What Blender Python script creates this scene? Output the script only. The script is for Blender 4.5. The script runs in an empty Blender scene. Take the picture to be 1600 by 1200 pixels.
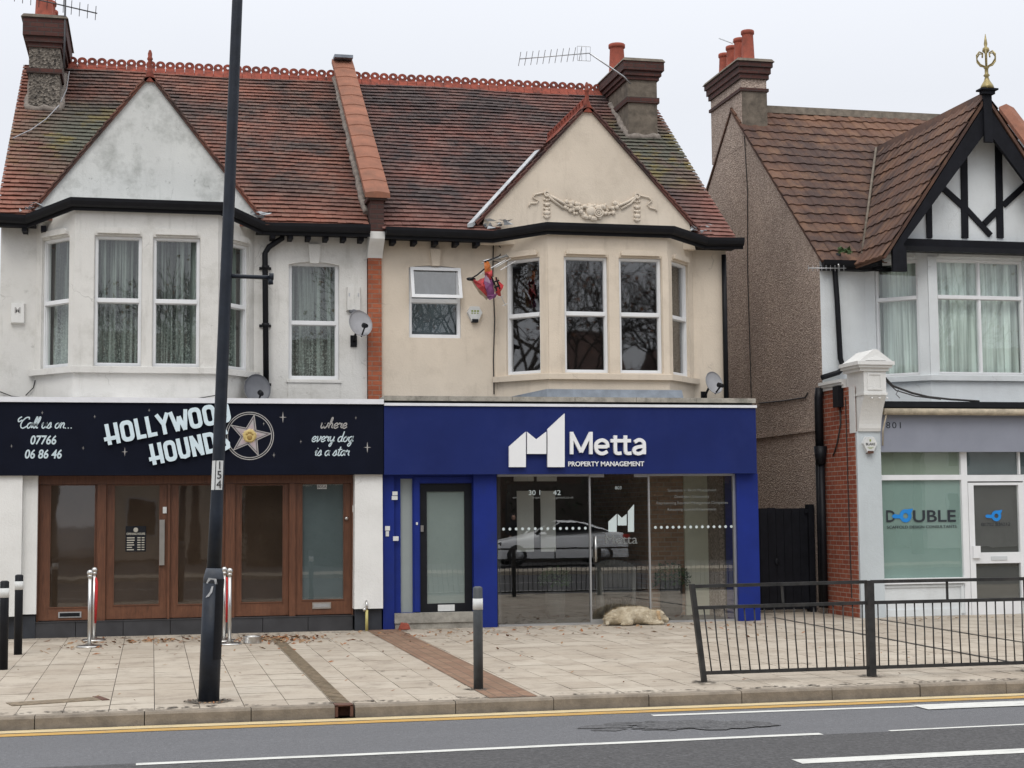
import bpy, bmesh, math, random
from mathutils import Vector, Matrix
random.seed(7)
SC = bpy.context.scene
COL = SC.collection

# ------------------------------------------------------------------ camera
CF = 2488.1
yaw, pit, rol = .22222159, .0806335539, -.00899012618
FW = Vector((math.sin(yaw)*math.cos(pit), math.cos(yaw)*math.cos(pit), math.sin(pit)))
r0 = FW.cross(Vector((0, 0, 1))).normalized(); u0 = r0.cross(FW)
RT = r0*math.cos(rol) + u0*math.sin(rol); UP = u0*math.cos(rol) - r0*math.sin(rol)
CP = Vector((0, 0, 1.7))
cam_d = bpy.data.cameras.new('camera'); cam = bpy.data.objects.new('camera', cam_d); COL.objects.link(cam)
cam_d.sensor_fit = 'HORIZONTAL'; cam_d.sensor_width = 36; cam_d.lens = CF/1600*36
cam_d.clip_start = .1; cam_d.clip_end = 2000
m3 = Matrix((RT, UP, -FW)).transposed(); cam.matrix_world = Matrix.Translation(CP) @ m3.to_4x4()
SC.camera = cam

def ray(x, y): return FW + RT*((x-800)/CF) - UP*((y-600)/CF)
def onY(x, y, Y): d = ray(x, y); return CP + d*(Y/d.y)
def onX(x, y, X): d = ray(x, y); return CP + d*(X/d.x)
def onZ(x, y, Z=0.0): d = ray(x, y); return CP + d*((Z-1.7)/d.z)

# ------------------------------------------------------------------ sky, sun, exposure
W = bpy.data.worlds.new('World'); SC.world = W; W.use_nodes = True
nt = W.node_tree; N = nt.nodes; L = nt.links
bg = N['Background']; bg.inputs['Strength'].default_value = .1
sky = N.new('ShaderNodeTexSky'); sky.sky_type = 'NISHITA'; sky.sun_disc = False
SUN_EL, SUN_AZ = math.radians(50), math.radians(200)     # azimuth clockwise from +Y
sky.sun_elevation = SUN_EL; sky.sun_rotation = SUN_AZ
tc = N.new('ShaderNodeTexCoord'); sp = N.new('ShaderNodeSeparateXYZ'); L.new(tc.outputs['Generated'], sp.inputs[0])
cr = N.new('ShaderNodeValToRGB'); L.new(sp.outputs['Z'], cr.inputs[0])
e = cr.color_ramp.elements
e[0].position = .0; e[0].color = (.775, .80, .85, 1); e[1].position = 1; e[1].color = (1.0, 1.0, 1.0, 1)
q = e.new(.35); q.color = (.80, .825, .88, 1)
nz = N.new('ShaderNodeTexNoise'); nz.inputs['Scale'].default_value = 2.2; nz.inputs['Detail'].default_value = 4
L.new(tc.outputs['Generated'], nz.inputs['Vector'])
mr = N.new('ShaderNodeMapRange'); L.new(nz.outputs['Fac'], mr.inputs[0]); mr.inputs[3].default_value = 9.6; mr.inputs[4].default_value = 10.6
gain = N.new('ShaderNodeMapRange'); L.new(sp.outputs['Z'], gain.inputs[0])
gain.inputs[1].default_value = .25; gain.inputs[2].default_value = .95; gain.inputs[3].default_value = 1; gain.inputs[4].default_value = 1.9
mm = N.new('ShaderNodeMath'); mm.operation = 'MULTIPLY'; L.new(mr.outputs[0], mm.inputs[0]); L.new(gain.outputs[0], mm.inputs[1])
sc_ = N.new('ShaderNodeVectorMath'); sc_.operation = 'SCALE'; L.new(cr.outputs[0], sc_.inputs[0]); L.new(mm.outputs[0], sc_.inputs['Scale'])
mx = N.new('ShaderNodeMixRGB'); mx.inputs[0].default_value = .97; L.new(sky.outputs[0], mx.inputs[1]); L.new(sc_.outputs[0], mx.inputs[2])
L.new(mx.outputs[0], bg.inputs['Color'])
sl = bpy.data.lights.new('sun', 'SUN'); sl.energy = .9; sl.angle = math.radians(25); sl.color = (1, .96, .9)
so = bpy.data.objects.new('sun', sl); COL.objects.link(so)
sd = Vector((math.sin(SUN_AZ)*math.cos(SUN_EL), math.cos(SUN_AZ)*math.cos(SUN_EL), math.sin(SUN_EL)))
so.rotation_euler = sd.to_track_quat('Z', 'Y').to_euler(); so.location = sd*60
SC.view_settings.view_transform = 'Standard'; SC.view_settings.look = 'None'
SC.view_settings.exposure = 0.08; SC.view_settings.gamma = 1

# ------------------------------------------------------------------ materials
MATS = {}
class NB:
    def __init__(s, name):
        s.m = bpy.data.materials.new(name); s.m.use_nodes = True
        s.t = s.m.node_tree; s.n = s.t.nodes; s.l = s.t.links; s.b = s.n['Principled BSDF']
        s.tc = s.n.new('ShaderNodeTexCoord'); MATS[name] = s.m
        s.vec = s.tc.outputs['Object']
    def link(s, a, b): s.l.new(a, b)
    def mapv(s, scale=(1, 1, 1), rot=(0, 0, 0)):
        q = s.n.new('ShaderNodeMapping'); q.inputs['Scale'].default_value = scale; q.inputs['Rotation'].default_value = rot
        s.link(s.vec, q.inputs[0]); return q.outputs[0]
    def noise(s, scale, detail=5, rough=.6, vscale=None, dist=0):
        q = s.n.new('ShaderNodeTexNoise'); q.inputs['Scale'].default_value = scale; q.inputs['Detail'].default_value = detail
        q.inputs['Roughness'].default_value = rough; q.inputs['Distortion'].default_value = dist
        s.link(s.mapv(vscale) if vscale else s.vec, q.inputs['Vector']); return q.outputs['Fac']
    def rng(s, v, lo, hi, a=0, b=1):
        q = s.n.new('ShaderNodeMapRange'); s.link(v, q.inputs[0])
        for i, x in enumerate((lo, hi, a, b)): q.inputs[i+1].default_value = x
        return q.outputs[0]
    def mul(s, a, b, op='MULTIPLY'):
        q = s.n.new('ShaderNodeMath'); q.operation = op
        for i, x in enumerate((a, b)):
            if isinstance(x, (int, float)): q.inputs[i].default_value = x
            else: s.link(x, q.inputs[i])
        return q.outputs[0]
    def mix(s, f, a, b, mode='MIX'):
        q = s.n.new('ShaderNodeMixRGB'); q.blend_type = mode
        for i, x in enumerate((f, a, b)):
            if isinstance(x, (int, float)): q.inputs[i].default_value = x
            elif isinstance(x, tuple): q.inputs[i].default_value = (*x, 1)
            else: s.link(x, q.inputs[i])
        return q.outputs[0]
    def sep(s):
        q = s.n.new('ShaderNodeSeparateXYZ'); s.link(s.vec, q.inputs[0]); return q.outputs
    def bump(s, h, strength, dist=.01):
        q = s.n.new('ShaderNodeBump'); q.inputs['Strength'].default_value = strength; q.inputs['Distance'].default_value = dist
        s.link(h, q.inputs['Height']); s.link(q.outputs[0], s.b.inputs['Normal'])
    def col(s, c):
        if isinstance(c, tuple): s.b.inputs['Base Color'].default_value = (*c, 1)
        else: s.link(c, s.b.inputs['Base Color'])
    def rough(s, r):
        if isinstance(r, (int, float)): s.b.inputs['Roughness'].default_value = r
        else: s.link(r, s.b.inputs['Roughness'])

def sc3(c, k): return tuple(min(.95, x*k) for x in c)
def simple(name, c, rough=.6, var=.18, scale=5, bs=0, bscale=80, metal=0, dirt=None, dirtamt=.5, spec=.5):
    b = NB(name); f = b.rng(b.noise(scale), .3, .7)
    c_ = b.mix(f, sc3(c, 1-var), sc3(c, 1+var))
    if dirt:
        c_ = b.mix(b.rng(b.noise(scale*.6, 8, .75), .5, .72, 0, dirtamt), c_, dirt)
    b.col(c_); b.rough(rough); b.b.inputs['Metallic'].default_value = metal
    b.b.inputs['Specular IOR Level'].default_value = spec
    if bs: b.bump(b.noise(bscale, 4), bs)
    return b.m

def render_wall(name, c, grime, amt, streak=.5, spots=None):
    b = NB(name)
    c_ = b.mix(b.rng(b.noise(1.3, 6), .3, .7), sc3(c, .93), sc3(c, 1.05))
    g = b.rng(b.noise(2.1, 10, .72), .5, .72, 0, amt); c_ = b.mix(g, c_, grime)
    st = b.rng(b.noise(7, 6, .65, (1, 1, .12)), .56, .78, 0, streak); c_ = b.mix(st, c_, sc3(grime, .9))
    if spots:
        pn = b.rng(b.noise(5.5, 10, .8), .6, .7, 0, spots); c_ = b.mix(pn, c_, sc3(grime, .5))
    vo = b.n.new('ShaderNodeTexVoronoi'); vo.feature = 'DISTANCE_TO_EDGE'; vo.inputs['Scale'].default_value = .8
    wv = b.n.new('ShaderNodeVectorMath'); wv.operation = 'MULTIPLY_ADD'; nn_ = b.n.new('ShaderNodeTexNoise'); nn_.inputs['Scale'].default_value = 5; b.link(b.vec, nn_.inputs['Vector'])
    b.link(nn_.outputs['Color'], wv.inputs[0]); wv.inputs[1].default_value = (.25, .25, .25); b.link(b.vec, wv.inputs[2]); b.link(wv.outputs[0], vo.inputs['Vector'])
    ck = b.mul(b.rng(vo.outputs['Distance'], .0015, .005, 1, 0), b.rng(b.noise(.9, 3), .54, .62, 0, .3)); c_ = b.mix(ck, c_, sc3(grime, .45))
    b.col(c_); b.rough(.85)
    h = b.mul(b.noise(45, 6), b.noise(6, 3), 'ADD'); b.bump(h, .35, .012)
    return b.m
render_wall('white_render', (.66, .65, .62), (.30, .29, .25), .38, .42, .5)
render_wall('white_gable', (.62, .63, .61), (.20, .21, .19), .6, .22, .75)
render_wall('cream_render', (.655, .57, .465), (.40, .335, .26), .36, .36)
render_wall('fresh_white', (.72, .72, .70), (.52, .51, .47), .22, .25)
render_wall('pale_white', (.66, .69, .70), (.48, .49, .48), .25, .25)
render_wall('pale_grey_paint', (.50, .545, .565), (.38, .40, .41), .3, .2)

def pebble():
    b = NB('pebbledash')
    v = b.n.new('ShaderNodeTexVoronoi'); v.inputs['Scale'].default_value = 42; b.link(b.vec, v.inputs['Vector'])
    cs = b.n.new('ShaderNodeSeparateColor'); b.link(v.outputs['Color'], cs.inputs[0])
    c_ = b.mix(b.rng(cs.outputs[0], 0, 1), (.25, .19, .155), (.57, .46, .385))
    c_ = b.mix(b.rng(b.noise(.7, 6), .42, .72, 0, .45), c_, (.17, .135, .115))
    c_ = b.mix(b.rng(b.noise(3, 6, .6, (1, 1, .15)), .55, .8, 0, .35), c_, (.13, .10, .085))
    b.col(c_); b.rough(.95); b.bump(v.outputs['Distance'], .8, .02)
pebble()
def pebble2():
    b = NB('pebbledash_grey')
    v = b.n.new('ShaderNodeTexVoronoi'); v.inputs['Scale'].default_value = 30; b.link(b.vec, v.inputs['Vector'])
    cs = b.n.new('ShaderNodeSeparateColor'); b.link(v.outputs['Color'], cs.inputs[0])
    c_ = b.mix(cs.outputs[0], (.035, .03, .026), (.25, .22, .185))
    c_ = b.mix(b.rng(b.noise(2, 6), .5, .75, 0, .7), c_, (.04, .035, .03))
    b.col(c_); b.rough(.95); b.bump(v.outputs['Distance'], .8, .03)
pebble2()
def brick(name, c1, c2, mortar, soot=.3, scale=1.0, bw=.225, rh=.075, ms=.010):
    b = NB(name); s = b.sep()
    cx = b.n.new('ShaderNodeCombineXYZ'); b.link(b.mul(s[0], s[1], 'ADD'), cx.inputs[0]); b.link(s[2], cx.inputs[1])
    t = b.n.new('ShaderNodeTexBrick'); b.link(cx.outputs[0], t.inputs['Vector'])
    t.inputs['Color1'].default_value = (*c1, 1); t.inputs['Color2'].default_value = (*c2, 1); t.inputs['Mortar'].default_value = (*mortar, 1)
    t.inputs['Scale'].default_value = scale; t.inputs['Brick Width'].default_value = bw; t.inputs['Row Height'].default_value = rh
    t.inputs['Mortar Size'].default_value = ms; t.inputs['Mortar Smooth'].default_value = .3
    c_ = b.mix(b.rng(b.noise(14, 6), .35, .75, 0, .45), t.outputs['Color'], sc3(c1, .55))
    c_ = b.mix(b.rng(b.noise(2.5, 8, .7), .45, .7, 0, soot), c_, (.035, .025, .022))
    b.col(c_); b.rough(.9); b.bump(b.mul(t.outputs['Fac'], -1), .5, .008)
brick('red_brick', (.28, .062, .03), (.36, .10, .05), (.42, .34, .28), .25, ms=.007)
brick('orange_brick', (.34, .085, .035), (.42, .12, .055), (.30, .17, .12), .3)
brick('sooty_brick', (.075, .026, .021), (.10, .038, .03), (.06, .045, .04), .7)
brick('shop_brick', (.36, .21, .13), (.50, .31, .20), (.42, .34, .27), .1)
brick('far_brick', (.10, .055, .042), (.13, .075, .055), (.13, .11, .09), .4)

def tiles(name, c1, c2, dark, lich, xred=None, moss=None, damt=.8, dsc=1.1):
    b = NB(name)
    a = b.n.new('ShaderNodeAttribute'); a.attribute_name = 'tint'; tf = a.outputs['Fac']
    c_ = b.mix(tf, c1, c2)
    s = b.sep()
    wide = b.rng(b.noise(dsc, 9, .75), .35, .58, 0, damt)
    if xred: # the lowest courses and the verges have been relaid with cleaner tiles
        lo = b.rng(s[2], xred[0], xred[1], .15, 1); wide = b.mul(wide, lo)
        ed = b.rng(s[0], xred[2], xred[3], .05, 1); wide = b.mul(wide, ed)
    c_ = b.mix(wide, c_, dark)
    gr = b.rng(b.mul(b.noise(3.3, 8, .75), b.mul(tf, .12), 'ADD'), .53, .72, 0, .35); c_ = b.mix(gr, c_, lich)
    if moss:
        vm = b.n.new('ShaderNodeVectorMath'); vm.operation = 'DISTANCE'; b.link(b.vec, vm.inputs[0]); vm.inputs[1].default_value = moss
        near = b.rng(vm.outputs['Value'], .6, 1.8, 1, 0)
        gg = b.mul(near, b.rng(b.noise(1.5, 6), .25, .5, 0, .95)); c_ = b.mix(gg, c_, (.085, .088, .066))
        mo = b.mul(near, b.rng(b.noise(2.2, 6), .52, .62, 0, .8)); c_ = b.mix(mo, c_, (.17, .13, .03))
    fine = b.rng(b.noise(60, 5, .7), .3, .7, .75, 1.25)
    q = b.n.new('ShaderNodeVectorMath'); q.operation = 'SCALE'; b.link(c_, q.inputs[0]); b.link(fine, q.inputs['Scale'])
    b.col(q.outputs[0]); b.rough(.88); b.bump(b.noise(70, 5), .4, .006)
tiles('clay_tiles_west', (.195, .070, .045), (.25, .096, .063), (.040, .031, .029), (.17, .125, .10), (5.9, 7.0, -2.8, -2.1), (-1.5, 2.6, 7.9), damt=.92, dsc=1.0)
tiles('clay_tiles_east', (.155, .058, .043), (.205, .082, .062), (.034, .027, .028), (.16, .115, .10), (5.85, 6.7, 2.95, 2.2), (2.5, 3.0, 8.1), damt=.95, dsc=.9)
tiles('concrete_tiles', (.135, .062, .036), (.17, .082, .048), (.042, .024, .021), (.25, .135, .07), None, None, .9, .5)
simple('clay_red', (.25, .055, .032), .85, .4, 9, .3, 60, dirt=(.04, .028, .026), dirtamt=.9)
simple('clay_orange', (.245, .10, .06), .9, .22, 4, .25, 60, dirt=(.14, .075, .05), dirtamt=.6)
simple('pot_clay', (.32, .075, .045), .8, .25, 6, .2, 60, dirt=(.08, .04, .03), dirtamt=.5)
simple('mortar', (.22, .19, .165), .95, .3, 12, .6, 50, dirt=(.07, .06, .055))
simple('lead', (.36, .38, .40), .5, .3, 7, .3, 20, dirt=(.62, .63, .62), dirtamt=.6)
simple('lead_dark', (.20, .23, .27), .55, .25, 5, .25, 20)
simple('old_render', (.15, .125, .098), .95, .35, 7, .6, 50, dirt=(.05, .042, .035), dirtamt=.8)
simple('old_stone', (.33, .31, .27), .9, .3, 7, .5, 60, dirt=(.09, .09, .075), dirtamt=.85)
simple('black_paint', (.008, .009, .012), .5, .25, 6, .15, 40, spec=.22)
simple('black_timber', (.009, .0095, .013), .65, .3, 5, .25, 40, spec=.15)
simple('black_plastic', (.008, .0085, .011), .5, .25, 6, spec=.2)
simple('upvc', (.74, .75, .76), .35, .05, 3)
simple('upvc_grey', (.55, .57, .58), .45, .06, 3)
simple('sign_black', (.0045, .0062, .0145), .6, .15, 3, spec=.1)
simple('sign_blue', (.009, .019, .112), .5, .14, 1.2, spec=.2, dirt=(.022, .034, .15), dirtamt=.5)
simple('pier_blue', (.0095, .0235, .18), .5, .16, 1.5, spec=.2, dirt=(.018, .03, .11), dirtamt=.7)
simple('trim_white', (.72, .73, .76), .4, .06, 5)
simple('sign_letter_white', (.80, .81, .82), .35, .02, 4)
simple('sign_letter_ice', (.62, .74, .80), .35, .06, 8)
simple('sign_print_pale', (.52, .62, .66), .5, .08, 6)
simple('sign_silver', (.36, .35, .34), .45, .12, 6)
simple('sign_star_pink', (.42, .34, .36), .5, .15, 6)
simple('sign_star_dark', (.045, .04, .05), .5, .15, 6)
simple('sign_gold', (.55, .42, .16), .45, .2, 20)
simple('sign_bronze', (.30, .19, .05), .45, .2, 20)
simple('grey_fascia', (.235, .25, .30), .5, .06, 3)
simple('canvas_roll', (.42, .36, .27), .85, .25, 9, .3, 60, dirt=(.10, .08, .06), dirtamt=.6)
simple('slate_tile', (.036, .036, .04), .55, .3, 3, .1, 40)
simple('slate_joint', (.25, .25, .25), .9)
simple('base_dark', (.022, .026, .034), .6, .3, 5, .1, 40)
simple('steel', (.58, .57, .55), .28, .08, 10, metal=1)
simple('alu', (.50, .51, .52), .4, .06, 6, metal=.8)
simple('rope_red', (.42, .018, .018), .75, .2, 30, .3, 60)
simple('lamp_paint', (.013, .0175, .027), .5, .35, 5, .2, 30, dirt=(.035, .04, .05), dirtamt=.35, spec=.3)
simple('sticker_silver', (.42, .43, .44), .5, .3, 25)
simple('plate_white', (.62, .63, .62), .45, .1, 10)
simple('plate_ink', (.015, .015, .017), .6)
simple('rail_paint', (.030, .030, .030), .5, .4, 9, .15, 60, dirt=(.075, .06, .05), dirtamt=.4, spec=.3)
simple('bollard_paint', (.055, .062, .068), .5, .25, 7, .1, 50)
simple('dish_grey', (.30, .30, .315), .5, .12, 6)
simple('dish_dark', (.12, .125, .14), .55, .15, 6)
simple('gold_paint', (.30, .24, .10), .4, .3, 18, metal=.4)
simple('frost', (.28, .315, .31), .35, .05, 2)
simple('frost_mint', (.30, .40, .375), .12, .06, 1.5)
simple('frost_dark', (.112, .135, .145), .15, .12, 2)
simple('frost_pale', (.30, .345, .285), .2, .06, 2)
simple('pipe_yellow', (.50, .44, .16), .5, .1, 8)
simple('cable', (.03, .028, .028), .6)
simple('rust', (.10, .045, .03), .9, .35, 20, .3, 60)
simple('tyre', (.02, .02, .02), .8)
simple('car_white', (.85, .86, .87), .22, .02, 3)
simple('car_glass', (.02, .022, .025), .06, .02, 3)
simple('lamp_red', (.5, .01, .01), .25)
simple('dark_cloth', (.014, .014, .017), .9, .3, 9)
simple('skin', (.42, .25, .18), .6, .1, 9)
simple('interior_wall', (.20, .19, .175), .9, .1, 2)
simple('interior_dark', (.055, .055, .055), .9, .1, 2)
simple('interior_floor', (.11, .105, .10), .5, .15, 2)
simple('brown_room', (.17, .125, .09), .9, .15, 2)
simple('room_dark', (.085, .08, .076), .9, .1, 2)
simple('interior_cream', (.74, .72, .58), .8, .06, 2)
simple('plant_green', (.055, .10, .035), .7, .45, 12)
simple('hedge_green', (.02, .032, .014), .8, .5, 8)
simple('blind_grey', (.17, .205, .235), .9, .1, 2)
simple('lamp_worn', (.04, .047, .06), .6, .4, 18, dirt=(.02, .025, .035), dirtamt=.7)
simple('star_dim', (.13, .10, .115), .5, .15, 6)
simple('star_glow', (.62, .50, .30), .5, .15, 8)
simple('aerial_dark', (.06, .06, .065), .6, .2, 6)
simple('dog_ear', (.42, .29, .165), .95, .3, 30, .8, 70)
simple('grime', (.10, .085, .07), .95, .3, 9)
simple('bark', (.055, .045, .038), .9, .3, 8, .4, 30)
simple('leaf_brown', (.24, .095, .035), .8, .5, 9)
simple('leaf_tan', (.26, .16, .085), .8, .4, 3)
simple('foil_red', (.42, .035, .04), .3, .5, 12)
simple('foil_purple', (.17, .05, .14), .3, .4, 12)
simple('foil_orange', (.58, .17, .035), .35, .3, 14)
simple('foil_tan', (.38, .30, .22), .4, .3, 14)
simple('decal_ink', (.018, .024, .032), .5)
simple('decal_blue', (.012, .22, .62), .4, .1, 5)
simple('decal_white', (.56, .64, .64), .5, .03, 4)
simple('decal_faint', (.17, .18, .175), .6, .03, 4)
simple('concrete', (.30, .285, .25), .95, .25, 9, .5, 50, dirt=(.12, .11, .09), dirtamt=.6)
simple('gold_lettering', (.42, .40, .34), .5)
simple('alarm_green', (.22, .27, .06), .6)
simple('far_roof', (.10, .06, .05), .9, .3, 2)
simple('yellow_band', (.5, .4, .05), .6)

def timber():
    b = NB('brown_timber')
    g = b.noise(9, 6, .6, (6, 6, .5)); c_ = b.mix(b.rng(g, .3, .7), (.072, .027, .013), (.145, .056, .027))
    s = b.sep(); wear = b.mul(b.rng(s[2], .25, .85, 1, 0), b.rng(b.noise(5, 6, .7), .35, .7, 0, .75))
    c_ = b.mix(wear, c_, (.21, .088, .046)); b.col(c_); b.rough(.42); b.bump(g, .15, .004)
timber()
def dogfur():
    b = NB('dog_fur')
    c_ = b.mix(b.rng(b.noise(9, 7, .7), .35, .65), (.60, .50, .345), (.86, .78, .62))
    c_ = b.mix(b.rng(b.noise(60, 5, .8, (1, 1, .5)), .45, .75, 0, .35), c_, (.44, .34, .21)); b.col(c_); b.rough(.95)
    b.bump(b.noise(75, 5, .7), 1.0, .02)
dogfur()
def curtain(name, c, lace, fold_shade):
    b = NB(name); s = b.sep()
    v = b.noise(34, 6, .8); c_ = b.mix(b.rng(b.noise(11, 3, .55, (1, 1, .04)), .40, .60), sc3(c, fold_shade), sc3(c, 1.4))  # vertical bands of light and dark paint fold shading into the colour
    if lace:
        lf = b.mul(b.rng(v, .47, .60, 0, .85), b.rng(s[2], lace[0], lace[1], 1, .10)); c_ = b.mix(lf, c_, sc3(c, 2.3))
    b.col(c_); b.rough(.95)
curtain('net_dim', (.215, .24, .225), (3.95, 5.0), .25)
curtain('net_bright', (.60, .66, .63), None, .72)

def glass(name, base=.09, tint=(.86, .9, .88), power=5, rough=0.0, wav=.02, film=None):
    b = NB(name); n = b.n
    n.remove(b.b)
    out = [x for x in n if x.type == 'OUTPUT_MATERIAL'][0]
    lw = n.new('ShaderNodeLayerWeight'); lw.inputs['Blend'].default_value = .5
    pw = b.mul(lw.outputs['Facing'], power, 'POWER'); fac = b.mul(b.mul(pw, 1-base), base, 'ADD')
    tr = n.new('ShaderNodeBsdfTransparent'); tr.inputs[0].default_value = (*tint, 1)
    gl = n.new('ShaderNodeBsdfGlossy'); gl.inputs['Roughness'].default_value = rough; gl.inputs['Color'].default_value = (1, 1, 1, 1)
    bp = n.new('ShaderNodeBump'); bp.inputs['Strength'].default_value = wav; bp.inputs['Distance'].default_value = .05
    b.link(b.noise(1.8, 2), bp.inputs['Height']); b.link(bp.outputs[0], gl.inputs['Normal'])
    mxs = n.new('ShaderNodeMixShader'); b.link(fac, mxs.inputs[0]); b.link(gl.outputs[0], mxs.inputs[2])
    if film:    # a dusty brown film stuck to the inside of the pane
        df = n.new('ShaderNodeBsdfDiffuse'); df.inputs[0].default_value = (*film[0], 1); m2 = n.new('ShaderNodeMixShader')
        b.link(b.rng(b.noise(2.2, 6, .7), .3, .7, film[1]*.6, film[1]*1.4), m2.inputs[0]); b.link(tr.outputs[0], m2.inputs[1]); b.link(df.outputs[0], m2.inputs[2]); b.link(m2.outputs[0], mxs.inputs[1])
    else: b.link(tr.outputs[0], mxs.inputs[1])
    b.link(mxs.outputs[0], out.inputs[0])
glass('glass', .10, wav=.008)
glass('glass_shop', .195, (.90, .93, .91), 4.5, 0, .005)
glass('glass_brown', .08, (.72, .64, .56), 5, .02, .01, ((.13, .10, .075), .16))
glass('glass_cream', .14, (.7, .7, .7), 5, .018, .006)

def paving():
    b = NB('paving_slabs')
    t = b.n.new('ShaderNodeTexBrick'); b.link(b.mapv((1, 1, 1), (0, 0, math.pi/2)), t.inputs['Vector'])
    t.inputs['Color1'].default_value = (.36, .315, .255, 1); t.inputs['Color2'].default_value = (.455, .405, .335, 1); t.inputs['Mortar'].default_value = (.11, .09, .07, 1)
    t.inputs['Scale'].default_value = 1; t.inputs['Brick Width'].default_value = .60; t.inputs['Row Height'].default_value = .392
    t.inputs['Mortar Size'].default_value = .008; t.inputs['Mortar Smooth'].default_value = .2; t.offset = .08; t.inputs['Bias'].default_value = .1
    c_ = b.mix(b.rng(b.noise(1.1, 8, .7), .35, .65, 0, .55), t.outputs['Color'], (.33, .27, .20))
    c_ = b.mix(b.rng(b.noise(3.5, 9, .75), .54, .70, 0, .5), c_, (.20, .175, .15))
    c_ = b.mix(b.rng(b.noise(9, 5, .7, (.25, 1.2, 1)), .58, .72, 0, .4), c_, (.50, .46, .40))
    c_ = b.mix(b.rng(b.noise(38, 3, .6), .66, .72, 0, .5), c_, (.14, .12, .10))
    b.col(c_); b.rough(.85)
    h = b.mul(b.mul(t.outputs['Fac'], -1), b.mul(b.noise(50, 5), .3), 'ADD'); b.bump(h, .5, .008)
paving()
b = NB('slab_stone'); a = b.n.new('ShaderNodeAttribute'); a.attribute_name = 'tint'
c_ = b.mix(a.outputs['Fac'], (.36, .31, .25), (.455, .405, .335))
c_ = b.mix(b.rng(b.noise(1.1, 8, .7), .35, .65, 0, .5), c_, (.35, .285, .215))
c_ = b.mix(b.rng(b.noise(2.2, 10, .78), .49, .64, 0, .62), c_, (.215, .18, .145))
c_ = b.mix(b.rng(b.noise(9, 5, .7, (.25, 1.2, 1)), .56, .72, 0, .45), c_, (.52, .475, .41))
c_ = b.mix(b.rng(b.noise(7, 6, .7, (.3, 1.4, 1)), .58, .72, 0, .4), c_, (.24, .20, .16))
c_ = b.mix(b.rng(b.noise(38, 3, .6), .65, .72, 0, .5), c_, (.14, .12, .10))
b.col(c_); b.rough(.85); b.bump(b.noise(50, 5), .35, .008)
def asphalt(name, c, cs, sp=.12, ch=0):
    b = NB(name)
    v = b.n.new('ShaderNodeTexVoronoi'); v.inputs['Scale'].default_value = cs; b.link(b.vec, v.inputs['Vector'])
    s_ = b.n.new('ShaderNodeSeparateColor'); b.link(v.outputs['Color'], s_.inputs[0])
    c_ = b.mix(b.rng(s_.outputs[0], 0, 1), sc3(c, 1-sp), sc3(c, 1+sp))
    c_ = b.mix(b.rng(b.noise(1.1, 8, .7, (.3, 1, 1)), .4, .7, 0, .5), c_, sc3(c, .75))
    c_ = b.mix(b.rng(b.noise(6, 8, .75, (.3, 1, 1)), .55, .75, 0, .45), c_, sc3(c, 1.35))
    c_ = b.mix(b.rng(b.noise(28, 5, .8), .35, .65), sc3(c, .72 if ch < .5 else .5), c_)
    c_ = b.mix(b.rng(b.noise(.8, 5, .6, (.05, 1, 1)), .45, .7, 0, .5), c_, sc3(c, .7))
    if ch: c_ = b.mix(b.rng(b.noise(26, 4, .8, (.5, 1, 1)), .52, .66, 0, ch), c_, sc3(c, .35))
    b.col(c_); b.rough(.85); b.bump(b.mul(v.outputs['Distance'], b.noise(30, 4), 'ADD'), .7, .012)
asphalt('asphalt_smooth', (.165, .167, .178), 110, .28, .22)
asphalt('asphalt_coarse', (.092, .09, .093), 45, .65, .8)
asphalt('asphalt_patch', (.125, .125, .13), 50, .55, .6)
def paint(name, c, wear):
    b = NB(name); c_ = b.mix(b.rng(b.noise(9, 8, .75, (.4, 1.4, 1)), .5, .68, 0, wear), c, (.14, .14, .14))
    b.col(c_); b.rough(.7); b.bump(b.noise(60, 4), .4, .006)
paint('line_white', (.60, .60, .57), .55); paint('line_yellow', (.46, .27, .06), .6); paint('line_cream', (.55, .44, .25), .5)
simple('kerb_stone', (.22, .185, .145), .9, .25, 6, .5, 40, dirt=(.10, .08, .065), dirtamt=.6)
simple('kerb_joint', (.05, .045, .04), .9)
b = NB('paver_brick')
t = b.n.new('ShaderNodeTexBrick'); b.link(b.mapv((1, 1, 1), (0, 0, math.pi/2)), t.inputs['Vector'])
t.inputs['Color1'].default_value = (.19, .105, .065, 1); t.inputs['Color2'].default_value = (.25, .15, .095, 1); t.inputs['Mortar'].default_value = (.11, .08, .055, 1)
t.inputs['Scale'].default_value = 1; t.inputs['Brick Width'].default_value = .2; t.inputs['Row Height'].default_value = .125; t.inputs['Mortar Size'].default_value = .006
c_ = b.mix(b.rng(b.noise(2.5, 8, .7), .45, .7, 0, .6), t.outputs['Color'], (.12, .085, .05)); b.col(c_); b.rough(.9); b.bump(b.mul(t.outputs['Fac'], -1), .5, .008)
simple('drain_grate', (.19, .145, .095), .8, .4, 14, .5, 60, dirt=(.05, .055, .03), dirtamt=.6)

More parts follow.
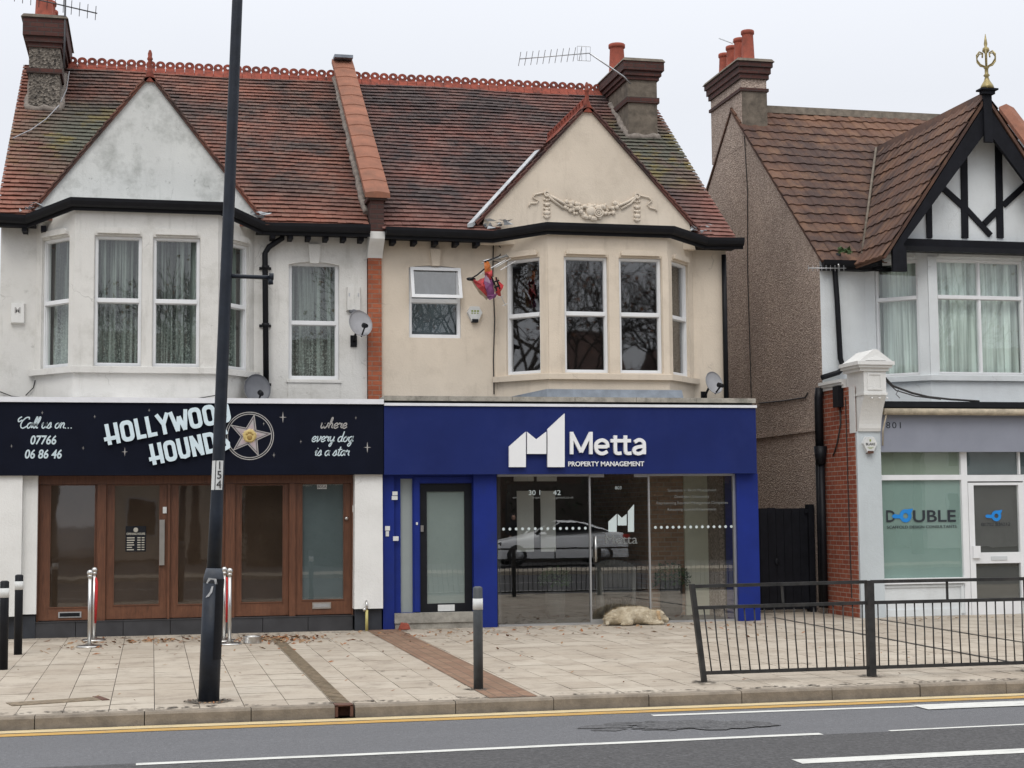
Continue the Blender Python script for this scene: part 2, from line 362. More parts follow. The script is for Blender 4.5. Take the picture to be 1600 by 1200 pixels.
# ------------------------------------------------------------------ mesh builder
class MB:
    def __init__(s): s.v = []; s.f = []; s.t = []; s.mi = []; s.M = None; s.tint = 0.5; s.cur = 0; s.smooth = False; s.sm = []
    def av(s, p):
        p = Vector(p); s.v.append(s.M @ p if s.M else p); return len(s.v)-1
    def af(s, ids): s.f.append(tuple(ids)); s.t.append(s.tint); s.mi.append(s.cur); s.sm.append(s.smooth)
    def poly(s, pts): s.af([s.av(p) for p in pts])
    def box(s, x0, x1, y0, y1, z0, z1):
        if x0 > x1: x0, x1 = x1, x0
        if y0 > y1: y0, y1 = y1, y0
        if z0 > z1: z0, z1 = z1, z0
        i = [s.av((x, y, z)) for z in (z0, z1) for y in (y0, y1) for x in (x0, x1)]
        for q in ((0, 2, 3, 1), (4, 5, 7, 6), (0, 1, 5, 4), (2, 6, 7, 3), (0, 4, 6, 2), (1, 3, 7, 5)): s.af([i[k] for k in q])
    def hexa(s, b4, t4):   # bottom ring of points, top ring of points
        n = len(b4); i = [s.av(p) for p in b4]; j = [s.av(p) for p in t4]
        s.af(i[::-1]); s.af(j)
        for k in range(n): s.af((i[k], i[(k+1) % n], j[(k+1) % n], j[k]))
    def prism(s, poly2, d0, d1, plane='uv'):   # local polygon in (x,z), extruded along y
        s.hexa([(x, d0, z) for x, z in poly2], [(x, d1, z) for x, z in poly2])
    def tube(s, path, r, n=8, caps=True):
        path = [Vector(p) for p in path]; rs = r if isinstance(r, (list, tuple)) else [r]*len(path)
        rings = []; prev = None
        for k, p in enumerate(path):
            d = (path[min(k+1, len(path)-1)] - path[max(k-1, 0)]).normalized()
            if prev is None:
                a = d.cross(Vector((0, 0, 1)));
                if a.length < 1e-3: a = d.cross(Vector((1, 0, 0)))
                a.normalize()
            else:
                a = prev - d*prev.dot(d); a.normalize()
            prev = a; c = d.cross(a)
            rings.append([s.av(p + (a*math.cos(2*math.pi*j/n) + c*math.sin(2*math.pi*j/n))*rs[k]) for j in range(n)])
        sm = s.smooth; s.smooth = n > 5
        for A, B in zip(rings, rings[1:]):
            for j in range(n): s.af((A[j], A[(j+1) % n], B[(j+1) % n], B[j]))
        s.smooth = sm
        if caps: s.af(rings[0][::-1]); s.af(rings[-1])
    def lathe(s, prof, c, n=20, axis=None):   # profile [(r,z)] round vertical (or axis matrix)
        c = Vector(c); A = axis or Matrix.Identity(3); rings = []
        for r, z in prof: rings.append([s.av(c + A @ Vector((r*math.cos(2*math.pi*j/n), r*math.sin(2*math.pi*j/n), z))) for j in range(n)])
        sm = s.smooth; s.smooth = True
        for P, Q in zip(rings, rings[1:]):
            for j in range(n): s.af((P[j], P[(j+1) % n], Q[(j+1) % n], Q[j]))
        s.smooth = sm
        s.af(rings[0][::-1]); s.af(rings[-1])
    def ball(s, c, r, n=8, sq=(1, 1, 1)):
        prof = [(math.sin(math.pi*k/n), -math.cos(math.pi*k/n)) for k in range(1, n)]
        c = Vector(c); rings = []
        for a, z in prof: rings.append([s.av(c + Vector((r*sq[0]*a*math.cos(2*math.pi*j/n), r*sq[1]*a*math.sin(2*math.pi*j/n), r*sq[2]*z))) for j in range(n)])
        sm = s.smooth; s.smooth = True
        for P, Q in zip(rings, rings[1:]):
            for j in range(n): s.af((P[j], P[(j+1) % n], Q[(j+1) % n], Q[j]))
        s.af(rings[0][::-1]); s.af(rings[-1]); s.smooth = sm
    def ribbon(s, pts, w, d0, d1):   # a stroke of width w in the local x,z plane, from y=d0 to y=d1
        P = [Vector((p[0], p[1])) for p in pts]; Ls = []; Rs = []
        for k, p in enumerate(P):
            a = P[max(k-1, 0)]; c = P[min(k+1, len(P)-1)]
            if k in (0, len(P)-1): t = (c-a).normalized(); mit = 1
            else:
                t1 = (p-a).normalized(); t2 = (c-p).normalized(); t = (t1+t2)
                if t.length < 1e-3: t = t1
                t.normalize(); mit = min(1.8, 1/max(.3, t.dot(t1)))
            nn = Vector((-t.y, t.x))*w/2*mit; Ls.append(p+nn); Rs.append(p-nn)
        A = [[s.av((q.x, d, q.y)) for q in X] for d in (d0, d1) for X in (Ls, Rs)]
        for k in range(len(P)-1):
            l0, r0_, l1, r1 = A
            s.af((r1[k], r1[k+1], l1[k+1], l1[k])); s.af((l0[k], l0[k+1], l1[k+1], l1[k])); s.af((r0_[k], r1[k], r1[k+1], r0_[k+1])); s.af((l0[k], r0_[k], r0_[k+1], l0[k+1]))
        for k in (0, len(P)-1): s.af((A[0][k], A[1][k], A[3][k], A[2][k]))
    def ring(s, outer, inner, d0, d1):   # closed loops of equal length in local x,z
        n = len(outer); o0 = [s.av((x, d0, z)) for x, z in outer]; o1 = [s.av((x, d1, z)) for x, z in outer]
        i0 = [s.av((x, d0, z)) for x, z in inner]; i1 = [s.av((x, d1, z)) for x, z in inner]
        for k in range(n):
            j = (k+1) % n
            s.af((o1[k], o1[j], i1[j], i1[k])); s.af((o0[k], o0[j], o1[j], o1[k])); s.af((i0[k], i1[k], i1[j], i0[j])); s.af((o0[k], i0[k], i0[j], o0[j]))
    def build(s, name, mat, parent=None, tint=False, loc=None):
        o_ = org(parent) if parent else Vector(loc) if loc else Vector()
        me = bpy.data.meshes.new(name); me.from_pydata([tuple(p-o_) for p in s.v], [], s.f)
        for m in (mat if isinstance(mat, (list, tuple)) else [mat]): me.materials.append(MATS[m])
        me.polygons.foreach_set('material_index', s.mi); me.polygons.foreach_set('use_smooth', s.sm)
        if tint:
            a = me.attributes.new('tint', 'FLOAT', 'FACE'); a.data.foreach_set('value', s.t)
        me.update()
        bm = bmesh.new(); bm.from_mesh(me); bmesh.ops.recalc_face_normals(bm, faces=bm.faces); bm.to_mesh(me); bm.free()
        o = bpy.data.objects.new(name, me); COL.objects.link(o)
        if parent: o.parent = parent; ORG[o.name] = o_
        elif loc: o.location = loc; ORG[o.name] = o_
        return o
ORG = {}
def org(o): return ORG.get(o.name, Vector())
def thing(name, label, cat, loc, group=None):
    o = bpy.data.objects.new(name, None); COL.objects.link(o); o.location = loc; o.empty_display_size = .2
    ORG[o.name] = Vector(loc); o['label'] = label; o['category'] = cat
    if group: o['group'] = group
    return o
def tag(o, label, cat, group=None):
    o['label'] = label; o['category'] = cat
    if group: o['group'] = group
    return o
def struct(o): o['kind'] = 'structure'; return o
def bx(name, mat, parent, *b):
    m = MB(); m.box(*b); return m.build(name, mat, parent)

class Frame:     # a vertical plane: local x = along, local y = INTO the wall, local z = up
    def __init__(s, A, B):
        s.A = Vector((A[0], A[1], 0)); d = Vector((B[0], B[1], 0)) - s.A; s.len = d.length; s.u = d.normalized()
        s.n = Vector((-s.u.y, s.u.x, 0))     # into the wall when going left to right seen from the street
        s.M = Matrix(((s.u.x, s.n.x, 0, s.A.x), (s.u.y, s.n.y, 0, s.A.y), (0, 0, 1, 0), (0, 0, 0, 1)))
    def uw(s, px, py, v=0):
        d = ray(px, py); P0 = s.A + s.n*v; k = (P0-CP).dot(s.n)/d.dot(s.n); P = CP + d*k
        return ((P-s.A).dot(s.u), P.z)
    def rect(s, x0, y0, x1, y1, v=0):   # picture rectangle -> u0,u1,w0,w1
        xm, ym = (x0+x1)/2, (y0+y1)/2
        return s.uw(x0, ym, v)[0], s.uw(x1, ym, v)[0], s.uw(xm, y1, v)[1], s.uw(xm, y0, v)[1]
def front(Y): return Frame((0, Y), (1, Y))

def wall_holes(mb, u0, u1, w0, w1, holes, reveal):
    us = sorted({u0, u1, *[h[0] for h in holes], *[h[1] for h in holes]}); ws = sorted({w0, w1, *[h[2] for h in holes], *[h[3] for h in holes]})
    for a, b_ in zip(us, us[1:]):
        for c, d in zip(ws, ws[1:]):
            if any(h[0] <= (a+b_)/2 <= h[1] and h[2] <= (c+d)/2 <= h[3] for h in holes): continue
            mb.poly([(a, 0, c), (b_, 0, c), (b_, 0, d), (a, 0, d)])
    for a, b_, c, d in holes:
        r = reveal
        mb.poly([(a, 0, c), (a, r, c), (a, r, d), (a, 0, d)]); mb.poly([(b_, 0, c), (b_, 0, d), (b_, r, d), (b_, r, c)])
        mb.poly([(a, 0, d), (a, r, d), (b_, r, d), (b_, 0, d)]); mb.poly([(a, 0, c), (b_, 0, c), (b_, r, c), (a, r, c)])

def add_curtain(fr, u0, u1, w0, w1, v, mat, parent, folds=9, amp=.03, gap=None):
    m = MB(); m.M = fr.M; n = 72; m.smooth = True; ph = random.random()*6
    cols = []
    for k in range(n+1):
        t = k/n; a = amp*math.sin(t*folds*6.283+ph+1.3*math.sin(t*9+ph)); cols.append((m.av((u0+(u1-u0)*t, v+a, w0)), m.av((u0+(u1-u0)*t, v+a*.6, w1))))
    for k, (p, q_) in enumerate(zip(cols, cols[1:])):
        t = (k+.5)/n
        if gap and gap[0] < t < gap[1]: continue
        m.af((p[0], q_[0], q_[1], p[1]))
    return m.build('curtain', mat, parent)

def window(parent, fr, u0, u1, w0, w1, rec, hbars=(), vbars=(), fw=.036, gl='glass', cur=None, fmat='upvc', name='window', folds=9, curv=.12, sash=True, gap=None):
    m = MB(); m.M = fr.M; f0, f1 = rec-.055, rec+.03
    m.box(u0+.002, u0+fw, f0, f1, w0+.002, w1-.002); m.box(u1-fw, u1-.002, f0, f1, w0+.002, w1-.002)
    m.box(u0+fw, u1-fw, f0+.003, f1, w0+.002, w0+fw*1.15); m.box(u0+fw, u1-fw, f0+.003, f1, w1-fw, w1-.002)
    for h in hbars: m.box(u0+fw, u1-fw, f0-.012, f1, h-.027, h+.027)
    hs = [w0+fw*1.15] + [x for h in sorted(hbars) for x in (h-.027, h+.027)] + [w1-fw]
    for vb in vbars:
        for a, c in zip(hs[::2], hs[1::2]): m.box(vb-fw*.5, vb+fw*.5, f0+.004, f1, a, c)
    if sash:      # thinner inner beads round each light
        vs = [u0+fw] + [x for q_ in sorted(vbars) for x in (q_-fw*.5, q_+fw*.5)] + [u1-fw]
        for a, c in zip(hs[::2], hs[1::2]):
            for p, q_ in zip(vs[::2], vs[1::2]):
                e_ = .011
                m.box(p, p+e_, f0+.02, f1, a, c); m.box(q_-e_, q_, f0+.02, f1, a, c); m.box(p+e_, q_-e_, f0+.021, f1, a, a+e_); m.box(p+e_, q_-e_, f0+.021, f1, c-e_, c)
    o = m.build(name, fmat, parent)
    g = MB(); g.M = fr.M; g.poly([(u0+fw*.6, rec, w0+fw*.6), (u1-fw*.6, rec, w0+fw*.6), (u1-fw*.6, rec, w1-fw*.6), (u0+fw*.6, rec, w1-fw*.6)])
    g.build('pane', gl, o)
    if cur: add_curtain(fr, u0+.01, u1-.01, w0+.01, w1-.01, rec+curv, cur, o, folds, gap=gap)
    return o

def roof_tiles(m, O, ud, sd_, width, length, tw, gauge, nv, clip=None, lift=.031, roll=False, yjit=.006):
    O, ud, sd_, nv = Vector(O), Vector(ud).normalized(), Vector(sd_).normalized(), Vector(nv).normalized()
    rows = int(length/gauge)+1
    wob = [random.uniform(-.006, .006) for _ in range(200)]
    for r in range(rows):
        s0 = r*gauge; s1 = min(s0+gauge*1.12, length); off = (r % 2)*tw*.5 if not roll else 0
        n = int(width/tw)+2
        for k in range(-1, n):
            a, c = max(0, k*tw+off), min(width, (k+1)*tw+off-.003)
            if c-a < .02: continue
            if clip and not clip((a+c)/2, s0+gauge*.5): continue
            m.tint = random.random(); dl = random.uniform(-.004, .004) + wob[r]*.5; js = random.uniform(-yjit, yjit) if r else 0
            sk = random.uniform(-.004, .004)
            sag = .012*math.sin(a*1.7+r*.13)
            def P(u_, s_, h): return O + ud*u_ + sd_*s_ + nv*(h+sag)
            if not roll:
                p = [m.av(P(a, s0+js-sk, lift+dl)), m.av(P(c, s0+js+sk, lift+dl)), m.av(P(c, s1, .004)), m.av(P(a, s1, .004)),
                     m.av(P(a, s0+js-sk+.004, lift+dl-.017)), m.av(P(c, s0+js+sk+.004, lift+dl-.015))]
                m.af((p[0], p[1], p[2], p[3])); m.af((p[4], p[5], p[1], p[0])); p += [m.av(P(c, s1, -.010)), m.av(P(a, s1, -.010))]; m.af((p[4], p[5], p[6], p[7])); m.af((p[0], p[3], p[7], p[4])); m.af((p[1], p[5], p[6], p[2]))
            else:
                prof = [(0, .0), (.14, .012), (.3, .016), (.46, .012), (.6, .0), (1, .0)]
                t0 = []; t1 = []; t2 = []
                for fx, h in prof:
                    uu = a+(c-a)*fx
                    t0.append(m.av(P(uu, s0+js, lift+h+dl))); t1.append(m.av(P(uu, s1, h+.006))); t2.append(m.av(P(uu, s0+js, -.004)))
                for j in range(len(prof)-1):
                    m.af((t0[j], t0[j+1], t1[j+1], t1[j])); m.af((t2[j], t2[j+1], t0[j+1], t0[j]))

def text(body, cx, z, size, mat, parent, Y, depth=.004, name='lettering', align='CENTER', shear=0, bold=0, sx=1, rot=0, spacing=1, frame=None):
    c = bpy.data.curves.new('txt', 'FONT'); c.body = body; c.size = size; c.align_x = align; c.align_y = 'BOTTOM_BASELINE'; c.shear = shear; c.offset = bold; c.extrude = depth/2; c.space_character = spacing; c.resolution_u = 4
    o = bpy.data.objects.new('txt', c); COL.objects.link(o); dg = bpy.context.evaluated_depsgraph_get()
    me = bpy.data.meshes.new_from_object(o.evaluated_get(dg)); bpy.data.objects.remove(o); bpy.data.curves.remove(c)
    T = Matrix.Translation(Vector((cx, Y, z)) - org(parent)) @ Matrix.Rotation(-math.radians(rot), 4, 'Y') @ Matrix.Rotation(math.pi/2, 4, 'X') @ Matrix.Diagonal((sx, 1, 1, 1))
    me.transform(T); me.name = name; me.materials.clear(); me.materials.append(MATS[mat])
    ob = bpy.data.objects.new(name, me); COL.objects.link(ob); ob.parent = parent; ORG[ob.name] = org(parent)
    return ob

def blob(name, balls, mat, parent, voxel=.02, smooth=6, loc=None, disp=0):
    m = MB()
    for c, r, sq in balls: m.ball(c, r, 10, sq)
    o = m.build(name, mat, parent, loc=loc)
    rm = o.modifiers.new('r', 'REMESH'); rm.mode = 'VOXEL'; rm.voxel_size = voxel
    sm = o.modifiers.new('s', 'SMOOTH'); sm.iterations = smooth; sm.factor = .5
    dg = bpy.context.evaluated_depsgraph_get(); me = bpy.data.meshes.new_from_object(o.evaluated_get(dg)); o.modifiers.clear()
    old = o.data; o.data = me; bpy.data.meshes.remove(old)
    if disp:
        for v in me.vertices: v.co += v.normal*random.uniform(-disp, disp)
    for p in me.polygons: p.use_smooth = True
    return o
def limb(p0, p1, r0_, r1, n=7):
    p0, p1 = Vector(p0), Vector(p1); return [(p0.lerp(p1, k/n), r0_+(r1-r0_)*k/n, (1, 1, 1)) for k in range(n+1)]

def catmull(pts, n=4):
    if len(pts) < 3: return pts
    P = [pts[0]]+list(pts)+[pts[-1]]; out = []
    for i in range(1, len(P)-2):
        for k in range(n):
            t = k/n; a, b_, c, d = P[i-1], P[i], P[i+1], P[i+2]
            out.append(tuple(.5*((2*b_[j])+(-a[j]+c[j])*t+(2*a[j]-5*b_[j]+4*c[j]-d[j])*t*t+(-a[j]+3*b_[j]-3*c[j]+d[j])*t**3) for j in (0, 1)))
    out.append(tuple(pts[-1])); return out
HAND = {
 'C': ([[(1.5, 1.6), (1.35, 2.0), (.8, 1.85), (.35, 1.1), (.4, .3), (.85, 0), (1.45, .4)], [(.35, 1.5), (-.2, 1.2), (-.35, 1.7), (.1, 2.1)]], 1.4),
 'a': ([[(.8, .75), (.55, 1), (.2, .8), (.1, .35), (.35, 0), (.65, .3), (.8, .95), (.78, .3), (1, .05)]], .98),
 'l': ([[(0, .15), (.42, 1.2), (.48, 1.95), (.3, 2), (.18, 1), (.26, .1), (.52, .12)]], .5),
 'u': ([[(.02, .6), (.15, 1), (.12, .3), (.4, 0), (.75, .4), (.8, 1), (.78, .3), (1, .05)]], .98),
 's': ([[(0, .1), (.42, 1.05), (.6, .5), (.45, .02), (.12, .08)], [(.45, .02), (.8, .3)]], .75),
 'o': ([[(.5, 1), (.15, .7), (.15, .2), (.45, 0), (.75, .3), (.7, .8), (.5, 1), (.75, .82), (.95, .9)]], .9),
 'n': ([[(.02, .7), (.15, 1), (.15, 0)], [(.15, .5), (.45, 1), (.65, .8), (.65, .2), (.88, .05)]], .88),
 'w': ([[(.02, .8), (.12, .95), (.1, .3), (.3, 0), (.55, .4), (.6, .95), (.6, .3), (.8, 0), (1.1, .5), (1.15, 1), (1.35, .85)]], 1.3),
 'h': ([[(0, .2), (.4, 1.3), (.45, 2), (.25, 1.9), (.15, 0)], [(.15, .5), (.45, 1), (.65, .8), (.65, .2), (.88, .05)]], .88),
 'e': ([[(.08, .38), (.6, .55), (.65, .9), (.4, 1), (.12, .6), (.2, .1), (.5, 0), (.85, .3)]], .8),
 'r': ([[(.02, .7), (.15, 1.05), (.3, .85), (.55, .9), (.5, .3), (.75, .05)]], .7),
 'v': ([[(.02, .8), (.18, .95), (.28, 0), (.68, .6), (.65, 1), (.9, .85)]], .82),
 'y': ([[(.02, .8), (.15, .95), (.15, .35), (.4, .1), (.75, .5)], [(.8, 1), (.72, 0), (.5, -.9), (.25, -.7), (.6, -.1), (1, .2)]], .95),
 'd': ([[(.75, .8), (.5, 1), (.15, .7), (.15, .15), (.45, 0), (.7, .4), (.85, 2)], [(.8, 1.2), (.76, .2), (1, .05)]], .98),
 'g': ([[(.75, .8), (.5, 1), (.15, .7), (.2, .15), (.5, .05), (.72, .5), (.8, 1), (.7, -.4), (.45, -.9), (.2, -.6), (.6, -.1), (1, .2)]], .95),
 'i': ([[(.02, .6), (.2, 1), (.18, .2), (.45, .05)], [(.3, 1.35), (.34, 1.5)]], .48),
 't': ([[(.38, 1.75), (.25, .3), (.45, .02), (.7, .2)], [(0, 1.15), (.75, 1.25)]], .62),
 '.': ([[(.1, .0), (.24, .1)]], .5), ' ': ([], .55)}
def script(body, x, z, xh, width, mat, parent, Y, name='lettering', shear=.28, wt=.17):
    adv = sum(HAND[ch][1] for ch in body); sx = width/(adv*xh); m = MB(); cx = 0; lay = 0
    for ch in body:
        strokes, a = HAND[ch]
        for st in strokes:
            pts = [(x+(cx+p[0])*xh*sx+p[1]*xh*shear, z+p[1]*xh) for p in catmull(st)]
            lay += .0002; m.ribbon(pts, wt*xh, Y, Y-.004-lay)
        cx += a
    return m.build(name, mat, parent)

# ------------------------------------------------------------------ ground, road, pavement
ZR = -.11
m = MB(); m.poly([(-300, -300, ZR-.3), (300, -300, ZR-.3), (300, 400, ZR-.3), (-300, 400, ZR-.3)]); struct(m.build('ground', 'asphalt_smooth'))
m = MB(); m.poly([(-60, 12.2, ZR), (60, 12.2, ZR), (60, 14.34, ZR), (-60, 14.34, ZR)])
m.cur = 1; m.poly([(-60, 1.6, ZR), (60, 1.6, ZR), (60, 12.2, ZR), (-60, 12.2, ZR)]); struct(m.build('road', ['asphalt_smooth', 'asphalt_coarse']))
KY = 14.36
m = MB(); SX0, SX1, SY0, SY1 = -5.06, 17.28, KY+.15, 25.0
m.box(-60, SX0, SY0, 45, -.35, 0); m.box(SX1, 60, SY0, 45, -.35, 0); m.box(SX0, SX1, SY1, 45, -.35, 0); m.cur = 1; m.box(SX0, SX1, SY0, SY1, -.35, -.010)
m.cur = 2; nc = 57; cw = (SX1-SX0)/nc
for i in range(nc):
    y = SY0-random.uniform(0, .15); j = 0
    while y < SY1-.05:
        y1 = min(SY1, y+.60+random.uniform(-.004, .004)); x_a, x_b = SX0+i*cw+.0035, SX0+(i+1)*cw-.0035; m.tint = random.random()
        z_ = [random.uniform(-.0035, .0025) for _ in range(4)]; ya, yb = max(y+.006, SY0+.002), y1-.006; c4 = [(x_a, ya), (x_b, ya), (x_b, yb), (x_a, yb)]
        m.hexa([(a, c, -.03) for a, c in c4], [(a, c, h) for (a, c), h in zip(c4, z_)]); y = y1
struct(m.build('pavement', ['paving_slabs', 'kerb_joint', 'slab_stone'], tint=True))
m = MB(); x = -60.0
kx = [-1.02, .0, .95]
ks = sorted([onZ(px, 1100)[0] for px in (54, 220, 382)])
xs = [-60 + .0]
k0 = onY(54, 1125, KY).x; pitch = .915
xs = [k0 + pitch*i for i in range(-60, 64)]
dX0, dX1 = 1.60, 1.77        # the drain's outlet breaks the kerb
for a, c in zip(xs, xs[1:]):
    segs = [(a+.004, c-.004)]
    if a < dX1 and c > dX0: segs = [(a+.004, dX0), (dX1, c-.004)]
    for p, q_ in segs:
        if q_-p < .02: continue
        dz = random.uniform(-.004, .004); dy = random.uniform(-.006, .006)
        P = [(KY+dy, -.34), (KY+dy, -.018+dz), (KY+.018+dy, .002+dz), (KY+.149, .002+dz), (KY+.149, -.34)]
        m.hexa([(p, y, z) for y, z in P], [(q_, y, z) for y, z in P])
struct(m.build('kerb', 'kerb_stone'))
m = MB(); m.poly([(3.04, KY+.15, .006), (3.50, KY+.15, .006), (3.55, 23.46, .006), (3.08, 23.46, .006)]); struct(m.build('brick_paving_strip', 'paver_brick'))
# surface joints that cross the forecourt
m = MB()
for pts in ([(9.62, 24.0), (9.25, 16.0)], [(10.96, 23.0), (10.75, 18.0)]):
    (xa, ya), (xb, yb) = pts; m.poly([(xa, ya, .0065), (xa+.05, ya, .0065), (xb+.05, yb, .0065), (xb, yb, .0065)])
struct(m.build('forecourt_joints', 'kerb_joint'))
# markings
m = MB()
def strip(x0, y0, x1, y1, w, cur, z=ZR+.004, wob=.008, seg=.5):
    n = max(2, int(abs(x1-x0)/seg)); m.cur = cur; up = []; lo = []
    for k in range(n+1):
        t = k/n; xx = x0+(x1-x0)*t; yy = y0+(y1-y0)*t + random.uniform(-wob, wob)
        up.append(m.av((xx, yy+w/2, z))); lo.append(m.av((xx, yy-w/2, z)))
    for k in range(n): m.af((lo[k], lo[k+1], up[k+1], up[k]))
strip(-40, 14.215, 40, 14.225, .17, 1, wob=.006); strip(-40, 14.01, 40, 14.02, .16, 0, wob=.006)
strip(4.35, 13.72, 7.0, 13.66, .10, 2); strip(6.85, 13.56, 30, 13.38, .34, 2, ZR+.008)
strip(-.1, 12.13, 5.3, 12.22, .10, 2); strip(5.9, 12.22, 7.4, 12.27, .06, 2)
strip(4.55, 10.93, 12, 11.0, .20, 2); strip(-3.2, 10.7, -.9, 10.75, .14, 2)
for k in range(6): strip(-30+k*9, 6.9, -25+k*9, 6.9, .12, 2)
struct(m.build('road_markings', ['line_yellow', 'line_cream', 'line_white']))
# dark patch of broken surfacing beside the lane line
m = MB()
for k in range(70):
    c = onZ(random.gauss(1075, 48), random.gauss(1132, 3), ZR+.005+.00008*k); r_ = random.uniform(.03, .16); n_ = 9
    m.poly([c+Vector((r_*1.7*random.uniform(.6, 1)*math.cos(q_*6.283/n_), r_*random.uniform(.5, 1)*math.sin(q_*6.283/n_), 0)) for q_ in range(n_)])
struct(m.build('road_patch', 'asphalt_patch'))
m = MB(); m.box(-60, 60, -.8, 1.6, -.4, -.005); struct(m.build('far_pavement', 'paving_slabs'))
m = MB(); m.box(-60, 60, -40, -.8, -.4, -.06); struct(m.build('service_road', 'asphalt_coarse'))

# ------------------------------------------------------------------ the pair of houses
YW, YB, YF, YP = 24.4, 23.68, 23.3, 23.45
FWALL, FBAY = front(YW), front(YB)
SL = .78; EY, EZ = 24.08, 6.10
RY = 28.58; RZ = EZ + SL*(RY-EY)
def plz(Y): return EZ + SL*(Y-EY)
def sweep(m, path, prof):          # path: (x, y, z) left to right, prof: (outward, dz)
    P = [Vector((p[0], p[1])) for p in path]; rings = []
    for k, p in enumerate(P):
        a = (p-P[k-1]).normalized() if k else (P[1]-p).normalized(); c = (P[k+1]-p).normalized() if k < len(P)-1 else a
        t = (a+c).normalized(); nn = Vector((t.y, -t.x)); mit = 1/max(.4, t.dot(a))
        rings.append([m.av((p.x+nn.x*d*mit, p.y+nn.y*d*mit, path[k][2]+dz)) for d, dz in prof])
    n = len(prof)
    for A, B in zip(rings, rings[1:]):
        for j in range(n): m.af((A[j], A[(j+1) % n], B[(j+1) % n], B[j]))
    m.af(rings[0][::-1]); m.af(rings[-1])
GUT = [(0, -.17), (.025, -.17), (.03, -.10), (.07, -.125), (.115, -.10), (.135, -.05), (.14, 0), (0, 0)]

def bay(root, mat, wl, fl, fr_, wr, zb, sill_t, head_w, zt, fronts, diag, ztw, cur, gl, sillmat, mids, folds=9, gap=None, vb=()):
    """canted bay: three faces with openings, sill, hood moulds and windows"""
    FL, FR = Frame((wl, YW), (fl, YB)), Frame((fr_, YB), (wr, YW)); ln = FL.len
    m = MB(); dl, dr = (ln*diag[0], ln*diag[1]), (ln*(1-diag[1]), ln*(1-diag[0])); dz0, dz1 = diag[2], diag[3]
    m.M = FBAY.M; wall_holes(m, fl, fr_, zb, zt, fronts, .13)
    m.M = FL.M; wall_holes(m, 0, ln, zb, zt, [(dl[0], dl[1], dz0, dz1)], .13)
    m.M = FR.M; wall_holes(m, 0, ln, zb, zt, [(dr[0], dr[1], dz0, dz1)], .13)
    # lintel band and shallow hood moulds
    for Fm, ops, a, c in ((FBAY, fronts, fl, fr_), (FL, [(dl[0], dl[1], dz0, dz1)], 0, ln), (FR, [(dr[0], dr[1], dz0, dz1)], 0, ln)):
        m.M = Fm.M
        hz = dz1+.015; m.box(a-.006, c+.006, -.012, .02, hz+.01, hz+.05) if False else None
        for o in ops:
            u0, u1 = o[0]+.03, o[1]-.03; h0 = o[3]+.03
            m.prism([(u0, h0), (u1, h0), (u1, h0+.045), (u1-.05, h0+.085), (u0+.05, h0+.085), (u0, h0+.045)], -.05, .01)
        # corner pilaster strips stand a little proud
    m.M = FBAY.M
    for a, c in ((fl-.004, fronts[0][0]-.012), (fronts[-1][1]+.012, fr_+.004)):
        m.box(a, c, -.022, .01, sill_t, dz1+.03)
    for o, p in zip(fronts, fronts[1:]): m.box(o[1]+.012, p[0]-.012, -.022, .01, sill_t, dz1+.03)
    m.M = None
    b_ = m.build('bay_wall', mat, root)
    m = MB(); sweep(m, [(wl-.03, YW, sill_t), (fl, YB, sill_t), (fr_, YB, sill_t), (wr+.03, YW, sill_t)], [(-.12, -.095), (.065, -.095), (.07, -.01), (.0, .004), (-.12, .004)])
    m.build('bay_sill', sillmat, root)
    for o in fronts: window(root, FBAY, *o, .10, (mids[0],), vb, cur=cur, gl=gl, folds=folds, gap=gap)
    window(root, FL, dl[0], dl[1], dz0, dz1, .10, (mids[1],), cur=cur, gl=gl, folds=5, gap=gap)
    window(root, FR, dr[0], dr[1], dz0, dz1, .10, (mids[1],), cur=cur, gl=gl, folds=5, gap=gap)
    # flat lead roof of the bay and its gutter
    zg = ztw
    m = MB(); m.poly([(wl-.05, YW+.1, zg[0]-.02), (fl-.02, YB-.02, zg[1]-.02), (fr_+.02, YB-.02, zg[1]-.02), (wr+.05, YW+.1, zg[0]-.02)]); m.build('bay_roof', 'lead', root)

def keystone(m, u, w0, w1, h0, h1):
    m.hexa([(u-w0/2, -.05, h0), (u+w0/2, -.05, h0), (u+w0/2, .01, h0), (u-w0/2, .01, h0)], [(u-w1/2, -.05, h1), (u+w1/2, -.05, h1), (u+w1/2, .01, h1), (u-w1/2, .01, h1)])
def arch_corners(m, u0, u1, w1, rise, d0, d1):     # fills the top corners of an opening so that its head is a flat arch
    n = 8; pts = [(u0+(u1-u0)*k/n, w1-rise*(1-4*(k/n)*(1-k/n))) for k in range(n+1)]
    for a, c in zip(pts, pts[1:]):
        if w1-min(a[1], c[1]) < .004: continue
        m.prism([(a[0], w1+.001), (c[0], w1+.001), (c[0], c[1]-.0005), (a[0], a[1]-.0005)], d0, d1)

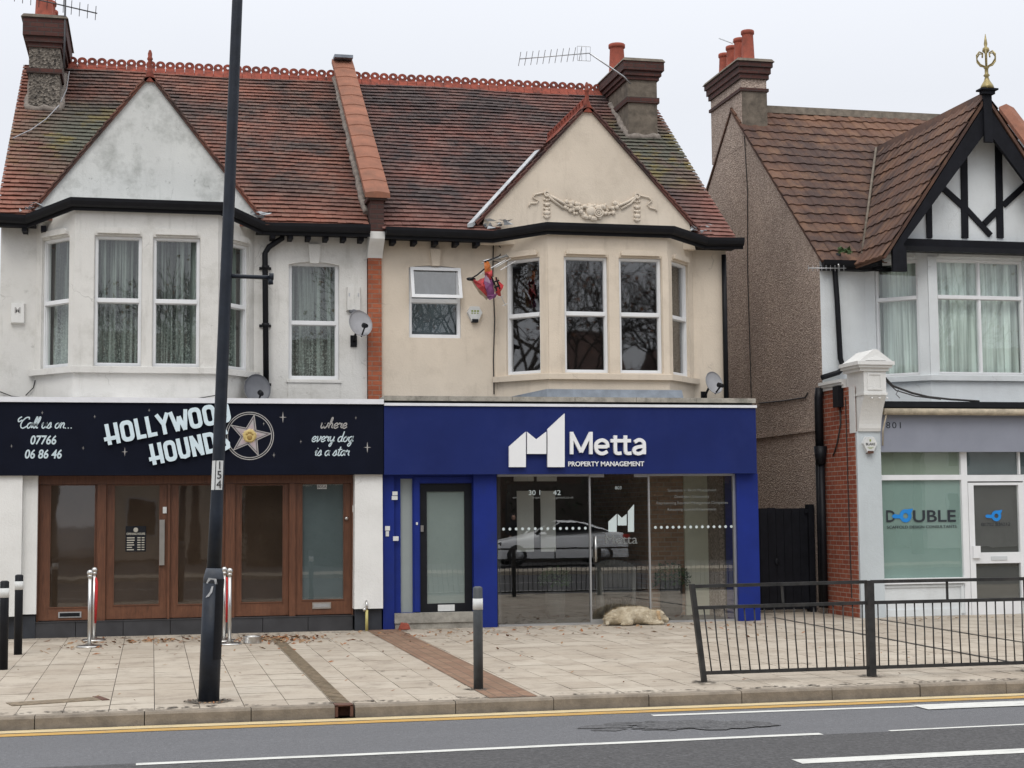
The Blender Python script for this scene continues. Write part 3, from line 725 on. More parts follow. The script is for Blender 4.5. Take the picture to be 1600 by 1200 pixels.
def crest(m, x0, x1, y, z, skip=()):
    # saddle-back ridge tiles with two pierced rings each
    n = int((x1-x0)/.165); st = (x1-x0)/n
    for k in range(n):
        c = x0+st*(k+.5); j = random.uniform(-.006, .006)
        N_ = 16
        o = [(c+.084*math.cos(2*math.pi*i/N_), z+.082+j+.074*math.sin(2*math.pi*i/N_)) for i in range(N_)]
        q_ = [(c+.026*math.cos(2*math.pi*i/N_), z+.09+j+.026*math.sin(2*math.pi*i/N_)) for i in range(N_)]
        m.M = Matrix.Translation((0, y, 0)); m.ring(o, q_, -.018, .018); m.M = None
        m.hexa([(c-st/2+.003, y-.13, z-.115+j), (c+st/2-.003, y-.13, z-.115+j), (c+st/2-.003, y+.13, z-.115+j), (c-st/2+.003, y+.13, z-.115+j)],
               [(c-st/2+.003, y-.03, z+.025+j), (c+st/2-.003, y-.03, z+.025+j), (c+st/2-.003, y+.03, z+.025+j), (c-st/2+.003, y+.03, z+.025+j)])

def deck(root, x0, x1, mat='mortar'):
    m = MB(); t = .05
    m.hexa([(x0, EY+.02, EZ-t), (x1, EY+.02, EZ-t), (x1, RY, RZ-t), (x0, RY, RZ-t)], [(x0, EY+.02, EZ-.008), (x1, EY+.02, EZ-.008), (x1, RY, RZ-.008), (x0, RY, RZ-.008)])
    m.hexa([(x0, RY, RZ-t), (x1, RY, RZ-t), (x1, 2*RY-EY, EZ-t), (x0, 2*RY-EY, EZ-t)], [(x0, RY, RZ), (x1, RY, RZ), (x1, 2*RY-EY, EZ), (x0, 2*RY-EY, EZ)])
    return m
sdir = Vector((0, 1, SL)).normalized(); nrm = Vector((0, -SL, 1)).normalized(); RLEN = (RY-EY)*math.sqrt(1+SL*SL)

def gable(root, xc, apex_z, xl, xr, footz, mat, tmat, crest_on, wallY, clipz):
    """pediment wall + its little pitched roof running back into the main roof"""
    ov = .05; slope = (apex_z-footz)/((xr-xl)/2)
    m = MB(); wz = .05; m.hexa([(xl-.1, wallY, clipz), (xr+.1, wallY, clipz), (xr+.1, wallY+.15, clipz), (xl-.1, wallY+.15, clipz)], [(xl, wallY, footz+wz), (xr, wallY, footz+wz), (xr, wallY+.15, footz+wz), (xl, wallY+.15, footz+wz)])
    m.hexa([(xl, wallY, footz+wz), (xr, wallY, footz+wz), (xc, wallY, apex_z+wz)], [(xl, wallY+.15, footz+wz), (xr, wallY+.15, footz+wz), (xc, wallY+.15, apex_z+wz)])
    gw = m.build('gable_wall', mat, root)
    zr = apex_z+.085; yb = EY+(zr-EZ)/SL; y0 = wallY-ov
    m = MB()
    for sgn in (-1, 1):
        fx = xc+sgn*((zr-EZ-.10)/slope); foot = Vector((fx, y0, EZ+.10)); rid = Vector((xc, y0, zr)); sv = rid-foot; ln = sv.length
        nv = Vector((sgn*slope, 0, 1)).normalized(); wd = yb-y0
        roof_tiles(m, foot, (0, 1, 0), sv, wd, ln, .17, .15, nv, clip=lambda a, s_: a < wd*(s_/ln)+.25)
        # thickness of the verge: cloaked edge under the tiles
        m.tint = .1
        a0 = foot-nv*.022; b0 = rid-nv*.022
        m.hexa([a0, a0+Vector((0, .12, 0)), foot+Vector((0, .12, 0))+nv*.012, foot+nv*.012], [b0, b0+Vector((0, .12, 0)), rid+Vector((0, .12, 0))+nv*.012, rid+nv*.012])
        for k in range(int(ln/.15)):        # tile edges stepping along the verge
            p = foot+sv.normalized()*(k*.15); q_ = p+sv.normalized()*.16
            m.tint = random.random()
            m.hexa([p+Vector((0, -.02, 0))+nv*.02, p+Vector((0, .1, 0))+nv*.02, p+Vector((0, .1, 0))+nv*.042, p+Vector((0, -.02, 0))+nv*.042],
                   [q_+Vector((0, -.02, 0))+nv*.0, q_+Vector((0, .1, 0))+nv*.0, q_+Vector((0, .1, 0))+nv*.02, q_+Vector((0, -.02, 0))+nv*.02])
    g = m.build('gable_roof', tmat, root, tint=True)
    m = MB(); m.M = None
    if crest_on:
        n = 14; st = (yb-y0)/n
        for k in range(n):
            yy = y0+st*k
            m.hexa([(xc-.10, yy, zr-.11), (xc+.10, yy, zr-.11), (xc+.10, yy+st-.006, zr-.11), (xc-.10, yy+st-.006, zr-.11)], [(xc-.025, yy, zr+.04), (xc+.025, yy, zr+.04), (xc+.025, yy+st-.006, zr+.04), (xc-.025, yy+st-.006, zr+.04)])
            m.box(xc-.016, xc+.016, yy+.01, yy+.05, zr+.04, zr+.13); m.box(xc-.016, xc+.016, yy+st-.06, yy+st-.02, zr+.04, zr+.13); m.box(xc-.016, xc+.016, yy+.01, yy+st-.02, zr+.13, zr+.16)
    else:
        m.hexa([(xc-.10, y0, zr-.11), (xc+.10, y0, zr-.11), (xc+.10, yb, zr-.11), (xc-.10, yb, zr-.11)], [(xc-.02, y0, zr+.045), (xc+.02, y0, zr+.045), (xc+.02, yb, zr+.045), (xc-.02, yb, zr+.045)])
    m.prism([(xc-.07, zr-.06), (xc, zr-.035), (xc+.07, zr-.06), (xc+.02, zr+.03), (xc-.02, zr+.03)], y0-.015, y0+.1)
    m.build('ridge', 'clay_red', g)
    m = MB(); m.lathe([(.06, -.05), (.05, .03), (.034, .07), (.03, .20), (.042, .22), (.042, .24), (.03, .26), (.033, .31), (.018, .36), (.004, .37)], (xc, y0+.06, zr+.02), 12)
    m.build('finial', 'clay_red', g)
    return gw, g, yb, slope, y0, zr

def chimney(root, x0, x1, y0, y1, zb, zt, body, bands, pots, capmat='old_render', name='chimney', cap=.16, fil=True):
    m = MB(); h = zt-zb
    m.box(x0, x1, y0, y1, zb, zt-cap)
    m.box(x0-.02, x1+.02, y0-.02, y1+.02, zt-cap-.34, zt-cap-.26) if False else None
    o = m.build(name, body, root)
    k = MB()
    for (a, c, out) in bands: k.box(x0-out, x1+out, y0-out, y1+out, zt-a, zt-c)
    k.build('brick_corbel', 'sooty_brick', o)
    k = MB(); k.hexa([(x0-.13, y0-.13, zt-.06), (x1+.13, y0-.13, zt-.06), (x1+.13, y1+.13, zt-.06), (x0-.13, y1+.13, zt-.06)], [(x0-.09, y0-.09, zt), (x1+.09, y0-.09, zt), (x1+.09, y1+.09, zt), (x0-.09, y1+.09, zt)])
    k.build('cap', capmat, o)
    for (px, py, r, ph) in pots:
        k = MB(); k.lathe([(r*1.12, -.02), (r*1.12, .04), (r, .08), (r*.86, ph-.10), (r*.9, ph-.08), (r*1.02, ph-.07), (r*1.02, ph-.01), (r*.95, ph), (r*.72, ph), (r*.7, ph-.2)], (px, py, zt), 16)
        k.build('chimney_pot', 'pot_clay', o)
    if fil:
        k = MB(); pts = [(x0, y1-.5, zb+SL*(y1-.5-y0)+.26), (x0-.01, y0+.3, zb+SL*.3+.25), (x0, y0, zb+.25), (x1, y0, zb+.25), (x1+.01, y0+.3, zb+SL*.3+.25), (x1, y1-.5, zb+SL*(y1-.5-y0)+.26)]; P2 = []
        for a, c in zip(pts, pts[1:]):
            for q in range(6): P2.append(Vector(a).lerp(Vector(c), q/6)+Vector((random.uniform(-.015, .015), random.uniform(-.015, .015), random.uniform(-.02, .03))))
        k.tube(P2, [random.uniform(.05, .085) for _ in P2], 7)
        k.build('mortar_fillet', 'mortar', o)
    return o

# =========================== white house
XL, XM, XR = -2.22, 3.33, 9.12
WH = thing('terraced_house', 'white rendered terraced house above the black dog grooming shop sign', 'house', (.55, 23.5, 0))
wl, wr = FWALL.uw(55, 480)[0], FWALL.uw(397, 480)[0]; fl, fr_ = FBAY.uw(116, 480)[0], FBAY.uw(340, 480)[0]
zs = FBAY.uw(228, 573)[1]; zl = FBAY.uw(185, 369)[1]; zgt = onY(230, 313, YB-.13).z; zgw = onY(440, 350, YW-.3).z
fw1 = FBAY.rect(147.5, 369, 221, 571); fw2 = FBAY.rect(239, 371, 312, 572)
zh = max(fw1[3], fw2[3]); z0_ = zs+.004
fronts = [(fw1[0], fw1[1], z0_, zh), (fw2[0], fw2[1], z0_, zh)]
mid = FBAY.uw(185, 469)[1]
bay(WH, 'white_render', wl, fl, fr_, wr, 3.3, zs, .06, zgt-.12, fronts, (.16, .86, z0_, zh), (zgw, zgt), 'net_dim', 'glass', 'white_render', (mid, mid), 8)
# plain wall either side with the single window
win = FWALL.rect(451, 409, 530, 593); wz0 = win[2]
m = MB(); m.M = FWALL.M
wall_holes(m, XL, wl, 3.2, EZ-.03, [], .1); m.build('front_wall', 'white_render', WH)
m = MB(); m.M = FWALL.M; wall_holes(m, wr, 3.22, 3.2, EZ-.03, [win], .15)
arch_corners(m, win[0], win[1], win[3], .05, 0, .1)
kx0 = FWALL.uw(491, 400)[0]; keystone(m, kx0, .14, .19, win[3]-.03, win[3]+.27)
for k in range(7):     # brick voussoirs showing faintly through the paint
    u_ = kx0-.44+k*.147
    if abs(u_-kx0) > .12: m.box(u_-.002, u_+.002, -.004, .01, win[3]+.03, win[3]+.25)
m.box(win[0]-.01, win[1]+.01, -.012, .02, 3.3, wz0-.05); m.box(win[0]-.03, win[1]+.03, -.03, .02, wz0-.05, wz0-.015)
m.M = None; m.build('front_wall', 'white_render', WH)
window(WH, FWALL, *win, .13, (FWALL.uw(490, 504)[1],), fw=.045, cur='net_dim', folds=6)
m = MB(); YR = 2*RY-EY-.1
m.box(XL, XL+.2, YW+.001, YR, -.02, EZ); m.box(XL, 9.1, YR, YR+.2, 0, EZ+.1)
m.hexa([(XL, YW+.1, EZ-.05), (XL, YR, EZ-.05), (XL, RY, RZ-.06)], [(XL+.2, YW+.1, EZ-.05), (XL+.2, YR, EZ-.05), (XL+.2, RY, RZ-.06)])
m.build('side_wall', 'white_render', WH)
m = MB(); m.box(XL+.2, 3.22, 26.4, 26.5, 3.4, 6); m.box(XL+.2, 3.22, YB+.05, 26.4, 3.25, 3.33); m.box(XL+.2, 3.22, YW+.02, 26.5, 6.05, 6.07); m.build('upstairs_room', 'room_dark', WH)
# roof
m = deck(WH, XL-.03, 3.22); m.tint = .4
roof_tiles(m, (XL-.05, EY-.08, EZ-.062), (1, 0, 0), sdir, 3.24-XL+.02, RLEN+.1, .13, .14, nrm, clip=lambda a, s_: not (s_ < .42 and wl-.02 < XL-.05+a < wr+.02))
roofw = m.build('roof', 'clay_tiles_west', WH, tint=True)
m = MB(); crest(m, -1.53, 3.2, RY, RZ+.03); m.build('ridge_crest', 'clay_red', roofw)
a_ = onY(229, 122, 24.12); gl_ = onY(58, 332, 24.12); gr_ = onY(401, 332, 24.12)
hw = (gr_.x-gl_.x)/2; xcw = (gl_.x+gr_.x)/2
G1 = gable(WH, xcw, a_.z-.03, xcw-hw, xcw+hw, gl_.z+.02, 'white_gable', 'clay_tiles_west', False, 24.14, zgt-.25)
m = MB(); pth = [(XL-.06, EY-.04, zgw), (wl-.1, YW-.28, zgw), (fl-.02, YB-.06, zgt), (fr_+.02, YB-.06, zgt), (wr+.1, YW-.28, zgw), (3.22, EY-.04, zgw)]
sweep(m, pth, GUT); m.build('gutter', 'black_plastic', WH)
m = MB()
for k in range(9):
    u_ = 3.1-k*.27
    if u_ > wr+.1: bx('rafter_end', 'black_timber', WH, u_-.035, u_+.035, YW-.30, YW, zgw-.22, zgw-.131)
for u_ in (XL+.35, XL+.62): bx('rafter_end', 'black_timber', WH, u_-.035, u_+.035, YW-.30, YW, zgw-.22, zgw-.131)
m.box(wr+.02, 3.22, YW-.3, YW, zgw-.13, zgw-.10); m.build('soffit', 'black_timber', WH)
m = MB(); m.box(XL-.05, wl, YW-.3, YW, zgw-.13, zgw-.10); m.build('soffit', 'black_timber', WH)
for (cx, cy) in ((wl-.02, 1), (wr+.06, -1)):      # crumpled lead where the valleys meet the gutter
    m = MB()
    for _ in range(14):
        p = Vector((cx+random.uniform(-.14, .20)*cy, random.uniform(EY-.06, EY+.06), zgw+.06+random.uniform(0, .12))); r_ = random.uniform(.035, .08)
        m.poly([p+Vector((random.uniform(-r_, r_)*1.6, random.uniform(-.05, .05), random.uniform(-r_, r_)*.6)) for _ in range(4)])
    m.build('crumpled_lead', 'lead', WH)
ch_x0, ch_x1 = -2.10, -1.56; cy0 = 27.1
zt_ = onY(68, 22, cy0-.1).z
chimney(WH, ch_x0+.03, ch_x1-.01, cy0, 28.9, plz(cy0)-.25, zt_, 'pebbledash_grey', [(.36, .06, .10), (.46, .36, .06), (.54, .46, .025), (.98, .90, .035)], [(-1.86, cy0+.32, .15, .62), (-1.84, cy0+.8, .15, .5), (-1.84, cy0+1.3, .15, .5)])
# aerial lead lying over the tiles
m = MB(); pp_ = [(108, 112), (104, 140), (92, 165), (72, 186), (48, 203), (20, 216)]; PP = []
for x, y in pp_:
    d = ray(x, y); k = (EZ+.09+SL*(0-EY)-CP.z)/(d.z-SL*d.y); PP.append(CP+d*k)
m.tube(PP, .010, 5); m.build('aerial_lead', 'dish_grey', WH)
# downpipe
def pxpath(pts, Y): return [onY(x, y, Y) for x, y in pts]
m = MB(); m.tube(pxpath([(441, 362), (441, 372), (420, 386), (414, 396), (416, 620)], YW-.12), .045, 10)
for yy in (418, 508, 600): p = onY(415, yy, YW-.12); m.tube([p-Vector((0, 0, .03)), p+Vector((0, 0, .03))], .058, 10); m.box(p.x-.09, p.x+.09, YW-.03, YW, p.z-.02, p.z+.02)
m.build('downpipe', 'black_plastic', WH)
m = MB()
for Pp in ([(40, 618), (52, 606), (55, 594)], [(125, 622), (200, 626), (300, 624), (336, 618)], [(0, 612), (18, 619), (36, 621)]): m.tube(pxpath(Pp, YB-.03 if Pp[0][0] > 100 else YW-.03), .008, 5)
m.build('cable', 'cable', WH)

# ---- shop front of the white house
sz0, sz1 = 2.28, 3.31
SG = bx('shop_sign', 'sign_black', WH, XL-.4, 3.315, YF, YF+.35, sz0, sz1)
bx('sign_trim', 'trim_white', SG, XL-.4, 3.318, YF-.035, YF+.4, sz1+.002, sz1+.075)
FS = front(YF)
def LX(x, y): return FS.uw(x, y)
# deco capitals drawn as strokes on a unit cell, height 1
def rrect(cx, w, h, r, n=5, z0=0, flatl=False):
    pts = []
    for (sx_, sz_, a0) in ((1, 0, -90), (1, 1, 0), (0, 1, 90), (0, 0, 180)):
        rr = .03 if (flatl and sx_ == 0) else r
        ox = cx-w/2+rr if sx_ == 0 else cx+w/2-rr; oz = z0+rr if sz_ == 0 else z0+h-rr
        for k in range(n+1): a = math.radians(a0+90*k/n); pts.append((ox+rr*math.cos(a), oz+rr*math.sin(a)))
    return pts
def deco(m, ch, T, d0, d1):
    w = .185
    S = {'H': [[(.11, 0), (.11, 1)], [(.55, 0), (.55, 1)], [(-.14, .30), (.50, .30)]], 'L': [[(.11, 1), (.11, 0)], [(.05, .10), (.50, .10)]],
         'Y': [[(.05, 1), (.33, .48)], [(.61, 1), (.33, .48)], [(.33, .55), (.33, 0)]], 'W': [[(.03, 1), (.24, .04)], [(.24, .04), (.42, .72)], [(.42, .72), (.62, .04)], [(.62, .04), (.82, 1)]],
         'U': [[(.11, 1), (.11, .3), (.16, .13), (.33, .09), (.50, .13), (.55, .3), (.55, 1)]], 'N': [[(.11, 0), (.11, 1)], [(.55, 0), (.55, 1)], [(.13, .92), (.53, .10)]],
         'S': [[(.56, .74), (.53, .88), (.33, .92), (.13, .86), (.11, .70), (.2, .58), (.46, .45), (.55, .32), (.53, .14), (.33, .08), (.13, .12), (.10, .26)]]}
    adv = {'W': .90, 'L': .56}.get(ch, .74)
    lay = 0
    if ch in 'OD':
        o = rrect(.33, .66, 1, .26, 5, 0, ch == 'D'); i = rrect(.33, .25, .60, .10, 5, .20, ch == 'D')
        m.ring([T(*p) for p in o], [T(*p) for p in i], d0, d1)
    else:
        for st in S[ch]: lay += .0006; m.ribbon([T(*p) for p in st], w*T.sc, d0, d1-lay)
    return adv
class TF:
    def __init__(s, x, z, sc, rot, sx=1): s.x, s.z, s.sc, s.r, s.sx, s.ad = x, z, sc, math.radians(rot), sx, 0
    def __call__(s, u, w):
        u = (u+s.ad)*s.sc*s.sx; w = w*s.sc; return (s.x+u*math.cos(s.r)-w*math.sin(s.r), s.z+u*math.sin(s.r)+w*math.cos(s.r))
for word, (ax, ay), (ex, ey), hpx in (('HOLLYWOOD', (169, 696), (362, 659), 33), ('HOUNDS', (239, 727), (361, 702), 33)):
    A_, B_ = LX(ax, ay), LX(ex, ey); rot = math.degrees(math.atan2(B_[1]-A_[1], B_[0]-A_[0])); hh = LX(ax, ay-hpx)[1]-A_[1]
    tot = sum({'W': .90, 'L': .56}.get(c, .74) for c in word)-.08; sx_ = math.hypot(B_[0]-A_[0], B_[1]-A_[1])/(tot*hh)
    m = MB(); T = TF(A_[0], A_[1], hh, rot, sx_)
    for ch in word: T.ad += deco(m, ch, T, YF-.012, YF-.055)
    m.build('raised_lettering', 'sign_letter_ice', SG)
# emblem: a five-pointed star inside a double ring, with a paw print
cx, cz = LX(390, 681); RR = LX(428, 681)[0]-cx
def circ(r, n=48): return [(cx+r*math.cos(2*math.pi*k/n), cz+r*math.sin(2*math.pi*k/n)) for k in range(n)]
m = MB(); m.ring(circ(RR), circ(RR*.965), YF-.001, YF-.004); m.ring(circ(RR*.92), circ(RR*.885), YF-.001, YF-.004); EM = m.build('emblem', 'sign_silver', SG)
m = MB(); sr = [RR*.88 if k % 2 == 0 else RR*.35 for k in range(10)]
st = [(cx+sr[k]*math.cos(math.radians(78+36*k)), cz+sr[k]*math.sin(math.radians(78+36*k))) for k in range(10)]
for q_, (sc_i, cur_) in enumerate(((1, 2), (.80, 1), (.62, 0), (.42, 3))):
    m.cur = cur_; ctr = m.av((cx, YF-.008-.0015*q_, cz)); pv = [m.av((cx+(a-cx)*(sc_i if k % 2 == 0 else max(sc_i, .75)), YF-.003-.0012*q_, cz+(c-cz)*(sc_i if k % 2 == 0 else max(sc_i, .75)))) for k, (a, c) in enumerate(st)]
    for k in range(10): m.af([ctr, pv[k], pv[(k+1) % 10]])
m.cur = 1
for k in range(10): m.ribbon([st[k], st[(k+1) % 10]], .012, YF-.001, YF-.006-.0002*k)
m.build('star', ['sign_star_pink', 'sign_silver', 'star_dim', 'star_glow'], EM)
m = MB(); m.M = Matrix.Translation((cx, YF-.014, cz)) @ Matrix.Rotation(math.pi/2, 4, 'X'); m.lathe([(RR*.27, 0), (RR*.27, .006), (RR*.2, .008)], (0, 0, 0), 24); m.build('gold_disc', 'sign_gold', EM)
m = MB()
for (dx, dz, r_) in ((0, -.28, .4), (-.42, .22, .17), (-.15, .45, .17), (.15, .45, .17), (.42, .22, .17)): m.ball((cx+dx*RR*.27, YF-.022, cz+dz*RR*.27), r_*RR*.27, 8, (1, .2, 1))
m.build('paw_print', 'sign_bronze', EM)
m = MB(); lay = 0
for px, py, r_ in ((442, 652, 9), (195, 706, 7), (574, 699, 9), (66, 645, 3), (148, 651, 3), (18, 697, 3), (130, 700, 3), (470, 690, 3), (556, 653, 3), (428, 711, 4), (412, 662, 3), (233, 641, 3)):
    u_, w_ = LX(px, py); r_ = r_*.0095; lay += .00005
    for a, c in (((r_*.12, 0), (0, r_)), ((r_*.12, 0), (0, -r_))):
        m.poly([(u_-r_*.12, YF-.002-lay, w_), (u_, YF-.002-lay, w_+c[1]), (u_+r_*.12, YF-.002-lay, w_)])
    m.poly([(u_-r_*.65, YF-.0025-lay, w_), (u_, YF-.0025-lay, w_+r_*.1), (u_+r_*.65, YF-.0025-lay, w_), (u_, YF-.0025-lay, w_-r_*.1)])
m.build('sparkles', 'sign_silver', SG)
def pxscript(body, x0, x1, yb, xh, mat, wt=.17):
    A_, B_ = LX(x0, yb), LX(x1, yb); h = LX(x0, yb-xh)[1]-A_[1]; script(body, A_[0], A_[1], h, B_[0]-A_[0], mat, SG, YF, wt=wt)
pxscript('Call us on...', 28, 114, 669, 8.5, 'sign_print_pale', .21)
pxscript('where', 500, 541, 669, 8, 'sign_silver', .2); pxscript('every dog', 486, 551, 690, 8, 'sign_print_pale', .21); pxscript('is a star', 491, 545, 712, 8, 'sign_print_pale', .21)
def pxtext(F_, body, xc, yb, hpx, mat, parent, Y, depth=.004, **k):
    A_ = F_.uw(xc, yb); h = F_.uw(xc, yb-hpx)[1]-A_[1]; return text(body, A_[0], A_[1], h/.729, mat, parent, Y, depth, **k)
pxtext(FS, '07766', 67, 694, 14, 'sign_print_pale', SG, YF-.003, shear=.18, sx=.82, bold=.004)
pxtext(FS, '06 86 46', 67, 716, 14, 'sign_print_pale', SG, YF-.003, shear=.18, sx=.82, bold=.004)

# timber frontage
YT = 23.62; FT = front(YT)
tx0, tx1 = FT.uw(59, 850)[0], FT.uw(551, 850)[0]; tz0 = FT.uw(300, 966)[1]
bx('lintel', 'brown_timber', WH, tx0, tx1, YT-.04, YT+.1, 2.16, 2.285)
pil = MB(); px0 = FT.uw(550, 850)[0]
pil.hexa([(px0, YF+.05, .32), (3.31, YF+.05, .32), (3.31, YF+.5, .32), (px0, YF+.5, .32)], [(px0+.015, YF+.08, sz0), (3.31, YF+.08, sz0), (3.31, YF+.5, sz0), (px0+.015, YF+.5, sz0)])
pil.build('pillar', 'fresh_white', WH)
bx('pillar_base', 'base_dark', WH, px0+.02, 3.30, YF+.13, YF+.5, 0, .319)
pl2 = MB(); lx_ = FT.uw(36, 850)[0]; pl2.box(XL-.4, lx_, YF+.05, YF+.5, .32, sz0); pl2.box(lx_+.001, tx0, YF+.16, YF+.5, .34, sz0); pl2.build('pillar', 'fresh_white', WH)
bx('pillar_base', 'base_dark', WH, XL-.4, tx0-.01, YF+.2, YF+.5, 0, .319)
m = MB(); n = 7; stp = (px0+.02-tx0+.1)/n
for k in range(n): m.box(tx0-.12+stp*k+.004, tx0-.12+stp*(k+1)-.004, YF+.22, YT+.3, 0, tz0-.012)
m.build('plinth', 'slate_tile', WH)
bx('threshold', 'slate_tile', WH, tx0-.12, px0+.02, YF+.21, YT+.3, tz0-.011, tz0)
tm = MB(); panes = []; parts_ = [(60, 152, 77, 149, 757, 950), (177-12, 262, 177, 250, 757, 946), (265, 352, 277, 338, 757, 945), (366, 452, 376, 443, 757, 942), (461, 549, 471, 538, 755, 938)]
edges = []
FR = MB()
for i, (a, c, p0, p1, y0, y1) in enumerate(parts_):
    ua, uc = FT.uw(a, 850)[0], FT.uw(c, 850)[0]; up0, up1, w0, w1 = FT.rect(p0, y0, p1, y1); edges.append((ua, uc))
    lf = MB(); dY = .0 if i in (1, 4) else .012
    lf.box(ua+.006, up0, YT+dY, YT+.06, tz0+.012, 2.155); lf.box(up1, uc-.006, YT+dY, YT+.06, tz0+.012, 2.155); lf.box(up0, up1, YT+dY+.003, YT+.06, tz0+.012, w0); lf.box(up0, up1, YT+dY+.003, YT+.06, w1, 2.155)
    e_ = .014
    lf.box(up0, up0+e_, YT+dY-.008, YT+.05, w0, w1); lf.box(up1-e_, up1, YT+dY-.008, YT+.05, w0, w1); lf.box(up0+e_, up1-e_, YT+dY-.008, YT+.05, w0, w0+e_); lf.box(up0+e_, up1-e_, YT+dY-.008, YT+.05, w1-e_, w1)
    o = lf.build('door' if i in (1, 4) else 'timber_window', 'brown_timber', WH)
    g = MB(); g.poly([(up0, YT+.04, w0), (up1, YT+.04, w0), (up1, YT+.04, w1), (up0, YT+.04, w1)]); g.build('pane', 'glass' if i == 4 else 'glass_brown', o)
    if i == 4:
        bx('frosted_panel', 'frost_dark', o, up0+.001, up1-.001, YT+.046, YT+.05, w0, w1)
        q0 = FT.rect(488, 941, 517, 951); lb = bx('letter_plate', 'steel', o, q0[0], q0[1], YT-.014, YT+.01, q0[2], q0[3]); bx('flap', 'alu', lb, q0[0]+.02, q0[1]-.02, YT-.019, YT-.012, q0[2]+.02, q0[3]-.02)
        q0 = FT.rect(496, 757, 511, 764); pt = bx('number_plate', 'plate_white', o, q0[0], q0[1], YT+.03, YT+.039, q0[2], q0[3]); text('805A', (q0[0]+q0[1])/2, q0[2]+.012, .062, 'plate_ink', pt, YT+.0285, .002)
        p = FT.uw(541, 810); k = MB(); k.ball((p[0], YT-.03, p[1]), .03, 8); k.build('handle', 'steel', o)
        p = FT.uw(549, 795); bx('bell_push', 'plate_white', WH, p[0]+.01, p[0]+.05, YT-.06, YT-.04, p[1]-.05, p[1]+.05)
    if i == 1:
        q0 = FT.rect(249, 812, 257, 883); bx('handle', 'steel', o, q0[0], q0[1], YT-.05, YT-.02, q0[2], q0[3])
        q0 = FT.rect(261, 792, 267, 802); bx('lock', 'plate_white', o, q0[0]-.06, q0[1]-.06, YT-.02, YT-.001, q0[2], q0[3])
        q0 = FT.rect(196, 822, 228, 862); sg = bx('opening_hours_sign', 'black_paint', o, q0[0], q0[1], YT+.028, YT+.037, q0[2], q0[3])
        cxs = (q0[0]+q0[1])/2; k = MB(); k.ball((cxs, YT+.027, q0[3]-.055), .035, 8, (1, .08, 1)); k.build('badge', 'gold_lettering', sg)
        text('OPENING HOURS', cxs, q0[3]-.125, .042, 'gold_lettering', sg, YT+.0265, .002, sx=.78, bold=.001)
        for j in range(6):
            zz = q0[3]-.165-j*.034; k = MB(); k.box(q0[0]+.02, q0[0]+.02+random.uniform(.07, .11), YT+.0265, YT+.0285, zz-.010, zz+.004); k.box(q0[1]-.12, q0[1]-.075, YT+.0265, YT+.0285, zz-.010, zz+.004); k.box(q0[1]-.06, q0[1]-.02, YT+.0265, YT+.0285, zz-.010, zz+.004); k.build('printed_line', 'gold_lettering', sg)
    if i == 0:
        q0 = FT.rect(91, 956, 127, 965); lb = bx('letter_plate', 'alu', o, q0[0], q0[1], YT-.002, YT+.02, q0[2], q0[3]); bx('flap', 'black_paint', lb, q0[0]+.02, q0[1]-.02, YT-.006, YT+.0, q0[2]+.015, q0[3]-.015)
for (a, c), (a2, c2) in zip(edges, edges[1:]): FR.box(c-.003, a2+.003, YT-.05, YT+.08, tz0, 2.158)
FR.box(tx0, edges[0][0]+.003, YT-.05, YT+.08, tz0, 2.158); FR.box(edges[-1][1]-.003, tx1, YT-.05, YT+.08, tz0, 2.158)
FR.build('timber_frame', 'brown_timber', WH)
m = MB(); m.box(XL+.2, 3.2, 24.7, 24.8, 0.181, 2.899); m.box(XL+.2, 3.2, YT+.31, 26.2, 0, .18); m.box(XL+.2, 3.2, YF+.36, 26.2, 2.9, 3.0); m.box(3.0, 3.2, YT+.1, 26.2, 0, 2.9); m.build('shop_interior', 'brown_room', WH)
bx('flat_roof', 'lead_dark', WH, XL, 3.2, YF+.36, YW-.01, 3.26, 3.30)

# =========================== party wall
PW = MB(); px_0, px_1 = FWALL.uw(574.5, 480)[0], FWALL.uw(595.5, 480)[0]
PWT = thing('party_wall', 'brick party wall with orange coping tiles climbing between the two roofs', 'wall', (3.33, 24.3, 0))
PW.box(px_0, px_1, YW-.06, YW+.4, 3.3, onY(585, 402, YW).z); PW.build('brick_pier', 'orange_brick', PWT)
zc0, zc1 = onY(585, 401, YW-.2).z, onY(585, 362, YW-.3).z
m = MB(); m.prism([(0, 0)], 0, 0) if False else None
prof = [(YW-.07, zc0), (YW-.10, zc0+.05), (YW-.2, zc0+.14), (YW-.30, zc0+.22), (YW-.34, zc0+.26), (YW-.34, zc1), (YW+.2, zc1), (YW+.2, zc0)]
m.hexa([(px_0-.012, y, z) for y, z in prof], [(px_1+.012, y, z) for y, z in prof]); m.build('corbel', 'fresh_white', PWT)
zk = onY(583, 306, YW-.35).z
m = MB(); m.box(px_0-.0, px_1+.0, YW-.33, YW+.5, zc1+.001, zk-.06); m.box(px_0-.04, px_1+.04, YW-.37, YW+.5, zk-.06, zk); m.build('kneeler', 'sooty_brick', PWT)
m = MB(); up_ = .20
m.hexa([(px_0+.02, YW+.1, plz(YW+.1)-.3), (px_1-.02, YW+.1, plz(YW+.1)-.3), (px_1-.02, RY, RZ-.3), (px_0+.02, RY, RZ-.3)], [(px_0+.02, YW+.1, plz(YW+.1)+up_), (px_1-.02, YW+.1, plz(YW+.1)+up_), (px_1-.02, RY, RZ+up_), (px_0+.02, RY, RZ+up_)])
m.build('upstand', 'mortar', PWT)
n = 13; ya, yb_ = YW-.38, RY+.12; za, zb_ = zk-.02, plz(yb_)+up_+.07
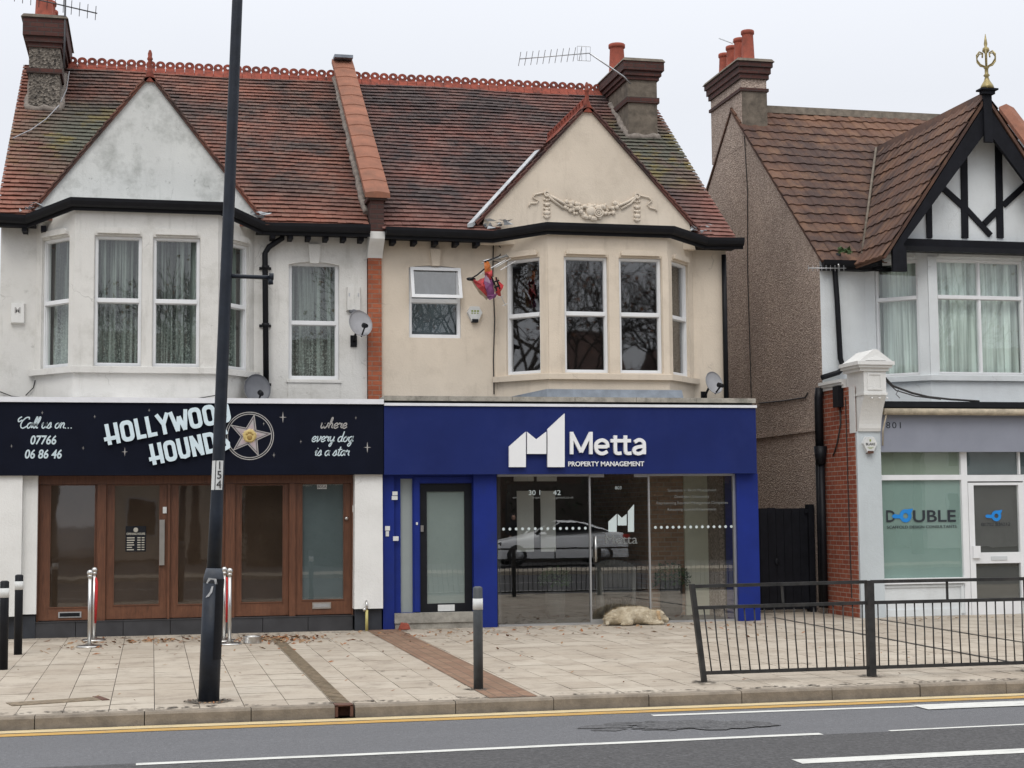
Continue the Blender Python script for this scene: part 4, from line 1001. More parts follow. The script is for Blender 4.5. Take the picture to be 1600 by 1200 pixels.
for k in range(n):
    t0, t1 = k/n, (k+1.08)/n
    p0 = Vector((0, ya+(yb_-ya)*t0, za+(zb_-za)*t0)); p1 = Vector((0, ya+(yb_-ya)*t1, za+(zb_-za)*t1)); m = MB(); w_ = .145
    sec = [(-w_-.05, -.03), (-w_-.045, .045), (-.09, .062), (0, .07), (.09, .062), (w_+.045, .045), (w_+.05, -.03)]
    xc = (px_0+px_1)/2; m.hexa([(xc+a, p0.y-.02, p0.z+c+.016) for a, c in sec], [(xc+a, p1.y-.02, p1.z+c) for a, c in sec]); m.build('coping_tile', 'clay_orange', PWT)
bx('end_cap', 'lead_dark', PWT, xc-.17, xc+.17, RY-.15, RY+.25, zb_+.03, zb_+.085)
m = MB()
P2 = [Vector((px_0-.035+random.uniform(-.012, .012), YW-.05+(RY-YW)*k/46, plz(YW-.05+(RY-YW)*k/46)+.05+random.uniform(-.015, .02))) for k in range(47)]
m.tube(P2, [random.uniform(.045, .075) for _ in P2], 7)
m.build('mortar_fillet', 'mortar', PWT)

# =========================== cream house
CH = thing('terraced_house', 'cream rendered terraced house with fruit swag on its gable, above the blue shop', 'house', (6.2, 23.5, 0))
wl, wr = FWALL.uw(776, 480)[0], FWALL.uw(1083, 480)[0]; fl, fr_ = FBAY.uw(857, 480)[0], FBAY.uw(1044, 480)[0]
zs = FBAY.uw(955, 584)[1]; zgt = onY(950, 351, YB-.13).z; zgw = onY(660, 359, YW-.3).z
fw1 = FBAY.rect(882, 401, 950, 580); fw2 = FBAY.rect(968, 402, 1034, 581); zh = fw1[3]; z0_ = zs+.012
fronts = [(fw1[0], fw1[1], z0_, zh), (fw2[0], fw2[1], z0_, zh)]; mid = FBAY.uw(920, 490)[1]
bay(CH, 'cream_render', wl, fl, fr_, wr, 3.3, zs, .06, zgt-.12, fronts, (.18, .84, z0_, zh), (zgw, zgt), None, 'glass_cream', 'cream_render', (mid, mid))
win = FWALL.rect(639, 415, 720, 528)
m = MB(); m.M = FWALL.M
wall_holes(m, wr, XR, 3.2, EZ-.03, [], .1); m.build('front_wall', 'cream_render', CH)
m = MB(); m.M = FWALL.M; wall_holes(m, 3.44, wl, 3.2, EZ-.03, [win], .15); arch_corners(m, win[0], win[1], win[3], .04, 0, .1)
kx0 = FWALL.uw(680, 400)[0]; keystone(m, kx0, .12, .17, win[3]-.01, win[3]+.26)
m.box(win[0]-.02, win[1]+.02, -.012, .01, 3.3, win[2]-.002) if False else None
m.M = None; m.build('front_wall', 'cream_render', CH)
mz = FWALL.uw(680, 470)[1]
o = window(CH, FWALL, *win, .09, (mz,), fw=.042)
m = MB(); hz = win[3]-.03; a_, c_ = win[0]+.02, win[1]+.0; bz = mz+.03    # top-hung light standing open
def tl(u, w):
    d = (hz-w)*.32; return (u, YW+.02-d, w)
th = .05
for (u0, u1, w0, w1) in ((a_, a_+th, bz, hz), (c_-th, c_, bz, hz), (a_+th, c_-th, bz, bz+th), (a_+th, c_-th, hz-th, hz)):
    f_ = [tl(u0, w0), tl(u1, w0), tl(u1, w1), tl(u0, w1)]; m.hexa([(p[0], p[1]-.03, p[2]) for p in f_], [(p[0], p[1]+.02, p[2]) for p in f_])
sh = m.build('open_light', 'upvc', o)
g = MB(); g.poly([tl(a_+.03, bz+.03), tl(c_-.03, bz+.03), tl(c_-.03, hz-.03), tl(a_+.03, hz-.03)]); sh.name = 'open_light'
g.build('pane', 'glass_cream', o)
m = MB(); add_curtain(FWALL, win[0]+.03, win[1]-.03, win[2]+.03, win[3]-.03, .3, 'blind_grey', o, 2, .01)
m = MB(); m.box(XR-.2, XR, YW+.001, YR, -.02, EZ); m.hexa([(XR-.2, YW+.1, EZ-.05), (XR-.2, YR, EZ-.05), (XR-.2, RY, RZ-.06)], [(XR, YW+.1, EZ-.05), (XR, YR, EZ-.05), (XR, RY, RZ-.06)]); m.build('side_wall', 'pebbledash', CH)
m = MB(); m.box(3.44, XR-.2, 27.4, 27.5, 3.4, 6); m.box(3.44, XR-.2, YB+.05, 27.4, 3.25, 3.33); m.box(3.44, XR-.2, YW+.02, 27.5, 6.05, 6.07); m.box(wl-.3, wl-.2, YW+.1, 27.4, 3.33, 6.05); m.build('upstairs_room', 'room_dark', CH)
m = deck(CH, 3.42, XR+.03); m.tint = .4
roof_tiles(m, (3.41, EY-.08, EZ-.062), (1, 0, 0), sdir, XR+.06-3.41, RLEN+.1, .13, .14, nrm, clip=lambda a, s_: not (s_ < .42 and wl-.02 < 3.41+a < wr+.02))
rc = m.build('roof', 'clay_tiles_east', CH, tint=True)
m = MB(); crest(m, 3.5, 8.25, RY, RZ+.03); m.build('ridge_crest', 'clay_red', rc)
a_ = onY(918, 171, 24.12); gl_ = onY(768, 347, 24.12); gr_ = onY(1087, 352, 24.12); xcc = a_.x; hw = (gr_.x-gl_.x)/2
G2 = gable(CH, xcc, a_.z-.02, xcc-hw, xcc+hw, (gl_.z+gr_.z)/2, 'cream_render', 'clay_tiles_east', True, 24.14, zgt-.25)
# lead valley on the left of the gable
_, _, yb2, slp, y02, zr2 = G2
m = MB(); k_ = (zr2-EZ)/slp
pa = Vector((xcc-k_-.02, EY-.05, EZ+.05)); pb = pa.lerp(Vector((xcc, yb2, zr2)), .86)+Vector((-.03, 0, .04)); pa2 = pa+Vector((-.02, 0, .03))
nn_ = Vector((0, 0, 1)); d_ = (pb-pa2).normalized(); sv = Vector((-1, 0, 0))
m.hexa([pa2+sv*.03, pa2-sv*.06+nn_*.03, pa2-sv*.06-nn_*.04, pa2+sv*.03-nn_*.05], [pb+sv*.03, pb-sv*.06+nn_*.03, pb-sv*.06-nn_*.04, pb+sv*.03-nn_*.05]); m.build('valley_flashing', 'lead', CH)
for (cx, cy, n_) in ((wl-.08, 1, 22), (wr+.06, -1, 12)):
    m = MB()
    for _ in range(n_):
        p = Vector((cx+random.uniform(-.22, .20)*cy, random.uniform(EY-.08, EY+.05), zgw+.06+random.uniform(0, .16))); r_ = random.uniform(.035, .085)
        m.poly([p+Vector((random.uniform(-r_, r_)*1.6, random.uniform(-.05, .05), random.uniform(-r_, r_)*.6)) for _ in range(4)])
    m.build('crumpled_lead', 'lead', CH)
m = MB(); pth = [(3.45, EY-.04, zgw), (wl-.1, YW-.28, zgw), (fl-.02, YB-.06, zgt), (fr_+.02, YB-.06, zgt), (wr+.1, YW-.28, zgw), (XR+.16, EY-.04, zgw)]
sweep(m, pth, GUT); m.build('gutter', 'black_plastic', CH)
m = MB()
for k in range(8):
    u_ = 3.6+k*.33
    if u_ < wl-.1: bx('rafter_end', 'black_timber', CH, u_-.035, u_+.035, YW-.30, YW, zgw-.22, zgw-.131)
m.box(3.44, wl, YW-.3, YW, zgw-.13, zgw-.10); m.build('soffit', 'black_timber', CH); m = MB(); m.box(wr, XR+.1, YW-.3, YW, zgw-.14, zgw-.10); m.build('soffit', 'black_timber', CH)
# swag of fruit and ribbons in relief
FG = front(24.14); m = MB()
def g2(px, py): q_ = FG.uw(px, py); return Vector((q_[0], 24.12, q_[1]))
L0, R0, B0 = g2(853, 303), g2(996, 306), g2(928, 333)
for k in range(90):
    t = random.uniform(.2, .8); x_ = L0.x+(R0.x-L0.x)*t; s_ = 1-(2*t-1)**2; zz = L0.z+(R0.z-L0.z)*t-(L0.z-B0.z+.06)*s_
    wd = .025+.085*max(0, s_-.45)*1.8; m.ball((x_, 24.13-random.uniform(0, .03), zz+.06+random.uniform(-wd, wd)), random.uniform(.022, .045), 6, (1, .8, 1))
m.ball((B0.x-.06, 24.11, B0.z+.02), .085, 10, (1, .6, 1)); p = g2(934, 333)
for r_ in (.075, .045, .015): m.M = Matrix.Translation((p.x, 24.09, p.z)); m.ring([(r_*math.cos(k*.393), r_*math.sin(k*.393)) for k in range(16)], [((r_-.018)*math.cos(k*.393), (r_-.018)*math.sin(k*.393)) for k in range(16)], .03, -.02); m.M = None
for pts, r_ in (([(853, 303), (870, 312), (888, 322), (905, 326)], .022), ([(996, 306), (980, 316), (965, 322), (950, 326)], .022), ([(853, 303), (862, 312), (880, 326)], .02), ([(996, 306), (985, 318), (970, 327)], .02),
                ([(850, 301), (836, 304), (832, 309), (841, 313), (838, 318), (828, 318), (826, 323)], .013), ([(1000, 306), (1013, 309), (1018, 314), (1011, 320), (1015, 325), (1024, 327), (1026, 331)], .013)):
    m.tube([g2(*p) for p in pts], r_, 6)
for cx, cy in ((854, 303), (995, 306)): q_ = g2(cx, cy); m.M = Matrix.Translation((q_.x, 24.13, q_.z)); m.ring([(.05*math.cos(k*.393), .05*math.sin(k*.393)) for k in range(16)], [(.025*math.cos(k*.393), .025*math.sin(k*.393)) for k in range(16)], .01, -.03); m.M = None
for cx, ys in ((854, (313, 320, 327, 333, 339)), (995, (316, 324, 331, 338, 344))):
    for j, yy in enumerate(ys):
        q_ = g2(cx, yy); m.ball((q_.x, 24.12, q_.z), (.02, .04, .035, .055, .04)[j], 7, (1, .6, .8)); m.ball((q_.x-.04, 24.125, q_.z+.01), .02, 5); m.ball((q_.x+.04, 24.125, q_.z+.01), .02, 5)
m.build('plaster_swag', 'cream_render', CH)
cy0 = 27.05; c0, c1 = onY(982, 180, cy0).x, onY(1027, 180, cy0).x; zt_ = onY(1010, 91, cy0-.1).z
potp = onY(974, 92, cy0+.95)
chimney(CH, c0, c1, cy0, 28.62, plz(cy0)-.25, zt_, 'old_render', [(.22, .06, .11), (.31, .22, .07), (.38, .31, .035), (.80, .70, .035)], [((c0+c1)/2-.12, cy0+1.18, .155, .62)])
m = MB(); m.tube(pxpath([(1131, 398), (1133, 520), (1135, 628)], YW-.06), .04, 10); m.build('downpipe', 'black_plastic', CH)
m = MB(); m.tube(pxpath([(771, 375), (770, 430), (773, 500), (771, 560), (772, 616)], YW-.02), .010, 6)
m.tube(pxpath([(779, 383), (790, 395), (776, 402), (792, 412), (770, 408)], YW-.06), .008, 5); m.tube(pxpath([(784, 378), (788, 390), (780, 400)], YW-.06), .008, 5); m.build('cable', 'cable', CH)

# ---- blue shop
bz0, bz1 = 2.275, 3.29
BX0, BX1 = 3.325, 9.15
SB = bx('shop_sign', 'sign_blue', CH, BX0, BX1, YF+.0, YF+.35, bz0, bz1)
bx('sign_trim', 'trim_white', SB, BX0, BX1+.01, YF-.03, YF+.2, bz1+.002, bz1+.042)
bx('sign_soffit_strip', 'black_paint', SB, BX0+.02, BX1-.02, YF+.10, YF+.35, bz1+.043, bz1+.078)
cz0, cz1 = onY(850, 634, YF+.05).z, onY(850, 623, YF-.02).z
m = MB(); n = 6
for k in range(n): m.box(BX0-.0+(BX1-BX0)*k/n+.003, BX0+(BX1-BX0)*(k+1)/n-.003, YF-.02, YF+.5, bz1+.079, bz1+.079+.07)
m.build('stone_coping', 'old_stone', CH)
bx('flat_roof', 'lead_dark', CH, BX0, BX1, YF+.5, YW-.01, 3.36, 3.40)
q0 = FBAY.rect(853, 609, 1067, 624); m = MB(); m.hexa([(q0[0]-.6, YW-.2, 3.36), (q0[0], YB-.10, 3.36), (q0[1], YB-.10, 3.36), (q0[1]+.05, YB+.2, 3.36)], [(q0[0]-.6, YW-.2, 3.47), (q0[0], YB-.04, q0[3]), (q0[1]-.03, YB-.04, q0[3]), (q0[1], YB+.2, q0[3])]); m.build('lead_upstand', 'lead_dark', CH)
# raised logo and letters
def lg(F_, pts, mat, parent, Y, d, name='logo'):
    m = MB(); m.prism([F_.uw(x, y) for x, y in pts], Y-d, Y+.0); return m.build(name, mat, parent)
for pts in ([(794, 698), (820, 675), (820, 730), (794, 730)], [(822, 675), (836.5, 687), (852, 675), (852, 709.5), (822, 709.5)], [(854, 671), (880.5, 646.5), (880.5, 730), (854, 730)]): lg(FS, pts, 'sign_letter_white', SB, YF-.02, .05)
A_, B_ = FS.uw(889, 709.5), FS.uw(1008, 709.5); hh = FS.uw(889, 675)[1]-A_[1]
def fit(body, x0, x1, yb, hpx, mat, parent, Y, depth, F_=FS, **k):
    A_, B_ = F_.uw(x0, yb), F_.uw(x1, yb); h = (F_.uw(x0, yb-hpx)[1]-A_[1])/.729
    o = text(body, A_[0], A_[1], h, mat, parent, Y, depth, align='LEFT', **k); xs_ = [v.co.x for v in o.data.vertices]; x0m, x1m = min(xs_), max(xs_)
    s_ = (B_[0]-A_[0])/(x1m-x0m); ox = org(parent).x
    for v in o.data.vertices: v.co.x = (A_[0]-ox)+(v.co.x-x0m)*s_
    return o
def zz4(*p): return [FS.uw(860+a/4.706, 610+b_/4.706) for a, b_ in p]
m = MB(); wpx = 5.4/103; lay = 0
for st, sm_ in (([(150, 470), (150, 306)], 0), ([(149, 312), (220, 455)], 0), ([(220, 455), (291, 312)], 0), ([(291, 306), (291, 470)], 0),
    ([(330, 415), (412, 415)], 0), ([(414, 421), (408, 385), (373, 366), (336, 385), (328, 418), (340, 452), (375, 466), (412, 450)], 1),
    ([(471, 332), (471, 440), (483, 463), (515, 462)], 1), ([(545, 332), (545, 440), (557, 463), (588, 462)], 1), ([(436, 371), (584, 371)], 0),
    ([(612, 382), (645, 364), (675, 378), (682, 405), (682, 470)], 1), ([(682, 412), (640, 416), (612, 430), (612, 456), (640, 466), (668, 455), (682, 435)], 1)):
    pts = zz4(*st); pts = catmull(pts) if sm_ else pts; lay += .0004; m.ribbon(pts, wpx, YF-.012, YF-.06-lay)
m.build('raised_lettering', 'sign_letter_white', SB)
fit('PROPERTY MANAGEMENT', 887.5, 1006, 728.5, 7.6, 'sign_letter_white', SB, YF-.012, .02, bold=.0015, name='raised_lettering')
FP = front(YP)
# piers, door frame
pb0, pb1 = FP.uw(740, 850)[0], FP.uw(776, 850)[0]; pr0 = FP.uw(1152, 850)[0]
bx('pier', 'pier_blue', CH, pb0, pb1, YP-.02, YP+.4, .0, bz0)
bx('pier', 'pier_blue', CH, pr0, BX1+.06, YP-.02, YP+.5, .0, bz0)
p1 = FP.uw(616, 850)[0]; bx('pier', 'pier_blue', CH, BX0, p1, YP, YP+.4, .0, bz0)
YD = 23.52; FD = front(YD)
d0, d1, dz0_, dz1_ = FD.rect(656.5, 755, 740, 962); s0, s1, sz0_, sz1_ = FD.rect(626, 748, 645, 962)
m = MB()
m.box(p1, s0, YD, YD+.2, .24, bz0); m.box(s1, d0, YD+.002, YD+.2, .24, bz0); m.box(s0, s1, YD+.001, YD+.2, sz1_, bz0); m.box(s0, s1, YD+.001, YD+.2, .24, sz0_); m.box(d0, pb0, YD+.001, YD+.2, dz1_, bz0)
m.box(d0-.07, d0-.03, YD-.02, YD+.01, .24, dz1_+.12) if False else None
m.box(s1+.02, d0-.015, YD-.014, YD+.01, .25, bz0-.03); m.box(d0-.015, pb0, YD-.012, YD+.01, dz1_+.015, bz0-.03)
m.build('door_surround', 'pier_blue', CH)
sl_ = bx('side_light', 'frost', CH, s0, s1, YD+.05, YD+.06, sz0_, sz1_)
stz = FD.uw(680, 967)[1]
m = MB(); m.box(p1+.01, pb0, YP+.0, YD+.3, 0, stz-.05); m.box(p1-.0, pb0, YP-.02, YD+.3, stz-.049, .235); m.build('door_step', 'concrete', CH)
BD = MB(); a0, a1, c0, c1 = FD.rect(668, 768, 727, 943)
BD.box(d0+.004, a0, YD+.05, YD+.1, dz0_+.01, dz1_); BD.box(a1, d1-.004, YD+.05, YD+.1, dz0_+.01, dz1_); BD.box(a0, a1, YD+.052, YD+.1, dz0_+.01, c0); BD.box(a0, a1, YD+.052, YD+.1, c1, dz1_)
BD = BD.build('door', 'black_paint', CH)
g = MB(); g.poly([(a0, YD+.07, c0), (a1, YD+.07, c0), (a1, YD+.07, c1), (a0, YD+.07, c1)]); g.build('pane', 'glass', BD); bx('frosted_panel', 'frost', BD, a0, a1, YD+.076, YD+.08, c0, c1)
q0 = FD.rect(685, 945, 711, 955); bx('letter_plate', 'plate_white', BD, q0[0], q0[1], YD+.03, YD+.055, q0[2], q0[3])
q0 = FD.rect(657.5, 821, 662, 831); bx('handle', 'steel', BD, q0[0], q0[1], YD+.01, YD+.055, q0[2], q0[3])
bx('door_sill', 'alu', CH, d0, d1, YD+.0, YD+.12, dz0_-.02, dz0_+.009)
for (x0, y0, x1, y1) in ((613, 768, 621, 774), (612, 775, 621, 781)): q0 = FP.rect(x0, y0, x1, y1); bx('notice', 'plate_white', CH, q0[0], q0[1], YP-.012, YP+.01, q0[2], q0[3])
for (x0, y0, x1, y1) in ((600.5, 822, 608, 829), (601.5, 830, 606.5, 838), (613, 838, 621.5, 845)): q0 = FP.rect(x0, y0, x1, y1); bx('entry_panel', 'plate_white', CH, q0[0]+.01, q0[1]+.01, YP-.014, YP+.01, q0[2], q0[3])
q0 = FD.rect(649.5, 816, 652.5, 820); bx('bell_push', 'plate_white', CH, q0[0], q0[1], YD-.03, YD-.01, q0[2], q0[3])
# glazed shop front
YG = 23.52; FGL = front(YG); gx = [FGL.uw(x, 850)[0] for x in (776.5, 922, 1014.5, 1150)]
gz0, gz1 = .03, FGL.uw(850, 744)[1]
for i in range(3):
    a, c = gx[i]+.012, gx[i+1]-.012
    m = MB()
    if i != 1:
        m.box(a, c, YG-.02, YG+.02, gz1-.005, gz1+.05); m.box(a, c, YG-.018, YG+.018, .0, gz0)
        nm = 'shop_window'
    else:
        m.box(a, a+.22, YG-.016, YG+.016, gz1-.02, gz1+.03); m.box(c-.22, c, YG-.016, YG+.016, gz1-.02, gz1+.03); m.box(a, c, YG-.02, YG+.02, .0, .075)
        nm = 'glass_door'
    if i == 2: m.box(c-.03, c+.012, YG-.03, YG+.03, 0, gz1+.05)
    if i != 2: m.box(c-.001, c+.022, YG-.03, YG+.0, .0, gz1+.02)
    o = m.build(nm, 'alu', CH)
    g = MB(); g.poly([(a, YG, .02), (c, YG, .02), (c, YG, gz1+.03), (a, YG, gz1+.03)]); g.build('pane', 'glass_shop', o)
    if i == 1:
        for dx in (.06, .10):
            h_ = MB(); h_.tube([(a+dx, YG-.05 if dx < .08 else YG+.05, FGL.uw(930, 878)[1]), (a+dx, YG-.05 if dx < .08 else YG+.05, FGL.uw(930, 838)[1])], .014, 8)
            for w_ in (872, 845): zz = FGL.uw(930, w_)[1]; h_.tube([(a+dx, YG-.05 if dx < .08 else YG+.05, zz), (a+dx, YG, zz)], .01, 6)
            h_.build('handle', 'steel', o)
        for pts in ([(950.5, 815), (963.5, 803), (963.5, 831), (950.5, 831)], [(965, 803), (971.5, 809), (979, 803), (979, 821), (965, 821)], [(981, 799), (990.5, 788), (990.5, 831), (981, 831)]): lg(FGL, pts, 'decal_white', o, YG-.003, .002)
        fit('Metta', 946, 996, 850, 15, 'decal_faint', o, YG-.004, .001, FGL); fit('803', 961, 971, 764.5, 5, 'decal_white', o, YG-.004, .001, FGL)
    else:
        d_ = MB(); z_d = FGL.uw(850, 826)[1]; nD = 14; 
        for k in range(nD): 
            xx = a+.09+(c-a-.15)*k/(nD-1); d_.M = Matrix.Translation((xx, YG-.003, z_d)) @ Matrix.Rotation(math.pi/2, 4, 'X'); d_.lathe([(.022, 0), (.022, .001)], (0, 0, 0), 12)
        d_.build('dot_row', 'decal_white', o)
    if i == 0:
        fit('30 1', 826, 844, 773.5, 8, 'decal_white', o, YG-.004, .001, FGL); fit('42', 864, 876, 773.5, 8, 'decal_white', o, YG-.004, .001, FGL)
        fit('www.', 801, 809, 779, 4, 'decal_faint', o, YG-.004, .001, FGL); fit('proper', 831, 845, 779, 4, 'decal_faint', o, YG-.004, .001, FGL); fit('agement.co.uk', 866, 896, 779, 4, 'decal_faint', o, YG-.004, .001, FGL)
    if i == 2:
        for t_, x0, x1, yb in (('Specialists in Block Management', 1043, 1119, 768), ('Developer Consultancy', 1054, 1108, 778), ('Representing Resident Management Companies', 1026, 1137, 788), ('Resourcing Leasehold Departments', 1043, 1119, 798)): fit(t_, x0, x1, yb, 4.4, 'decal_faint', o, YG-.004, .001, FGL)
# interior of the blue shop
m = MB(); m.box(pb1, 9.0, 28.4, 28.5, 0, 3.2); m.box(pb1, pb1+.1, YG+.1, 28.4, 0, 3.2); m.box(9.0, 9.1, YG+.55, 28.4, 0, 3.2); m.box(pb1, 9.0, YG+.3, 28.4, 2.95, 3.1); m.build('interior_wall', 'interior_dark', CH)
bx('interior_floor', 'interior_floor', CH, pb1, 9.0, YG+.05, 28.4, -.03, .008)
xa, xb, xc_ = onY(1013, 860, 25.0).x, onY(1069, 860, 25.0).x, onY(1121, 860, 25.0).x
bx('brick_chimney_breast', 'shop_brick', CH, xa, xb, 25.0, 28.3, .009, 2.94); bx('interior_column', 'interior_cream', CH, xb+.002, xc_, 24.95, 25.5, .009, 2.94)
for x0, x1 in ((808, 834), (845, 868)):
    q0 = front(24.6).rect(x0, 767, x1, 862); bx('interior_blind', 'fresh_white', CH, q0[0], q0[1], 24.6, 24.62, q0[2], q0[3])
for x0, x1 in ((803, 834), (839, 870)):
    q0 = front(24.6).rect(x0, 742, x1, 752); bx('interior_panel', 'fresh_white', CH, q0[0], q0[1], 24.6, 24.62, q0[2], q0[3])

# =========================== half-timbered house on the right
X2, X3 = 10.87, 15.97
TH = thing('gabled_house', 'white house with black timbered gable and grey pebbledashed side wall', 'house', (13.42, 23.5, 0))
Y2, Y2B = 24.65, 23.93
r2y, r2z, s2 = 28.6, 9.45, .875; e2y, e2z = 24.5, r2z-.875*(28.6-24.5)
m = MB(); prof = [(Y2+.004, 0), (Y2+.004, e2z+.10), (r2y, r2z-.07), (33.6, 5.6), (33.6, 0)]
m.hexa([(X2, y, z) for y, z in prof], [(X2+.25, y, z) for y, z in prof])
m.box(X2-.03, X2, Y2+.02, 33, 3.02, 3.06); sw = m.build('side_wall', 'pebbledash', TH)
m = MB(); m.tube([onX(x, y, X2-.012) for x, y in ((1163, 212), (1168, 300), (1168, 420), (1171, 520), (1174, 630))], .009, 5)
m.tube([onX(x, y, X2-.015) for x, y in ((1186, 630), (1225, 626), (1258, 621), (1262, 614))], .012, 5); m.build('cable', 'cable', TH)
m = MB(); m.box(X2-.0, X2+.2, 23.45, Y2-.001, 0, 3.66); m.build('brick_return', 'red_brick', TH)
m = MB(); m.box(X2+.2, X3, Y2+.9, Y2+1, 0, 3.7) if False else None
YWs, YBs, FBs, FWs = YW, YB, FBAY, FWALL
YW, YB = Y2, Y2B; FWALL, FBAY = front(YW), front(YB)
wl = FWALL.uw(1352, 480)[0]; fl = FBAY.uw(1451, 480)[0]; xc2 = 13.42; wr, fr_ = 2*xc2-wl, 2*xc2-fl
fw1 = FBAY.rect(1465, 407, 1600, 582); zs2 = FBAY.uw(1500, 586)[1]; fr1 = (fw1[0], 2*xc2-fw1[0], zs2+.004, FBAY.uw(1500, 405)[1])
tz = FBAY.uw(1500, 464)[1]; zt2 = 6.05
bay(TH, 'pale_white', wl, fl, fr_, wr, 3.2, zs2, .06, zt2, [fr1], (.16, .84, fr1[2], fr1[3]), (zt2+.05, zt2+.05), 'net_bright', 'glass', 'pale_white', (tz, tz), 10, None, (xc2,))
m = MB(); m.M = FWALL.M; wall_holes(m, X2+.002, wl, 3.2, e2z, [], .1); wall_holes(m, wr, X3, 3.2, e2z, [], .1); m.M = None
m.box(X3-.2, X3, Y2+.001, 33, 0, 5.9); m.box(X2+.25, X3, 33.4, 33.6, 0, 5.6); m.build('front_wall', 'pale_white', TH)
m = MB(); m.box(X2+.25, X3-.2, 27.4, 27.5, 3.4, 5.9); m.box(X2+.25, X3-.2, YB+.05, 27.4, 3.1, 3.18); m.build('upstairs_room', 'interior_wall', TH)
YW, YB, FBAY, FWALL = YWs, YBs, FBs, FWs
# main roof
sd2 = Vector((0, 1, s2)).normalized(); nv2 = Vector((0, -s2, 1)).normalized(); ln2 = (r2y-e2y)*math.sqrt(1+s2*s2)
m = MB(); t = .06; m.tint = .4
m.hexa([(X2-.03, e2y, e2z-t), (X3, e2y, e2z-t), (X3, r2y, r2z-t), (X2-.03, r2y, r2z-t)], [(X2-.03, e2y, e2z-.01), (X3, e2y, e2z-.01), (X3, r2y, r2z-.01), (X2-.03, r2y, r2z-.01)])
m.hexa([(X2-.03, r2y, r2z-t), (X3, r2y, r2z-t), (X3, 33.7, 5.0-t), (X2-.03, 33.7, 5.0-t)], [(X2-.03, r2y, r2z), (X3, r2y, r2z), (X3, 33.7, 5.0), (X2-.03, 33.7, 5.0)])
roof_tiles(m, (X2-.05, e2y-.06, e2z-.05), (1, 0, 0), sd2, X3-X2+.05, ln2+.08, .24, .305, nv2, roll=True, lift=.03)
rt = m.build('roof', 'concrete_tiles', TH, tint=True)
m = MB(); m.hexa([(X2+.4, r2y-.13, r2z-.07), (X3, r2y-.13, r2z-.07), (X3, r2y+.13, r2z-.07), (X2+.4, r2y+.13, r2z-.07)], [(X2+.4, r2y-.06, r2z+.09), (X3, r2y-.06, r2z+.09), (X3, r2y+.06, r2z+.09), (X2+.4, r2y+.06, r2z+.09)]); m.build('ridge', 'old_render', rt)
# gable roof
yg = 23.80; yb0 = 23.42; gz = onY(1540, 158, yb0).z; gx_ = onY(1541, 158, yb0).x; g_foot = onY(1390, 395, yb0)
gs = (gz-g_foot.z)/(gx_-g_foot.x); zr = gz+.02
m = MB()
for sgn in (-1, 1):
    lowz = 5.72; fx = gx_+sgn*(zr-lowz)/gs; foot = Vector((fx, yb0-.02, lowz)); rid = Vector((gx_, yb0-.02, zr)); sv = rid-foot; lnn = sv.length; nv = Vector((sgn*gs, 0, 1)).normalized()
    def vy(s_): return e2y+(max(lowz+(zr-lowz)*s_/lnn, e2z)-e2z)/s2
    roof_tiles(m, foot+nv*.05, (0, 1, 0), sv, 4.6, lnn, .24, .305, nv, clip=lambda a, s_: yb0+a < vy(s_)+.30, roll=True, lift=.03)
    m.tint = .3; b4 = [foot, foot+Vector((0, 1.2, 0)), rid+Vector((0, 4.0, 0)), rid]
    m.hexa([p+nv*.0 for p in b4], [p+nv*.045 for p in b4])
gr = m.build('gable_roof', 'concrete_tiles', TH, tint=True)
m = MB(); m.hexa([(gx_-.11, yb0, zr-.06), (gx_+.11, yb0, zr-.06), (gx_+.11, 27.9, zr-.06), (gx_-.11, 27.9, zr-.06)], [(gx_-.04, yb0, zr+.13), (gx_+.04, yb0, zr+.13), (gx_+.04, 27.9, zr+.13), (gx_-.04, 27.9, zr+.13)]); m.build('ridge', 'concrete_tiles', gr)
m = MB(); vb_ = Vector((gx_-(zr-e2z)/gs, e2y-.03, e2z)); vt_ = Vector((gx_-.05, e2y+(zr-e2z)/s2, zr)); up3 = Vector((0, -.06, .09))
m.tube([vb_+up3+Vector((-.03, 0, 0)), vt_+up3+Vector((-.03, 0, 0))], .024, 6); m.build('valley_mortar', 'old_render', gr)
# gable wall, bargeboards, timbers
FG2 = front(yg)
bzb = onY(1480, 384, yg).z; m = MB(); half = (gz-bzb)/gs
m.hexa([(gx_-half-.1, yg, bzb), (gx_+half+.1, yg, bzb), (gx_, yg, gz-.05)], [(gx_-half-.1, yg+.2, bzb), (gx_+half+.1, yg+.2, bzb), (gx_, yg+.2, gz-.05)]); m.build('gable_wall', 'pale_white', TH)
m = MB()
def beam(pts, w, d): m.M = Matrix.Translation((0, yg, 0)); m.ribbon([FG2.uw(x, y) for x, y in pts], w, -d, .01); m.M = None
tm_ = [([(1450.5, 310), (1451.5, 372)], .10), ([(1505, 232), (1507, 372)], .12), ([(1559, 222), (1562, 372)], .12), ([(1468, 290), (1503, 322)], .10), ([(1509, 327), (1547, 368)], .09), ([(1604, 287), (1567, 321)], .10), ([(1557, 330), (1537, 350)], .10), ([(1620, 318), (1621, 372)], .10)]
for i, (pts, w) in enumerate(tm_): beam(pts, w, .03+.001*i)
bz_ = onY(1500, 378, yg).z; hb_ = half-.17; m.box(gx_-hb_, gx_+hb_, yg-.12, yg+.05, bzb-.05, bzb+.08); m.build('timber_framing', 'black_timber', TH)
m = MB(); m.box(gx_-half+.14, gx_+half-.14, yg-.18, yg+.02, bzb-.13, bzb-.051); m.build('gutter', 'black_plastic', TH)
